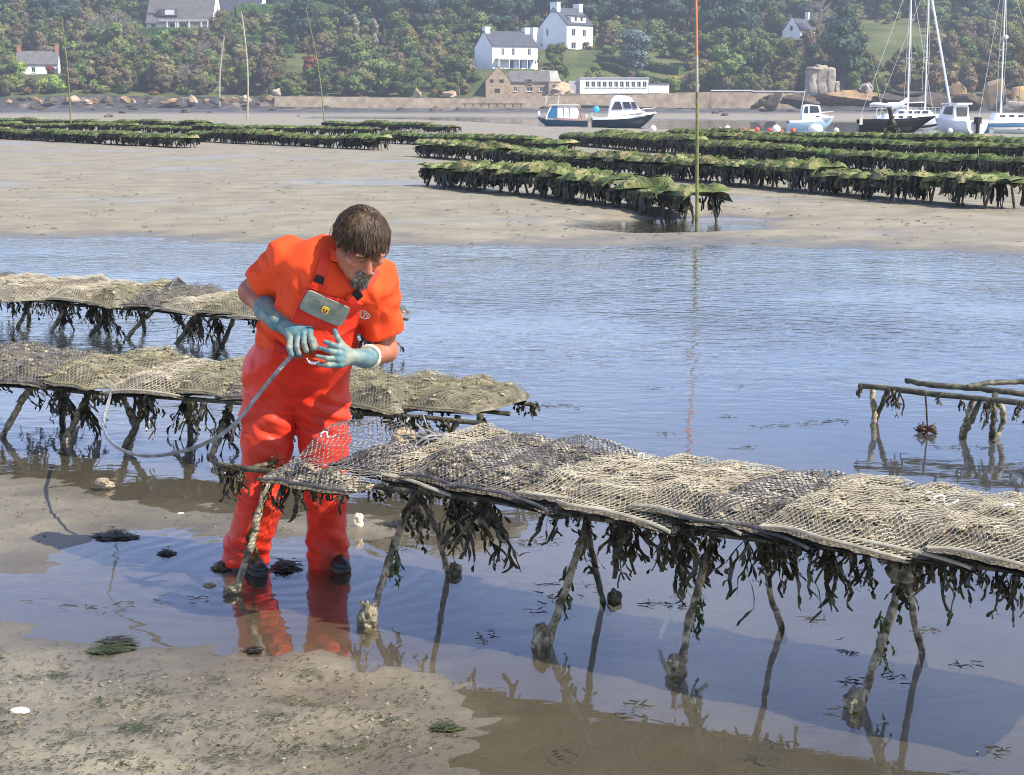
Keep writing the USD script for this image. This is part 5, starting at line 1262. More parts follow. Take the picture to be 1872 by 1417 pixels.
# blue sailing boat at the right edge, dinghy below it
b = Boat('sailing_boat', 'blue-hulled white-decked sailing boat cut by the right picture edge', 1786, 238, 1925, 130)
L_ = b.L
b.p('hull', hull(L_, 2.0, 0.72, 0.16, 0.85, 0.22, 0.3), gel('boat_steel_blue', (0.12, 0.24, 0.36)), smooth=35); b.p('topside', hull(L_, 2.0, 0.80, 0.16, 0.85, 0.22, 0.3, z0=0.83, grow=0.02), gwhite, smooth=35)
b.p('cabin', prism([(0.18 * L_, 0.75), (0.72 * L_, 0.9), (0.66 * L_, 1.22), (0.22 * L_, 1.3)], 0.7, 0.58), gwhite)
for k in range(3):
    b.p('window', box(((0.3 + 0.12 * k) * L_, 0, 1.08), (0.35, 1.34, 0.14)), glassm)
rig(b, 0.30 * L_, 0.95, 12.0, 0.9, None)
b.p('radar', ball((0.33 * L_, -0.05, 6.6), (0.16, 0.16, 0.16), 2), gwhite, smooth=True); b.p('rigging_pole', tube([(0.52 * L_, -0.4, 0.4), (0.50 * L_, -0.4, 9.5)], 0.02, 4), wood)
b = Boat('dinghy', 'low pale dinghy moored below the blue sailing boat', 1812, 243, 1900, 121)
b.p('hull', hull(b.L, 1.3, 0.32, 0.1, 0.9, 0.2, 0.1), gel('dinghy_grey', (0.42, 0.48, 0.46)), smooth=35); b.p('gunwale', hull(b.L, 1.3, 0.36, 0.1, 0.9, 0.2, 0.1, z0=0.83, grow=0.03), gcream, smooth=35); b.p('thwart', box((0.5 * b.L, 0, 0.3), (0.3, 1.2, 0.06)), wood)
gred = gel('buoy_red', (0.62, 0.06, 0.04), 0.4)
for k, (px, py, rr, m, lab) in enumerate([(1362, 236, 0.15, gred, 'leftmost of the red buoys, between two white ones and the light-blue boat'), (1384, 237, 0.19, gred, 'second red buoy from the left'), (1407, 237, 0.17, gred, 'red buoy just left of the big white round buoy'),
                                          (1429, 236, 0.12, gred, 'smallest red buoy just right of the big white round buoy'), (1450, 239, 0.2, gred, 'rightmost red buoy, below the light-blue boat'), (1419, 232, 0.30, gwhite, 'big round white buoy among the red ones'),
                                          (1491, 236, 0.36, gwhite, 'large white oval buoy lying on a weedy mound'), (1330, 233, 0.22, gwhite, 'white buoy near the tall pole, taller of the pair'), (1316, 235, 0.14, gwhite, 'small white buoy nearest the tall pole'),
                                          (1529, 233, 0.2, gcream, 'cream buoy at the bow of the light-blue boat'), (1737, 241, 0.18, gwhite, 'small white buoy left of the motor boat'), (1194, 228, 0.22, gwhite, 'white fender at the waterline under the cruiser bow')]):
    q = D(px, py, 122); q[2] = max(0.04, gz(q[0], q[1])) + rr * 0.6
    one('mooring_buoy', cat([ball(q, (rr * (1.4 if k == 6 else 1), rr, rr), 2), tube([q, q + np.array([0, 0, rr * 1.2])], 0.03, 5)]), m, lab, 'buoy', smooth=30)

# ------------------------------------------------------------------ trees, hedges and scrub of the hillside
LEAF_GAIN = 2.05
leafm = {}
for nm, cols, rd in (('pine', [(0.010, 0.026, 0.016), (0.024, 0.048, 0.030), (0.045, 0.075, 0.045)], 0.28), ('oak', [(0.024, 0.038, 0.011), (0.05, 0.07, 0.020), (0.09, 0.105, 0.034)], 0.35),
                     ('olive', [(0.04, 0.042, 0.016), (0.085, 0.082, 0.032), (0.13, 0.12, 0.05)], 0.3), ('brown', [(0.046, 0.040, 0.020), (0.085, 0.072, 0.036), (0.135, 0.112, 0.062)], 0.35),
                     ('fresh', [(0.05, 0.08, 0.014), (0.10, 0.135, 0.028), (0.16, 0.19, 0.05)], 0.25), ('silver', [(0.06, 0.10, 0.085), (0.11, 0.16, 0.14), (0.17, 0.22, 0.2)], 0.15),
                     ('yellow', [(0.22, 0.17, 0.02), (0.40, 0.30, 0.03), (0.50, 0.40, 0.06)], 0.1), ('red', [(0.09, 0.02, 0.012), (0.17, 0.04, 0.025), (0.24, 0.07, 0.04)], 0.2),
                     ('rust', [(0.085, 0.052, 0.018), (0.145, 0.09, 0.03), (0.21, 0.135, 0.05)], 0.25), ('pale', [(0.16, 0.15, 0.09), (0.27, 0.25, 0.16), (0.36, 0.34, 0.23)], 0.2), ('hedge', [(0.014, 0.035, 0.010), (0.032, 0.062, 0.016), (0.06, 0.095, 0.026)], 0.1)):
    leafm[nm] = pm('leaf_' + nm, [tuple(x * {'pine': 1.6, 'hedge': 1.9, 'silver': 1.15, 'pale': 1.15, 'red': 1.2, 'yellow': 1.2, 'brown': 1.6, 'rust': 1.4, 'fresh': 2.3}.get(nm, LEAF_GAIN) for x in c) for c in cols], scale=0.55, rough=0.7, rand=rd, trans=0.22, spec=0.2)
barkm = pm('bark', [(0.05, 0.04, 0.03), (0.11, 0.09, 0.07)], scale=2, rough=0.9); twigm = pm('bare_twigs', [(0.17, 0.15, 0.13), (0.26, 0.235, 0.20)], scale=2, rough=0.9, rand=0.2)
def crown(seed, blobs, n, size, inner=0.78, droop=0.0):
    r = np.random.default_rng(seed)
    bl = np.array(blobs, float); w = bl[:, 3] * bl[:, 4] * bl[:, 5]; w = w ** 0.67 / (w ** 0.67).sum()
    out = []
    for c in bl:
        out.append(ball(c[:3], c[3:6] * inner, 2, 0.5, 2.2, int(r.integers(500))))
    k = r.choice(len(bl), n, p=w)
    d = r.normal(0, 1, (n, 3)); d /= np.linalg.norm(d, axis=1, keepdims=True)
    rad = r.uniform(0.72, 1.10, n)[:, None] * (1 + 0.5 * (meshkit.fbm(d * 2.3 + k[:, None] * 5, 2, seed)[:, None] - 0.5))
    p = bl[k, :3] + d * rad * bl[k, 3:6]
    nr = d + r.normal(0, 0.55, (n, 3)); nr /= np.linalg.norm(nr, axis=1, keepdims=True)
    a = np.cross(nr, r.normal(0, 1, (n, 3))); a /= np.linalg.norm(a, axis=1, keepdims=True); b = np.cross(nr, a)
    s = size * r.uniform(0.5, 1.2, (n, 1))
    e = s * r.uniform(0.5, 0.9, (n, 1))
    v = np.stack([p - a * s, p + b * e, p + a * s, p - b * e], 1).reshape(-1, 3)
    i = np.arange(n)[:, None] * 4
    out.append((v, np.vstack([i + [0, 1, 2], i + [0, 2, 3]])))
    return cat(out)
def limbs(seed, h, n, r0, spread, up=0.6, twigs=0):
    r = np.random.default_rng(seed); ms = [tube([(0, 0, -0.6), (r.normal(0, 0.1), r.normal(0, 0.1), h * 0.45), (r.normal(0, 0.3), r.normal(0, 0.3), h * 0.85)], [r0 * 1.2, r0 * 0.8, r0 * 0.25], 6)]
    for k in range(n):
        z = h * r.uniform(0.25, 0.8); a = r.uniform(0, 6.28); L = spread * r.uniform(0.6, 1.1) * (1.15 - z / h * 0.6)
        e = np.array([math.cos(a) * L, math.sin(a) * L, z + L * up]); m_ = e * np.array([0.5, 0.5, 0]) + np.array([0, 0, z + L * up * 0.35])
        ms.append(tube(spline([(0, 0, z), m_, e], 6), np.linspace(r0 * 0.45, r0 * 0.1, 6), 4))
        for _ in range(twigs):
            s = r.uniform(0.3, 1); q = np.array([0, 0, z]) * (1 - s) + e * s; dd = unit(r.normal(0, 1, 3) + np.array([math.cos(a), math.sin(a), 0.7])) * r.uniform(0.5, 1.3)
            ms.append(tube([q, q + dd * 0.5 + r.normal(0, 0.1, 3), q + dd], [0.045, 0.03, 0.012], 3))
    return cat(ms)
def tree_proto(nm, leaf, blobs, n, size, seed, h, nl=5, r0=0.22, sp=2.0):
    p = proto(nm)
    ppart(p, 'trunk', limbs(seed, h, nl, r0, sp), barkm, smooth=True)
    ppart(p, 'crown', crown(seed, blobs, n, size), leafm[leaf], smooth=False)
    return p
def rblobs(seed, n, R, H, z0, sq=0.75, top=0.6):
    r = np.random.default_rng(seed); out = []
    for k in range(n):
        a = r.uniform(0, 6.28); z = z0 + (H - z0) * r.uniform(0.12, 0.9); rr = R * (1 - top * ((z - z0) / (H - z0)) ** 1.6) * r.uniform(0.15, 0.8)
        s = R * r.uniform(0.38, 0.62)
        out.append((math.cos(a) * rr, math.sin(a) * rr, z, s, s, s * sq))
    return out
PR = {}
def reg(kind, *ps):
    PR[kind] = list(ps)
reg('pine', *[tree_proto(f'pine_{k}', 'pine', rblobs(10 + k, 11, 3.6, 11.5, 2.0, 0.6, 0.75), 1500, 0.42, 10 + k, 11, 6, 0.28, 2.6) for k in range(3)])
reg('oak', *[tree_proto(f'oak_{k}', 'oak', rblobs(20 + k, 10, 3.3, 8.0, 1.2, 0.75, 0.5), 1300, 0.38, 20 + k, 7, 6, 0.24, 2.3) for k in range(3)])
reg('olive', *[tree_proto(f'olive_tree_{k}', 'olive', rblobs(30 + k, 8, 2.7, 6.2, 0.8, 0.8, 0.5), 1000, 0.34, 30 + k, 5, 5, 0.18, 1.9) for k in range(2)])
reg('brown', *[tree_proto(f'brown_tree_{k}', 'brown', rblobs(40 + k, 9, 2.6, 6.5, 0.8, 0.8, 0.5), 900, 0.28, 40 + k, 6, 8, 0.16, 2.4) for k in range(2)])
reg('rust', *[tree_proto(f'rust_shrub_{k}', 'rust', rblobs(45 + k, 6, 1.9, 3.0, 0.2, 0.7, 0.4), 700, 0.28, 45 + k, 2.4, 4, 0.1, 1.2) for k in range(2)])
reg('fresh', *[tree_proto(f'fresh_shrub_{k}', 'fresh', rblobs(50 + k, 7, 2.1, 3.6, 0.2, 0.75, 0.4), 800, 0.28, 50 + k, 2.6, 4, 0.12, 1.3) for k in range(2)])
reg('scrub', *[tree_proto(f'green_shrub_{k}', 'oak', rblobs(55 + k, 6, 2.0, 3.2, 0.2, 0.75, 0.4), 700, 0.28, 55 + k, 2.4, 4, 0.12, 1.3) for k in range(2)])
reg('silver', tree_proto('silver_tree', 'silver', rblobs(60, 14, 4.6, 9.5, 0.6, 0.6, 0.6), 2200, 0.4, 60, 8, 7, 0.3, 3))
reg('yellow', tree_proto('yellow_shrub', 'yellow', rblobs(65, 7, 1.9, 3.4, 0.2, 0.8, 0.4), 800, 0.28, 65, 2.6, 4, 0.1, 1.2))
reg('red', tree_proto('red_shrub', 'red', rblobs(70, 7, 2.2, 3.8, 0.2, 0.8, 0.4), 800, 0.28, 70, 2.6, 4, 0.1, 1.2))
reg('pale', tree_proto('pale_poplar', 'pale', [(0.3 * math.sin(k * 2.1), 0.3 * math.cos(k * 2.1), 1.5 + k * 1.35, 1.0 - 0.06 * k, 1.0, 1.1) for k in range(8)], 900, 0.26, 75, 12, 5, 0.16, 1.0))
reg('cone', tree_proto('cone_conifer', 'fresh', [(0, 0, 0.6 + k * 0.75, 0.95 - 0.095 * k, 0.95 - 0.095 * k, 0.7) for k in range(9)], 700, 0.22, 80, 7, 3, 0.12, 0.5))
for k in range(2):
    p = proto(f'bare_tree_{k}')
    ppart(p, 'trunk', limbs(85 + k, 10, 4, 0.25, 2.0), twigm, smooth=True); ppart(p, 'branches', limbs(88 + k, 10.5, 26, 0.2, 3.6, 0.7, twigs=22), twigm)
    PR.setdefault('bare', []).append(p)
HGT = dict(pine=11.5, oak=8.3, olive=6.3, brown=6.6, rust=3.2, fresh=3.8, scrub=3.4, silver=9.6, yellow=3.6, red=4, pale=12, cone=7.4, bare=11.5)
WID = dict(pine=4.2, oak=3.8, olive=3.2, brown=3.0, rust=2.2, fresh=2.5, scrub=2.4, silver=5, yellow=2.2, red=2.5, pale=1.2, cone=1.0, bare=4)
NOUN = dict(pine=('pine_tree', 'tree'), oak=('broadleaf_tree', 'tree'), olive=('olive_green_tree', 'tree'), brown=('autumn_tree', 'tree'), rust=('bracken_shrub', 'shrub'), fresh=('yellow_green_shrub', 'shrub'), scrub=('green_shrub', 'shrub'),
            silver=('silver_conifer', 'tree'), yellow=('yellow_shrub', 'shrub'), red=('red_shrub', 'shrub'), pale=('pale_poplar', 'tree'), cone=('cone_conifer', 'tree'), bare=('bare_tree', 'tree'))
def spot(px, d, kind, lab, sc=1.0, group=None, var=0, rz=None, dz=0.0):
    x = (px - PW / 2) / FPX * d * 1.0
    copy(NOUN[kind][0], PR[kind][var % len(PR[kind])], lab, NOUN[kind][1], (x, d, gz(x, d) - 0.15 + dz), rz if rz is not None else (px * 0.37) % 6.28, group, sc)
def to_px(p):
    dep = p[1] * _c - (p[2] - CAMH) * _s
    return PW / 2 + FPX * p[0] / dep, PH / 2 - FPX * (p[1] * _s + (p[2] - CAMH) * _c) / dep
# single trees and shrubs that stand out
SPECIAL = [(1160, 424, 'silver', 'broad silvery blue-green conifer right of the tall white house', 0.98), (462, 398, 'yellow', 'bright yellow rounded shrub behind the crooked grey pole', 1.0), (570, 418, 'red', 'dark red shrub behind the leaning yellowish pole', 1.15),
           (508, 402, 'red', 'small dark purplish-red shrub between the yellow shrub and the lawn', 0.8), (655, 432, 'pale', 'tall pale straw-coloured poplar left of the white houses', 1.0), (690, 440, 'pale', 'second pale poplar, shorter, just right of the tall one', 0.8),
           (853, 432, 'cone', 'slender yellow-green conifer left of the lower white house', 1.0), (228, 452, 'bare', 'leafless grey tree in front of the big slate-roofed house', 1.05), (190, 460, 'bare', 'leafless grey tree at the left of the big slate-roofed house', 0.8), (412, 470, 'brown', 'brownish tree at the right end of the big slate-roofed house', 1.15),
           (1490, 470, 'bare', 'leafless tree standing above the granite boulder', 1.0), (1106, 452, 'olive', 'golden olive round tree right of the tall white house', 1.1), (40, 405, 'fresh', 'bright willow-green shrub in front of the cottage', 1.35), (105, 425, 'red', 'small red shrub beside the cottage door', 0.6),
           (735, 405, 'red', 'purple-red bush below the poplars', 1.0), (768, 402, 'red', 'reddish bush nearer the white houses', 0.9), (715, 404, 'yellow', 'yellow shrub beside the purple-red bush', 0.8), (500, 410, 'pale', 'cream pampas-like bush right of the yellow shrub', 0.28), (430, 402, 'fresh', 'rounded bright green shrub left of the yellow shrub', 1.1),
           (1228, 412, 'yellow', 'small yellow shrub at the end of the right hedge', 0.6), (850, 400, 'olive', 'dark olive tree at the left gable of the lower white house', 0.95), (1015, 432, 'oak', 'dark green tree between the two white houses', 0.8), (1400, 408, 'rust', 'rust-brown shrub above the pale sea wall', 1.3), (1440, 404, 'brown', 'greyish brown rounded tree left of the granite boulder', 0.75),
           (1352, 402, 'fresh', 'yellow-green mound of shrub above the pale sea wall', 1.2), (1850, 372, 'rust', 'orange-brown shrub on the rocks by the right mast', 1.4), (930, 395, 'fresh', 'light green shrub above the broken slate roof', 0.7), (1072, 446, 'rust', 'reddish-brown shrub at the foot of the tall white house', 0.7), (1105, 440, 'fresh', 'light green shrub at the start of the right hedges', 0.75)]
for k, (px, d, kind, lab, sc) in enumerate(SPECIAL):
    spot(px, d, kind, lab, sc, None, k)
# the rest, in staggered rows up the hill
ZONES = [((-200, 200, 150, 190), dict(fresh=3, scrub=3), 'scrub of the far left shore'), ((-200, 240, 60, 150), dict(oak=3, olive=3, brown=2, scrub=2), 'growth round the cottage'), ((200, 500, 85, 190), dict(brown=4, olive=5, bare=2, oak=2, scrub=1), 'thicket left of the crooked pole'),
         ((500, 870, 85, 190), dict(oak=4, olive=3, scrub=4, fresh=1, brown=1), 'thickets left of the boathouse'), ((-200, 480, -90, 85), dict(oak=4, pine=2, olive=2, brown=2), 'trees round the slate-roofed house'), ((480, 900, -90, 85), dict(pine=4, oak=5, olive=2), 'wood above the left thickets'),
         ((870, 1250, -90, 60), dict(pine=8, oak=1), 'wood above the white houses'), ((870, 1250, 60, 190), dict(oak=3, scrub=3, fresh=1, olive=1), 'growth round the white houses'), ((1250, 1640, -90, 110), dict(pine=6, oak=3, olive=1), 'wood right of the tall pole'),
         ((1250, 1480, 110, 190), dict(oak=3, scrub=3, olive=2, brown=1, rust=1), 'growth above the pale sea wall'), ((1480, 1640, 110, 190), dict(pine=4, oak=2, olive=1), 'trees behind the granite boulder'), ((1640, 2100, -90, 70), dict(oak=4, olive=3, pine=3), 'trees behind the masts'), ((1640, 2100, 70, 190), dict(rust=4, olive=4, brown=3, oak=1), 'brown slope behind the masts')]
LAWNS = [(1595, 1690, 45, 92, 600), (528, 610, 106, 128, 600), (1050, 1240, 106, 142, 600)]
tr = np.random.default_rng(41)
FILL = []
def try_tree(px, d, small=False):
    x = (px - PW / 2) / FPX * d; z = gz(x, d)
    ux, uy = to_px((x, d, z))
    zone = next((q for q in ZONES if q[0][0] <= ux < q[0][1] and q[0][2] <= uy - 14 < q[0][3]), None)
    if zone is None:
        return None
    ks, ws = list(zone[1]), np.array(list(zone[1].values()), float)
    kind = ks[int(tr.choice(len(ks), p=ws / ws.sum()))]; sc = tr.uniform(0.7, 1.2) * (0.6 if small else 1.25 if kind == 'pine' else 1)
    tx0, ty0 = to_px((x - WID[kind] * sc * 0.9, d, z + HGT[kind] * sc * 0.93)); tx1, _ = to_px((x + WID[kind] * sc * 0.9, d, z))
    for (a, b, c, e_, db) in BB + LAWNS:
        if d < db + 7 and tx1 > a and tx0 < b and ty0 < e_ - 3 and uy > c:
            return None
    return x, d, z, kind, sc, zone[2]
CNT = {}
for row, d in enumerate([389.5, 393, 398, 405, 413, 422, 432, 443, 455, 468, 482, 497, 513, 530]):
    step = 52 - row * 0.8
    for k in range(int(2050 / step) + 1):
        px = -80 + step * (k + 0.5 * (row % 2)) + tr.uniform(-16, 16)
        q = try_tree(px, d + tr.uniform(-2.5, 2.5))
        if q is None:
            q = try_tree(px, d + tr.uniform(-2.5, 2.5), True)
        if q is None or row in (3, 5) and tr.random() < 0.2:
            continue
        x, dd, z, kind, sc, zone = q
        lab = {'pine': 'dark pine', 'oak': 'broadleaf tree', 'olive': 'olive-green tree', 'brown': 'autumn tree', 'rust': 'rusty bush', 'fresh': 'light green bush', 'scrub': 'dark green bush', 'bare': 'leafless tree'}[kind] + ' among the ' + zone
        tp = copy(NOUN[kind][0], PR[kind][int(tr.integers(len(PR[kind])))], lab, NOUN[kind][1], (x, dd, z - 0.2), tr.uniform(0, 6.28), f'{NOUN[kind][0]} of the {zone}'.replace('_', ' '), (sc * tr.uniform(0.9, 1.15), sc * tr.uniform(0.9, 1.15), sc * tr.uniform(0.85, 1.15)))
        CNT.setdefault(lab, []).append((to_px((x, dd, z))[0], tp))
for lab, found in CNT.items():
    for k, (_, tp) in enumerate(sorted(found)):
        stage.GetPrimAtPath(tp).SetCustomDataByKey('label', f'{ordinal(k + 1)} {lab}'.replace(' among the', ' from the left among the') if len(found) > 1 else lab)
# undergrowth that fills the slope, and the wood closing the ridge
def fill(name, kinds, pts, lab):
    pi = UsdGeom.PointInstancer.Define(stage, numbered('/World', name))
    pr = []
    for kd in kinds:
        for src in PR[kd]:
            q = str(pi.GetPath()) + '/' + src.split('/')[-1]
            UsdGeom.Xform.Define(stage, q).GetPrim().GetReferences().AddInternalReference(src); pr.append(q)
    pi.CreatePrototypesRel().SetTargets([Sdf.Path(p) for p in pr])
    n = len(pts)
    pi.CreatePositionsAttr(Vt.Vec3fArray.FromNumpy(np.array([q[:3] for q in pts], np.float32)))
    pi.CreateScalesAttr(Vt.Vec3fArray.FromNumpy(np.array([[q[3]] * 3 for q in pts], np.float32)))
    a = tr.uniform(0, 6.28, n)
    pi.CreateOrientationsAttr(Vt.QuathArray([Gf.Quath(float(math.cos(t / 2)), 0, 0, float(math.sin(t / 2))) for t in a]))
    pi.CreateProtoIndicesAttr(Vt.IntArray([int(t) for t in tr.integers(len(pr), size=n)]))
    tag(pi.GetPrim(), kind='stuff')
for zi, (name, kinds, n, sc0, sc1, pxr, dr) in enumerate([('undergrowth', ['scrub', 'olive', 'oak', 'rust', 'scrub', 'brown'], 2600, 0.4, 0.85, (-100, 1980), (388, 520)), ('ridge_wood', ['pine', 'oak'], 760, 0.9, 1.35, (-250, 2120), (536, 640))]):
    pts = []
    while len(pts) < n:
        px, d = tr.uniform(*pxr), tr.uniform(*dr)
        x = (px - PW / 2) / FPX * d; z = gz(x, d)
        ux, uy = to_px((x, d, z)); sc = tr.uniform(sc0, sc1)
        if zi == 0 and any(d < db + 4 and a - 14 < ux < b + 14 and c < uy < e_ + 30 for (a, b, c, e_, db) in BB + LAWNS):
            n -= 1; continue
        if zi == 1 and any(a - 30 < ux < b + 30 and d < db + 14 for (a, b, c, e_, db) in BB[-3:]):
            n -= 1; continue
        pts.append((x, d, z - 0.2, sc))
    fill(name, kinds, pts, name)
# clipped hedges
def hedge(pts, lab, w=1.8, hgt=2.2, leaf='hedge', n=2600):
    P = []
    for px, d in pts:
        x = (px - PW / 2) / FPX * d; P.append((x, d, gz(x, d)))
    P = spline(P, 30); P[:, 2] = [gz(a, b) for a, b, _ in P]
    t = thing('hedge', lab, 'hedge', P[15])
    r = np.random.default_rng(int(P[0, 0] * 10) % 999 + 5)
    R = []
    for p, q in zip(P, np.gradient(P, axis=0)):
        s = unit([-q[1], q[0], 0]); hh = hgt * r.uniform(0.9, 1.1)
        R.append([p - s * w / 2 + [0, 0, -0.6], p - s * w * 0.48 + [0, 0, hh * 0.9], p + [0, 0, hh], p + s * w * 0.48 + [0, 0, hh * 0.9], p + s * w / 2 + [0, 0, -0.6]])
    v, f = loft(R)
    R = np.array(R); k = r.integers(0, 29, n); u = r.random((n, 1)); j = r.integers(0, 4, n); u2 = r.random((n, 1))
    p = (R[k, j] * (1 - u) + R[k + 1, j] * u) * (1 - u2) + (R[k, j + 1] * (1 - u) + R[k + 1, j + 1] * u) * u2 + r.normal(0, 0.1, (n, 3))
    a = r.normal(0, 1, (n, 3)); a /= np.linalg.norm(a, axis=1, keepdims=True); b = np.cross(a, r.normal(0, 1, (n, 3))); b /= np.linalg.norm(b, axis=1, keepdims=True)
    s = r.uniform(0.14, 0.32, (n, 1)); vv = np.stack([p - a * s, p + b * s * 0.7, p + a * s, p - b * s * 0.7], 1).reshape(-1, 3); i = np.arange(n)[:, None] * 4
    part(t, 'foliage', cat([(v, f), (vv, np.vstack([i + [0, 1, 2], i + [0, 2, 3]]))]), leafm[leaf])
hedge([(85, 470), (200, 470), (300, 472), (395, 474), (440, 470)], 'long clipped dark hedge below the big slate-roofed house', 2.2, 2.6)
hedge([(330, 462), (400, 455), (470, 452), (545, 452)], 'broad dark green hedge running behind the yellow shrub', 3.5, 4.5)
hedge([(440, 492), (520, 494), (610, 496), (660, 500)], 'tall rounded evergreen hedge right of the big slate-roofed house', 4.0, 6.5)
hedge([(1092, 436), (1140, 430), (1190, 424), (1240, 418)], 'upper of the two parallel clipped hedges right of the white houses', 1.6, 1.8)
hedge([(1095, 427), (1145, 420), (1195, 414), (1232, 409)], 'lower of the two parallel clipped hedges right of the white houses', 1.4, 1.6)
# ------------------------------------------------------------------ the man
shirtm = pm('orange_shirt', [(0.70, 0.058, 0.012), (0.80, 0.082, 0.018)], scale=5, rough=0.8, spec=0.2, bump=0.25, bscale=160, bdist=0.003)
pvcm = usdkit.material(stage, LOOKS + '/red_oilskin', {
    'g': ('geometry', {}), 'sx': ('separate_xyz', {}), 'n1': ('noise_texture', {'scale': 3.2, 'detail': 5.0}), 'n2': ('noise_texture', {'scale': 9.0, 'detail': 8.0, 'roughness': 0.7}), 'n3': ('noise_texture', {'scale': 38.0, 'detail': 5.0}),
    'r1': ('rgb_ramp', {'ramp': [(0.3, (0.53, 0.022, 0.010)), (0.5, (0.63, 0.038, 0.017)), (0.7, (0.67, 0.056, 0.027))]}),
    'z': ('map_range', {'from_min': 0.05, 'from_max': 0.75, 'to_min': 0.12, 'to_max': -0.25, 'clamp': True}), 'a': ('math', {'math_type': 'add'}),
    'm': ('map_range', {'from_min': 0.60, 'from_max': 0.78, 'to_min': 0.0, 'to_max': 0.5, 'clamp': True}), 'mx': ('mix_color', {'b': (0.12, 0.075, 0.045)}),
    'rr': ('map_range', {'from_min': 0.35, 'from_max': 0.65, 'to_min': 0.27, 'to_max': 0.45, 'clamp': True}),
    'bp': ('bump', {'strength': 0.25, 'distance': 0.004}), 'p': ('principled_bsdf', {'specular_ior_level': 0.2})},
    [('g.position', 'sx.vector'), ('g.position', 'n1.vector'), ('g.position', 'n2.vector'), ('g.position', 'n3.vector'), ('n1.fac', 'r1.fac'), ('sx.z', 'z.value'), ('z.result', 'a.value1'), ('n2.fac', 'a.value2'), ('a.value', 'm.value'),
     ('m.result', 'mx.fac'), ('r1.color', 'mx.a'), ('mx.result', 'p.base_color'), ('n1.fac', 'rr.value'), ('rr.result', 'p.roughness'), ('n3.fac', 'bp.height'), ('bp.normal', 'p.normal')], surface='p.BSDF')
skinm = pm('skin', [(0.27, 0.092, 0.048), (0.35, 0.13, 0.07), (0.41, 0.165, 0.092)], scale=14, rough=0.5, spec=0.4, sss=0.15, bump=0.12, bscale=220, bdist=0.002)
glovem = pm('work_glove', [(0.32, (0.035, 0.125, 0.17)), (0.45, (0.08, 0.17, 0.185)), (0.54, (0.15, 0.20, 0.175)), (0.7, (0.25, 0.255, 0.20))], scale=16, rough=0.55, bump=0.3, bscale=120, bdist=0.002)
cuffm = pm('glove_cuff', [(0.50, 0.45, 0.30), (0.62, 0.57, 0.42)], scale=30, rough=0.8)
hairm = pm('hair', [(0.028, 0.017, 0.010), (0.08, 0.050, 0.028), (0.20, 0.135, 0.08)], scale=60, rough=0.42, spec=0.5, stretch=(1, 1, 0.3))
beardm = pm('greying_beard', [(0.06, 0.047, 0.036), (0.16, 0.138, 0.112), (0.34, 0.31, 0.27)], scale=60, rough=0.6)
bootm = pm('rubber_boot', [(0.008, 0.009, 0.010), (0.02, 0.022, 0.022)], scale=12, rough=0.3)
solem = pm('boot_sole', [(0.035, 0.034, 0.028), (0.07, 0.066, 0.052)], rough=0.6)
bucklem = pm('buckle', [(0.006, 0.006, 0.007), (0.012, 0.012, 0.013)], rough=0.3)
pouchm = pm('pouch_cloth', [(0.13, 0.16, 0.13), (0.19, 0.225, 0.185), (0.23, 0.26, 0.215)], scale=18, rough=0.7)
badgem = pm('badge_yellow', [(0.62, 0.40, 0.03), (0.72, 0.50, 0.05)], rough=0.5)
inkm = pm('badge_ink', [(0.012, 0.012, 0.012), (0.015, 0.015, 0.015)], rough=0.6)
creamm = pm('badge_cream', [(0.55, 0.50, 0.38), (0.62, 0.57, 0.45)], rough=0.7)
eyem = pm('eye', [(0.55, 0.52, 0.48), (0.6, 0.57, 0.52)], rough=0.2); irism = pm('iris', [(0.03, 0.02, 0.012), (0.04, 0.03, 0.02)], rough=0.15)
lipm = pm('lips', [(0.33, 0.12, 0.09), (0.38, 0.15, 0.11)], rough=0.4)
Y0 = 7.53
def M_(px, py, dy=0.0):
    return D(px, py, Y0 + dy)
man = thing('person', 'man in orange polo shirt, red bib overalls and blue gloves bending over the near table', 'person', M_(528, 1055) * np.array([1, 1, 0]))

# --- overalls (trousers and bib) over the body's volume
hipR, kneeR, hemR = M_(494, 735, 0.0), M_(481, 890, -0.02), M_(449, 1016, 0.03)
hipL, kneeL, hemL = M_(588, 735, 0.02), M_(594, 885, 0.0), M_(600, 1034, 0.05)
pel, wai = M_(540, 680, 0.02), M_(560, 612, -0.02)
chest, gird = M_(602, 520, -0.13), M_(610, 478, -0.15)
shR, shL = M_(527, 476, -0.10), M_(686, 512, -0.14)
neckb, neckt = M_(636, 462, -0.17), M_(650, 445, -0.24)
up = np.array([0, 0, 1.0])
fwd = unit([0.22, -1.0, 0.0])          # the way the pelvis faces
side = unit(np.cross(fwd, up))         # towards his left as seen? (picture right is +x)
tdir = unit(gird - pel)
tfw = unit(fwd - (fwd @ tdir) * tdir)  # the way the chest faces
tsd = np.cross(tdir, tfw)
RT = np.array([tsd, tfw, tdir])
def fold(p, amp, k, ax=(0, 0, 1.0), seed=0):
    q = p * np.array([k, k, k]) + np.asarray(ax) * 0
    return amp * (meshkit.fbm(q + seed, 3, seed) - 0.5)
def torso(p, grow=0.0):
    d = ell(p, pel + up * 0.02, np.array([0.225, 0.175, 0.19]) + grow)
    d = smin(d, ell(p, wai + tfw * 0.035, np.array([0.205, 0.185, 0.19]) + grow, RT), 0.08)
    d = smin(d, ell(p, chest + tfw * 0.01, np.array([0.20, 0.145, 0.20]) + grow, RT), 0.08)
    return d
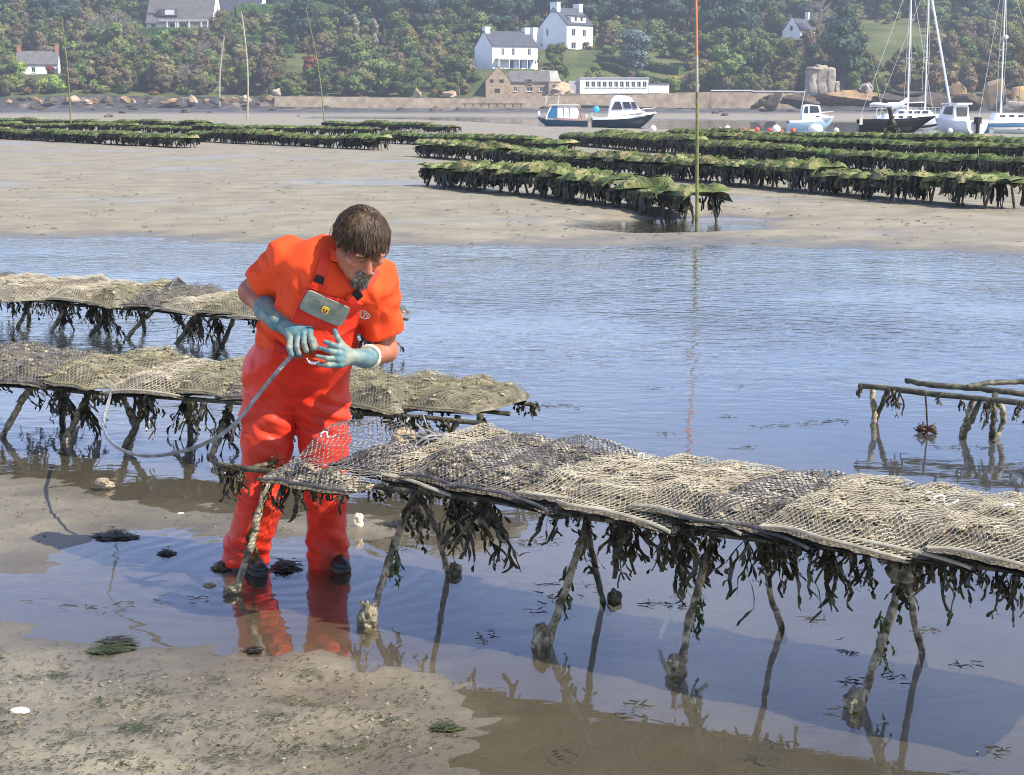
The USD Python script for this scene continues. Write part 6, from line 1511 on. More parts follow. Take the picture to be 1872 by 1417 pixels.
def trousers(p):
    d = ell(p, pel, [0.226, 0.178, 0.17])
    w = wai - up * 0.02
    d = smin(d, ell(p, w + tfw * 0.03, [0.212, 0.190, 0.12], RT), 0.07)
    rl = smin(cone(p, hipR, kneeR, 0.118, 0.098, (side, 1.0)), cone(p, kneeR, hemR, 0.098, 0.092), 0.05)
    ll = smin(cone(p, hipL, kneeL, 0.116, 0.090), cone(p, kneeL, hemL, 0.090, 0.080), 0.05)
    # cuffs flare a little
    rl = smin(rl, cone(p, hemR + up * 0.03, hemR - up * 0.012, 0.088, 0.098), 0.02); ll = smin(ll, cone(p, hemL + up * 0.03, hemL - up * 0.012, 0.079, 0.087), 0.02)
    rl = smax(rl, (hemR[2] - 0.035) - p[:, 2], 0.01); ll = smax(ll, (hemL[2] - 0.035) - p[:, 2], 0.01)
    d = smin(d, np.minimum(rl, ll), 0.05)
    # stiff creases: bands across at the knee and crotch, long folds down the legs
    z = p[:, 2]
    f = 0.016 * (meshkit.fbm(np.stack([p[:, 0] * 9, p[:, 1] * 9, z * 5 + 0.6 * p[:, 0] * 10], -1), 3, 5) - 0.5)
    f = f + 0.030 * (0.25 - np.abs(meshkit.noise(np.stack([p[:, 0] * 11 + z * 4, p[:, 1] * 8, z * 8 - p[:, 0] * 7], -1), 15) - 0.5)) ** 1.0 * -1.0
    cr = np.exp(-((z - pel[2] + 0.20) / 0.10) ** 2) + 0.9 * np.exp(-((z - kneeR[2]) / 0.10) ** 2) + 1.0 * np.exp(-((z - hemR[2] - 0.06) / 0.06) ** 2)
    f = f + 0.030 * cr * (meshkit.noise(np.stack([p[:, 0] * 7, p[:, 1] * 7, z * 30 + p[:, 0] * 14], -1), 6) - 0.5)
    return d + f
lo = np.min([hipR, hemR, hemL, pel, wai], 0) - 0.30; hi = np.max([hipL, hemL, wai, pel], 0) + 0.30
lo[2] = min(hemR[2], hemL[2]) - 0.06; hi[2] = wai[2] + 0.10
def trousers_cut(p):
    top = (p - (wai + tdir * 0.012)) @ unit(tdir + 0.1 * tsd)
    return smax(trousers(p), top, 0.01)
part(man, 'bib_overalls', relax(surface(trousers_cut, lo, hi, 0.0095), 6), pvcm, smooth=True)
# side seams piped in grey down the outside of the trousers
for sgn, a_, b_, c_, r_ in ((-1, hipR, kneeR, hemR, 0.113), (1, hipL, kneeL, hemL, 0.108)):
    pts = [a_ + np.array([sgn * (r_ + 0.014), 0.01, 0.06]), a_ * 0.5 + b_ * 0.5 + np.array([sgn * (r_ - 0.002), 0.01, 0]), b_ + np.array([sgn * (r_ - 0.016), 0.01, 0]), c_ + np.array([sgn * (r_ - 0.022), 0.01, 0.01])]

# --- shirt
elbR, elbL = M_(460, 534, 0.03), M_(704, 640, 0.00)
sleR, sleL = M_(481, 512, -0.03), M_(701, 600, -0.07)
def shirt(p):
    d = torso(p)
    d = smin(d, cone(p, shR, shL, 0.083, 0.080), 0.07)
    d = smin(d, cone(p, gird + up * 0.02, neckb + up * 0.005, 0.085, 0.066), 0.05)
    aR = cone(p, shR + np.array([0.01, 0, -0.005]), sleR, 0.088, 0.079); aL = cone(p, shL, sleL, 0.090, 0.082)
    # the sleeve ends are cut square
    aR = smax(aR, (p - sleR) @ unit(sleR - shR) - 0.015, 0.006); aL = smax(aL, (p - sleL) @ unit(sleL - shL) - 0.015, 0.006)
    d = smin(d, np.minimum(aR, aL), 0.035)
    d = smax(d, (p - (neckb + up * 0.035 + tfw * 0.02)) @ unit(neckt - neckb), 0.02)
    d = smax(d, (wai + tdir * -0.045 - p) @ tdir, 0.02)
    u, v, w = (p - wai) @ tsd, (p - wai) @ tfw, (p - wai) @ tdir
    f = 0.036 * (np.abs(meshkit.noise(np.stack([u * 10 + w * 7, v * 6, w * 8 - u * 6], -1) + 8, 18) - 0.5) - 0.25) + 0.018 * (meshkit.fbm(np.stack([u * 8 + w * 5, v * 6, w * 6 - u * 4], -1) + 3, 3, 8) - 0.5)
    # folds drawn from the armpits, and rolls above the waist
    for s_ in (sleR * 0.3 + shR * 0.7, sleL * 0.3 + shL * 0.7):
        q = p - s_; rr = np.linalg.norm(q, axis=1); an = np.arctan2(q @ tdir, q @ tsd)
        f = f + 0.0045 * np.exp(-((rr - 0.14) / 0.07) ** 2) * np.sin(an * 7 + 5 * meshkit.noise(p * 7, 4))
    f = f + 0.012 * np.exp(-((w - 0.02) / 0.05) ** 2) * np.sin(w * 120 + u * 18 + 3 * meshkit.noise(p * 7, 9)) * 0.8
    return d + f
pts = np.array([shR, shL, sleR, sleL, wai, neckb, chest])
part(man, 'polo_shirt', relax(surface(shirt, pts.min(0) - 0.24, pts.max(0) + 0.16, 0.0095), 5), shirtm, smooth=True)
# collar: two turned-down flaps
def collar(sgn):
    R = []
    for t in np.linspace(0, 1, 9):
        a = math.pi * (1.05 - 0.98 * t)
        o = neckb + up * 0.028 + tsd * sgn * math.sin(a) * 0.077 + tfw * (-math.cos(a)) * 0.080 + tfw * 0.01 - tdir * 0.045 * t
        out = unit(tsd * sgn * math.sin(a) - tfw * math.cos(a) * 1.0)
        wd = 0.038 + 0.022 * t
        R.append([o, o + up * 0.012 + out * 0.01, o + out * (wd * 0.7) - up * wd * 0.45, o + out * wd * 0.62 - up * (wd * 0.6 + 0.006)])
    return loft(np.array(R))
for s_ in (-1, 1):
    part(man, 'collar', collar(s_), shirtm, smooth=True)
# --- bib of the overalls, lying on the shirt; pouch, straps, buckles
def bibq(p):
    u, w, v = (p - chest) @ tsd, (p - chest) @ tdir, (p - chest) @ tfw
    lim = smax(np.abs(u - 0.012) - (0.125 - 0.25 * np.maximum(w, -0.25) * 0.35), w - 0.035, 0.02)
    lim = smax(lim, -0.21 - w, 0.02)
    return smax(smax(np.abs(shirt(p) - 0.010) - 0.007, lim, 0.006), -v, 0.01)
part(man, 'bib', relax(surface(bibq, chest - np.array([0.3, 0.36, 0.34]), chest + np.array([0.3, 0.2, 0.2]), 0.0055), 4), pvcm, smooth=True)
def on_chest(u, w, lift=0.02):
    "a point on the front of the shirt at chest coordinates (u to his left, w up)"
    o = chest + tsd * u + tdir * w; s = np.linspace(0.5, 0.0, 160)
    P = o + s[:, None] * tfw
    k = int(np.argmax(shirt(P) < 0))
    return P[k] + tfw * lift
sx = 1.0 if tsd[0] > 0 else -1.0
def patch(u0, w0, wid, hgt, tilt, lift, th, rnd, n=9):
    "a rounded panel lying on the chest"
    c, s = math.cos(tilt), math.sin(tilt)
    top, bot = [], []
    for b in np.linspace(-1, 1, n):
        r1, r2 = [], []
        for a in np.linspace(-1, 1, n):
            rr = 1 - rnd * (abs(a) ** 6 * abs(b) ** 6)
            x, y = a * wid / 2 * rr, b * hgt / 2 * rr
            u, w = u0 + x * c - y * s, w0 + x * s + y * c
            q = on_chest(u, w, lift); r1.append(q + tfw * th); r2.append(q)
        top.append(r1); bot.append(r2)
    top, bot = np.array(top), np.array(bot)
    for A in (top, bot):   # lie stiff: smooth the relief out
        m = A.mean((0, 1)); nrm = tfw
        A -= ((A - m) @ nrm * 0.75)[..., None] * nrm
    v, f = loft(top, close=False, caps=False); v2, f2 = loft(bot, close=False, caps=False)
    e = []
    k = n * n
    ring = [i for i in range(n)] + [i * n + n - 1 for i in range(1, n)] + [(n - 1) * n + i for i in range(n - 2, -1, -1)] + [i * n for i in range(n - 2, 0, -1)]
    for a, b in zip(ring, ring[1:] + ring[:1]):
        e += [[a, b, b + k], [a, b + k, a + k]]
    return np.vstack([v, v2]), np.vstack([f, f2[:, ::-1] + k, np.array(e)])
def chest_uv(px, py):
    "chest coordinates of what the camera sees there"
    r = ray(px, py); o = np.array([0, 0, CAMH]); t = np.linspace(6.9, 8.2, 900) / r[1]
    P = o + t[:, None] * r; k = int(np.argmax(shirt(P) < 0.0)); q = P[k] - chest
    return q @ tsd, q @ tdir
uc, wc = chest_uv(594, 561); ua, wa = chest_uv(556, 546); ub, wb = chest_uv(633, 576)
tl = math.atan2((wb - wa) * sx, (ub - ua) * sx)
pw = math.hypot(ub - ua, wb - wa)
part(man, 'pouch', patch(uc, wc, pw, 0.098, tl, 0.020, 0.012, 0.07), pouchm)
q = on_chest(uc, wc + 0.003, 0.0405)
def disc(c, r, th, nr, n=20, sx_=1.0):
    a = unit(np.cross(nr, up)); b = np.cross(nr, a); t = np.arange(n) / n * 2 * np.pi
    R = [c + 0 * nr, ] ; ring = c + r * (np.cos(t)[:, None] * a + np.sin(t)[:, None] * b)
    return loft(np.array([ring, ring + nr * th]))
pq = patch(uc, wc + 0.004, 0.03, 0.026, tl, 0.0335, 0.004, 0.2, 7)
bd = part(man, 'pouch_badge', pq, badgem)
for (du, dw, ww, hh) in ((-0.006, 0.001, 0.006, 0.008), (0.006, -0.001, 0.006, 0.008), (0.0, -0.008, 0.014, 0.003)):
    part(bd, 'badge_mark', patch(uc + du, wc + 0.004 + dw, ww, hh, tl, 0.0385, 0.002, 0.1, 3), inkm)
for (px0, py0, px1, py1) in ((581, 513, 597, 455), (648, 540, 690, 490)):
    (u0, w0), (u1, w1) = chest_uv(px0, py0), chest_uv(px1, py1)
    dirn = math.atan2(w1 - w0, u1 - u0)
    st = []
    for s_ in np.linspace(-0.10, 1, 10):
        uu, ww_ = u0 + (u1 - u0) * s_, w0 + (w1 - w0) * s_
        q = on_chest(uu, ww_, 0.012); sd = (-math.sin(dirn) * tsd + math.cos(dirn) * tdir) * 0.019
        st.append([q - sd, q + sd, q + sd + tfw * 0.006, q - sd + tfw * 0.006])
    part(man, 'shoulder_strap', loft(np.array(st)), pvcm)
    bu, bw = chest_uv(px0 + 1, py0 - 9)
    bk = part(man, 'buckle', patch(u0 + (u1 - u0) * 0.06, w0 + (w1 - w0) * 0.06, 0.05, 0.038, dirn, 0.02, 0.012, 0.08, 5), bucklem)
    part(bk, 'buckle_loop', patch(u0 + (u1 - u0) * -0.12, w0 + (w1 - w0) * -0.12, 0.03, 0.05, dirn, 0.018, 0.008, 0.05, 4), pvcm)
eu, ew = chest_uv(665, 573)
pt = part(man, 'chest_badge', patch(eu, ew, 0.05, 0.045, tl, 0.004, 0.003, 0.3, 6), shirtm)
tm = meshkit.text_mesh('ATP', 0.020, 0.002, bold=True)
v = np.array(tm.vertices); v[:, 0] -= v[:, 0].mean(); v[:, 1] -= v[:, 1].mean()
q = on_chest(eu, ew, 0.012)
ct, st_ = math.cos(tl), math.sin(tl)
A = (tsd * ct + tdir * st_) * sx; B = -tsd * st_ * sx * sx + tdir * ct
part(pt, 'badge_lettering', (q + v[:, [0]] * A + v[:, [1]] * B + v[:, [2]] * tfw, np.array(tm.faces)), creamm)
part(pt, 'badge_emblem', tube([q + 0.026 * (math.cos(t) * A + 0.62 * math.sin(t) * B) for t in np.linspace(0, 6.28, 22)], 0.002, 5), creamm)

# --- head
HC = M_(661, 446, -0.275)
hf = unit([0.36, -0.71, -0.67])
hu = unit(np.array([0.20, -0.30, 0.92]) - (np.array([0.20, -0.30, 0.92]) @ hf) * hf)
hs = np.cross(hf, hu)      # towards his right or left
if hs[0] < 0:
    hs = -hs
RH = np.array([hs, hf, hu]); S = 1.08
def hp(x, y, z):
    return HC + S * (hs * x + hf * y + hu * z)
def head(p):
    q = (p - HC) @ RH.T / S
    qm = q * np.array([1, 1, 1.0]); qa = np.abs(q[:, 0])
    d = ell(qm, (0, -0.012, 0.035), (0.077, 0.098, 0.090))
    d = smin(d, ell(qm, (0, 0.028, -0.045), (0.062, 0.066, 0.078)), 0.05)
    qs = np.c_[qa, q[:, 1:]]
    d = smin(d, ell(qs, (0.022, 0.062, -0.092), (0.03, 0.028, 0.024)), 0.04)           # chin and jaw
    d = smin(d, ell(qs, (0.058, 0.0, -0.062), (0.02, 0.04, 0.035)), 0.04)
    d = smin(d, ell(qs, (0.046, 0.066, -0.022), (0.026, 0.020, 0.020)), 0.025)          # cheekbones
    d = smin(d, ell(qs, (0.030, 0.083, 0.025), (0.032, 0.014, 0.009)), 0.014)           # brow
    d = smax(d, -ell(qs, (0.033, 0.096, 0.004), (0.021, 0.014, 0.012)), 0.014)          # eye sockets
    d = smin(d, cone(q, (0, 0.088, 0.016), (0, 0.117, -0.032), 0.008, 0.013), 0.014)    # nose
    d = smin(d, ell(qs, (0.013, 0.100, -0.036), (0.010, 0.012, 0.008)), 0.008)
    d = smin(d, ell(q, (0, 0.090, -0.066), (0.025, 0.010, 0.006)), 0.01)                # lips
    d = smax(d, -ell(q, (0, 0.103, -0.0715), (0.022, 0.010, 0.0018)), 0.004)
    d = smin(d, ell(q, (0, 0.088, -0.079), (0.021, 0.010, 0.006)), 0.008)
    # ears
    e = ell(qs, (0.082, -0.012, -0.004), (0.009, 0.021, 0.033)); e = smax(e, -ell(qs, (0.090, -0.008, -0.002), (0.006, 0.012, 0.020)), 0.006)
    d = smin(d, e, 0.008)
    d = d * S
    d = smin(d, cone(p, neckb - up * 0.02, hp(0, -0.025, -0.055), 0.066, 0.060), 0.03)
    return d
# --- the skin is one surface: head, neck and forearms
wrR, wrL = M_(507, 588, -0.19), M_(668, 655, -0.27)
def arms(p):
    a = smin(cone(p, shR * 0.35 + sleR * 0.65, elbR, 0.058, 0.050), cone(p, elbR, wrR, 0.053, 0.034), 0.025)
    b = smin(cone(p, shL * 0.4 + sleL * 0.6, elbL, 0.058, 0.048), cone(p, elbL, wrL, 0.052, 0.034), 0.025)
    core = cone(p, shR, shL, 0.05, 0.05)
    core = smin(core, cone(p, gird, neckb, 0.05, 0.055), 0.03)
    return np.minimum(smin(a, core, 0.02), smin(b, core, 0.02)), core
def skin(p):
    a, core = arms(p)
    a = np.minimum(a, cone(p, shR, sleR, 0.05, 0.055)); a = np.minimum(a, cone(p, shL, sleL, 0.05, 0.055))
    return smin(a, head(p), 0.012)
pts = np.array([elbR, elbL, wrR, wrL, HC + hu * 0.13, shR, shL, HC + hf * 0.13])
part(man, 'body', relax(surface(skin, pts.min(0) - 0.1, pts.max(0) + 0.12, 0.0052), 4), skinm, smooth=True)
for s_ in (-1, 1):
    ey = part(man, 'eye', ball(hp(0.031 * s_, 0.079, 0.002), (0.0125 * S,) * 3, 2), eyem, smooth=True)
    part(ey, 'iris', ball(hp(0.031 * s_, 0.0875, -0.003), (0.0055 * S,) * 3, 1), irism, smooth=True)
    part(man, 'eyelid', ball(hp(0.031 * s_, 0.0800, 0.0035), (0.0155 * S, 0.0145 * S, 0.0115 * S), 2), skinm, smooth=True)
    part(man, 'eyebrow', tube([hp((0.014 + 0.034 * t) * s_, 0.0955 - 0.013 * t * t, 0.024 + 0.006 * math.sin(t * 2.6)) for t in np.linspace(0, 1, 7)], [0.002, 0.0036, 0.004, 0.0038, 0.0034, 0.0026, 0.0015], 6), hairm, smooth=True)
# hair: a shaggy cap and separate locks
def hairf(p):
    q = (p - HC) @ RH.T / S
    d = ell(q, (0, -0.020, 0.040), (0.089, 0.106, 0.089))
    d = smin(d, ell(q, (0, -0.07, -0.005), (0.080, 0.055, 0.075)), 0.04)
    qa = np.abs(q[:, 0])
    d = smin(d, ell(np.c_[qa, q[:, 1:]], (0.075, -0.015, 0.012), (0.022, 0.045, 0.040)), 0.02)
    # hairline: free the face
    face = ell(q, (0, 0.105, -0.035), (0.072, 0.085, 0.094))
    d = smax(d, -face, 0.012)
    d = smax(d, -(q[:, 2] + 0.085), 0.01)
    th = np.arctan2(q[:, 0], q[:, 1] + 0.05); el_ = np.arctan2(q[:, 2] - 0.03, np.hypot(q[:, 0], q[:, 1]))
    d = d + 0.007 * np.sin(th * 22 + 5 * meshkit.noise(q * 22, 3)) * np.cos(np.clip(el_, -1.5, 1.5)) + 0.010 * (meshkit.fbm(q * np.array([70, 40, 26]), 3, 5) - 0.5)
    return d * S
part(man, 'hair', relax(surface(hairf, HC - 0.19, HC + 0.20, 0.0042), 1), hairm, smooth=True)
r = np.random.default_rng(12)
ms = []
for k in range(1300):
    th = r.uniform(-math.pi, math.pi); el_ = r.uniform(0.15, 1.5)
    d0 = np.array([math.sin(th) * math.cos(el_), math.cos(th) * math.cos(el_), math.sin(el_)])
    base_ = np.array([0, -0.018, 0.042]) + d0 * np.array([0.086, 0.103, 0.084])
    L_ = r.uniform(0.04, 0.115); pts_ = [base_]
    tang = np.array([d0[0] * 0.9, d0[1] * 0.9 + 0.35 * (d0[1] > -0.2), -0.55]) + r.normal(0, 0.24, 3)
    for _ in range(5):
        nn_ = unit(pts_[-1] - np.array([0, -0.018, 0.042])); tang = tang - (tang @ nn_) * nn_ * 0.55
        q = pts_[-1] + unit(tang) * L_ / 5
        dd = (q - np.array([0, -0.018, 0.042])) / np.array([0.092, 0.110, 0.094]); n_ = np.linalg.norm(dd)
        if n_ < 1:
            q = np.array([0, -0.018, 0.042]) + dd / n_ * np.array([0.091, 0.109, 0.092]) * r.uniform(0.99, 1.05)
        tang = tang + np.array([0, 0, -0.25]) + r.normal(0, 0.08, 3)
        pts_.append(q)
    pts_ = [q for q in pts_ if not (q[1] > 0.07 and q[2] < r.uniform(-0.022, 0.025))]
    if len(pts_) < 4:
        continue
    W = np.array([hp(*q) for q in pts_]); n_ = len(W)
    ms.append(tube(W, np.linspace(1, 0.15, n_) ** 0.6 * r.uniform(0.0011, 0.0026), 4, flat=0.5))
part(man, 'hair_locks', cat(ms), hairm, smooth=True, kind='stuff')
def beardf(p):
    q = (p - HC) @ RH.T / S; qa = np.abs(q[:, 0])
    d = ell(q, (0, 0.074, -0.104), (0.038, 0.032, 0.028))
    d = smin(d, ell(np.c_[qa, q[:, 1:]], (0.027, 0.083, -0.078), (0.009, 0.014, 0.028)), 0.012)
    d = smin(d, ell(q, (0, 0.090, -0.074), (0.022, 0.010, 0.014)), 0.008)
    m_ = ell(np.c_[qa, q[:, 1:]], (0.016, 0.101, -0.054), (0.020, 0.009, 0.0075))
    d = np.minimum(d, m_)
    return (d + 0.011 * (meshkit.fbm(q * np.array([160, 90, 45]), 3, 2) - 0.5)) * S
part(man, 'beard', surface(beardf, HC + S * (hf * 0.075 - hu * 0.085) - 0.085, HC + S * (hf * 0.075 - hu * 0.085) + 0.085, 0.0030), beardm, smooth=True)

r = np.random.default_rng(14); ms = []
for k in range(330):
    if r.random() < 0.62:
        a = r.uniform(-1.25, 1.25); o = np.array([0.036 * math.sin(a), 0.072 + 0.032 * math.cos(a), -0.088 - 0.036 * r.random()]); dd = np.array([0.3 * math.sin(a), 0.35 * math.cos(a), -1.0])
    else:
        a = r.uniform(-1, 1); o = np.array([0.032 * a, 0.106 - 0.012 * a * a, -0.050 - 0.006 * abs(a)]); dd = np.array([0.6 * a, 0.2, -1.0])
    dd = unit(dd + r.normal(0, 0.22, 3)); L_ = r.uniform(0.010, 0.021)
    ms.append(tube([hp(*o), hp(*(o + dd * L_ * 0.6)), hp(*(o + dd * L_ + np.array([0, -0.003, -0.002])))], [0.0016, 0.0014, 0.0005], 4))
part(man, 'beard_hairs', cat(ms), beardm, smooth=True, kind='stuff')
# --- gloves
def chain(p, pts, rr, k=0.006):
    d = None
    for a, b, ra, rb in zip(pts[:-1], pts[1:], rr[:-1], rr[1:]):
        c = cone(p, a, b, ra, rb); d = c if d is None else smin(d, c, k)
    return d
def glove(name, palm_pts, palm_r, pn, fingers, gaunt, gr, cuff):
    def f(p):
        d = chain(p, palm_pts, palm_r, 0.02)
        # palms are flat: squeeze along the palm normal
        c0 = palm_pts[-1] * 0.5 + palm_pts[-2] * 0.5
        for pts_, rr in fingers:
            d = smin(d, chain(p, pts_, rr, 0.005), 0.008)
        g = chain(p, gaunt, gr, 0.02)
        d = smin(d, g, 0.018)
        return d + 0.004 * (meshkit.fbm(p * 42, 3, 3) - 0.5)
    P = np.vstack([palm_pts, gaunt] + [q[0] for q in fingers])
    g = part(man, name, relax(surface(f, P.min(0) - 0.075, P.max(0) + 0.075, 0.0032), 4), glovem, smooth=True)
    return g
# his right hand (picture left): fist closed round the strap, pointing down to the right
k0, k1, k2, k3 = M_(531, 617, -0.27), M_(545, 613, -0.275), M_(556, 609, -0.275), M_(566, 604, -0.265)
FR = []
for kn, m1, m2, tp in ((k0, (529, 636), (533, 648), (540, 652)), (k1, (543, 634), (546, 646), (551, 650)), (k2, (556, 628), (560, 641), (563, 645)), (k3, (569, 622), (573, 636), (574, 643))):
    FR.append((np.array([kn, M_(*m1, -0.325), M_(*m2, -0.325), M_(*tp, -0.29)]), [0.0125, 0.0122, 0.0112, 0.009]))
FR.append((np.array([M_(543, 588, -0.22), M_(562, 606, -0.235), M_(572, 622, -0.26), M_(578, 634, -0.285)]), [0.015, 0.0135, 0.0125, 0.010]))
palmR = np.array([wrR, M_(523, 596, -0.225), M_(538, 602, -0.24)]); 
def palm_fan(ws, kn, r0, r1):
    return [(np.array([ws, q]), [r0, r1]) for q in kn]
glove('glove', np.array([wrR, M_(524, 598, -0.225)]), [0.034, 0.034], None, FR + palm_fan(M_(522, 596, -0.225), (k0, k1, k2, k3), 0.026, 0.0165), np.array([elbR * 0.44 + wrR * 0.56, wrR]), [0.053, 0.040], None)
# his left hand (picture right): open, fingers pointing left, thumb up
j0, j1, j2, j3 = M_(622, 636, -0.345), M_(620, 647, -0.355), M_(619, 657, -0.36), M_(622, 666, -0.355)
FL = []
for kn, m1, tp in ((j0, (607, 630), (594, 625)), (j1, (602, 641), (584, 636)), (j2, (597, 655), (580, 651)), (j3, (600, 668), (583, 666))):
    FL.append((np.array([kn, M_(*m1, -0.375), M_(*tp, -0.365)]), [0.0125, 0.0115, 0.0088]))
FL.append((np.array([M_(640, 646, -0.31), M_(625, 630, -0.33), M_(617, 618, -0.34), M_(612, 605, -0.34)]), [0.017, 0.0135, 0.012, 0.0095]))
glove('glove', np.array([wrL, M_(650, 653, -0.30)]), [0.035, 0.034], None, FL + palm_fan(M_(648, 652, -0.305), (j0, j1, j2, j3), 0.026, 0.0165), np.array([elbL * 0.10 + wrL * 0.90, wrL]), [0.043, 0.039], None)
ca = elbL * 0.20 + wrL * 0.80; cd = unit(wrL - elbL); cs = unit(np.cross(cd, up)); cu = np.cross(cs, cd)
part(man, 'glove_cuff', tube([ca + 0.043 * (math.cos(t) * cs + math.sin(t) * cu) for t in np.linspace(0, 6.2832, 25)], 0.009, 7), cuffm, smooth=True)
# --- boots
for (hx, toe, sol) in ((hemR, M_(474, 1050, -0.12), 0), (hemL, M_(626, 1058, -0.07), 0)):
    a = hx * np.array([1, 1, 0]); heel = a + np.array([0, 0.05, 0.040]); tt = toe * np.array([1, 1, 0]) + np.array([0, 0, 0.026])
    def boot(p, a=a, heel=heel, tt=tt, hx=hx):
        d = cone(p, a + np.array([0, 0, 0.16]), a + np.array([0, 0, 0.06]), 0.062, 0.058)
        d = smin(d, cone(p, heel, tt, 0.048, 0.036), 0.03)
        return smax(d, 0.012 - p[:, 2], 0.006)
    P = np.array([heel, tt, a + np.array([0, 0, 0.16])])
    bt = part(man, 'boot', relax(surface(boot, P.min(0) - 0.09, P.max(0) + 0.09, 0.006), 3), bootm, smooth=True)
    part(bt, 'sole', relax(surface(lambda p, a=a, heel=heel, tt=tt: smax(cone(p, heel * [1, 1, 0] + [0, 0, 0.01], tt * [1, 1, 0] + [0, 0, 0.01], 0.051, 0.039), np.abs(p[:, 2] - 0.012) - 0.011, 0.004), P.min(0) - 0.12, P.max(0) + 0.09, 0.006), 2), solem, smooth=True)

# --- the grey strap he holds, looping down to the left; the pale ring between his hands
def ribbon(pts, w, th, n=60, twist=1.6):
    P = spline(pts, n); d = np.gradient(P, axis=0); R = []
    for k in range(n):
        t = unit(d[k]); a = unit(np.cross(t, [0.3, 1, 0.2])); b = np.cross(t, a); g = 0.5 * math.sin(k / n * 9 * twist)
        s, q = math.cos(g) * a + math.sin(g) * b, -math.sin(g) * a + math.cos(g) * b
        R.append([P[k] - s * w - q * th, P[k] + s * w - q * th, P[k] + s * w + q * th, P[k] - s * w + q * th])
    return loft(np.array(R))
one('rubber_strap', ribbon([M_(545, 640, -0.30), M_(527, 657, -0.31), M_(508, 678, -0.31), M_(480, 712, -0.24), M_(449, 752, -0.16), M_(432, 772, -0.1), M_(385, 806, 0.05), M_(330, 826, 0.2), M_(275, 834, 0.35), M_(222, 822, 0.6), M_(192, 792, 1.0), M_(193, 752, 1.5), M_(200, 712, 2.3)], 0.0085, 0.0022), rubm,
    'long grey rubber strap hanging in a loop from the gloved hand down to the left', 'strap')
one('strap_hook', tube(spline([M_(561, 655, -0.34), M_(566, 662, -0.35), M_(575, 664, -0.36), M_(584, 660, -0.37)], 12), [0.003] * 3 + [0.006] * 6 + [0.003] * 3, 6), hookm, 'small pale hooked end of a strap between the two gloves', 'hook', smooth=True)
# ------------------------------------------------------------------ small things on the mud and the water
eel = pm('eelgrass', [(0.012, 0.018, 0.006), (0.032, 0.045, 0.013), (0.07, 0.08, 0.03)], scale=6, rough=0.6)
darkw = pm('black_weed', [(0.010, 0.010, 0.007), (0.03, 0.028, 0.018), (0.06, 0.055, 0.035)], scale=8, rough=0.5)
shellw = pm('bleached_shell', [(0.45, 0.36, 0.27), (0.66, 0.58, 0.47), (0.74, 0.68, 0.58)], scale=20, rough=0.6, bump=0.5, bscale=60)
r = np.random.default_rng(55)
def lie(px, py):
    "a point on the ground or, where it is under water, on the water"
    q = GT(px, py); q[2] = max(q[2], 0.0)
    return q
def blades(centres, n, spread, L, w, seed):
    r = np.random.default_rng(seed); V, F, k0 = [], [], 0
    for k in range(n):
        c = centres[int(r.integers(len(centres)))]
        x, y = c[0] + r.normal(0, spread), c[1] + r.normal(0, spread * 1.3)
        a = r.normal(0, 0.55); l = L * r.uniform(0.3, 1.2); pts = []
        for s in np.linspace(-0.5, 0.5, 4):
            a += r.normal(0, 0.35)
            X, Y = x + math.cos(a) * l * s, y + math.sin(a) * l * s
            pts.append((X, Y, max(gz(X, Y), 0) + 0.004 + 0.004 * r.random()))
        P = np.array(pts); sd = np.array([-math.sin(a), math.cos(a), 0.25]) * w * r.uniform(0.5, 1.3)
        V += [P - sd, P + sd]; i = np.arange(3)
        F += [np.vstack([np.c_[i, i + 1, i + 5], np.c_[i, i + 5, i + 4]]) + k0]; k0 += 8
    return np.vstack(V), np.vstack(F)
cen = [lie(r.uniform(-60, 880), 1150 + 300 * r.random()) for _ in range(75)]
cen = [c for c in cen if c[2] > 0.012]
cen3 = [c for c in (lie(r.uniform(-60, 880), 1150 + 300 * r.random()) for _ in range(300)) if c[2] > 0.012]
np_cat = lambda ms: cat(ms)
one('eelgrass_scraps', np_cat([blades(cen, 1500, 0.028, 0.030, 0.0013, 1), blades(cen3, 700, 0.10, 0.026, 0.0011, 4)]), eel, kind='stuff')
cen2 = [lie(r.uniform(-60, 900), 1140 + 310 * r.random()) for _ in range(240)]
cen2 = [c for c in cen2 if c[2] > 0.008] + [c for c in (lie(r.uniform(-60, 700), r.uniform(885, 985)) for _ in range(40)) if c[2] > 0.01]
one('dark_weed_scraps', blades(cen2, 1500, 0.07, 0.020, 0.0017, 2), darkw, kind='stuff')
ms = []
for _ in range(1500):   # grit, casts and broken shell on the near sand
    q = lie(r.uniform(-80, 950), r.uniform(860, 1500))
    if q[2] < 0.01:
        continue
    s = r.uniform(0.002, 0.0065)
    ms.append(ball(q + np.array([0, 0, s * 0.3]), (s * 1.3, s, s * 0.8), 1, 0.6, 2, int(r.integers(60))))
one('sand_casts', cat(ms), pm('grit', [(0.07, 0.06, 0.042), (0.17, 0.145, 0.10), (0.30, 0.26, 0.19)], scale=9, rough=0.9), kind='stuff')
fl = []
for k in range(46):
    px, py = r.uniform(660, 1900), r.uniform(500, 1380)
    q = G(px, py)
    if gz(q[0], q[1]) > -0.01:
        continue
    fl.append(q)
fl += [G(1190 + 14 * k, 712) for k in range(2)] + [G(990 + 22 * k, 743 + (k % 2) * 2) for k in range(4)] + [G(1385 + 26 * k, 782 - 2 * k) for k in range(7)] + [G(1480 + 16 * k, 884) for k in range(5)] + [G(1720 + 22 * k, 820) for k in range(6)] + [G(950 + 30 * k, 992) for k in range(3)] + [G(60 + 60 * k, 1105 + 9 * math.sin(k)) for k in range(6)]
one('floating_weed', blades(fl, 620, 0.03, 0.05, 0.0035, 3), darkw, kind='stuff')
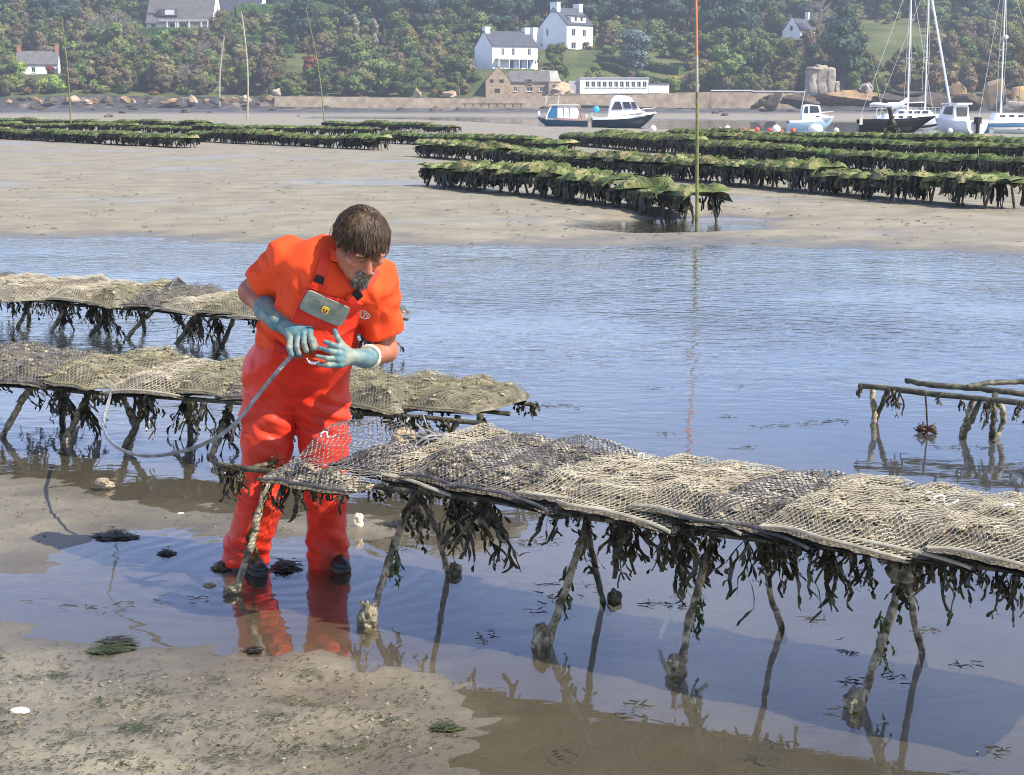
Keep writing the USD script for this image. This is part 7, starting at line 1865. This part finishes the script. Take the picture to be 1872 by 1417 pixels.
def clump(px, py, n, R, L, w, seed, mat, lab, cat_='seaweed'):
    q = lie(px, py); rr = np.random.default_rng(seed)
    out = [ball(q + np.array([0, 0, 0.002]), (R * 1.2, R * 0.75, w * 1.8), 3, 1.0, 2.8, seed)]
    V, F = blades([q], n * 4, R * 0.45, L, w * 0.55, seed); V = V + np.array([0, 0, 1]) * (np.abs(np.repeat(rr.normal(0, w * 1.6, n * 4), 8))[:, None])
    one('weed_tuft', cat(out + [(V, F)]), mat, lab, cat_)
clump(215, 1172, 26, 0.05, 0.07, 0.004, 5, darkw, 'dark twiggy weed tuft at the puddle edge left of the reflections')
clump(205, 1186, 30, 0.06, 0.05, 0.003, 6, eel, 'flat green weed patch just below the dark twiggy tuft')
clump(465, 1188, 12, 0.02, 0.05, 0.004, 7, darkw, 'small dark weed sprig below the red reflections')
clump(815, 1330, 22, 0.04, 0.03, 0.004, 8, eel, 'bright green weed patch at the right end of the near sand')
clump(210, 980, 30, 0.08, 0.03, 0.006, 9, darkw, 'low dark weed mound on the edge of the man\'s shadow')
clump(305, 1018, 14, 0.03, 0.025, 0.006, 10, darkw, 'small black weed heap lying in the shadowed puddle')
clump(522, 1046, 36, 0.05, 0.06, 0.008, 11, darkw, 'black weed heap in the water between the two boots')
clump(405, 1046, 22, 0.03, 0.05, 0.008, 12, darkw, 'black weed beside the left boot at the table\'s first leg')
clump(735, 960, 30, 0.09, 0.05, 0.005, 13, darkw, 'dark weed line at the tip of the sand spit behind the table')
q = lie(190, 893)
one('oyster_lump', cat([ball(q + np.array([0.018 * math.cos(k * 2.2), 0.014 * math.sin(k * 2.2), 0.018 + 0.011 * (k % 3)]), (0.032, 0.026, 0.018), 2, 0.6, 2.2, k) for k in range(7)]), pm('oyster_cluster', [(0.16, 0.12, 0.08), (0.34, 0.28, 0.20), (0.52, 0.46, 0.36)], scale=22, rough=0.8, bump=0.8, bscale=60),
    'lumpy cluster of oysters standing at the water edge on the left', 'oysters', smooth=40)
q = lie(655, 962)
one('oyster_shell', ball(q + np.array([0, 0, 0.025]), (0.022, 0.012, 0.04), 3, 0.5, 2, 3), shellw, 'upright pinkish shell at the tip of the sand spit behind the legs', 'shell', smooth=40)
q = lie(36, 1300)
v, f = ball((0, 0, 0), (0.032, 0.022, 0.014), 3, 0.25, 2, 5); v[:, 2] = np.maximum(v[:, 2], -0.003)
one('white_shell', (v + q + np.array([0, 0, 0.004]), f), shellw, 'white shell lying on the near sand at the far left', 'shell', smooth=40)
q = lie(330, 936); v, f = ball((0, 0, 0), (0.018, 0.008, 0.006), 2, 0.3, 2, 6)
one('white_shell', (v + q, f), shellw, 'small white shell on the sand spit left of the man', 'shell', smooth=40)
q = lie(383, 1076)
one('pebble', ball(q, (0.025, 0.018, 0.012), 2, 0.3, 2, 7), barnm, 'single pale pebble in the puddle left of the first table leg', 'pebble', smooth=True)
# the torn strip of pale plastic on a table leg
q0, q1, q2 = G(1296, 1098, 0.16), G(1235, 1105, 0.17), G(1212, 1150, 0.06)
one('plastic_strip', ribbon([q0, q1 + np.array([0, 0, 0.01]), q1, q2, q2 - np.array([0.01, 0, 0.04])], 0.008, 0.0008, 30), pm('torn_plastic', [(0.55, 0.57, 0.58), (0.7, 0.72, 0.73)], rough=0.4), 'torn strip of pale plastic caught on a leg of the near table', 'plastic strip')
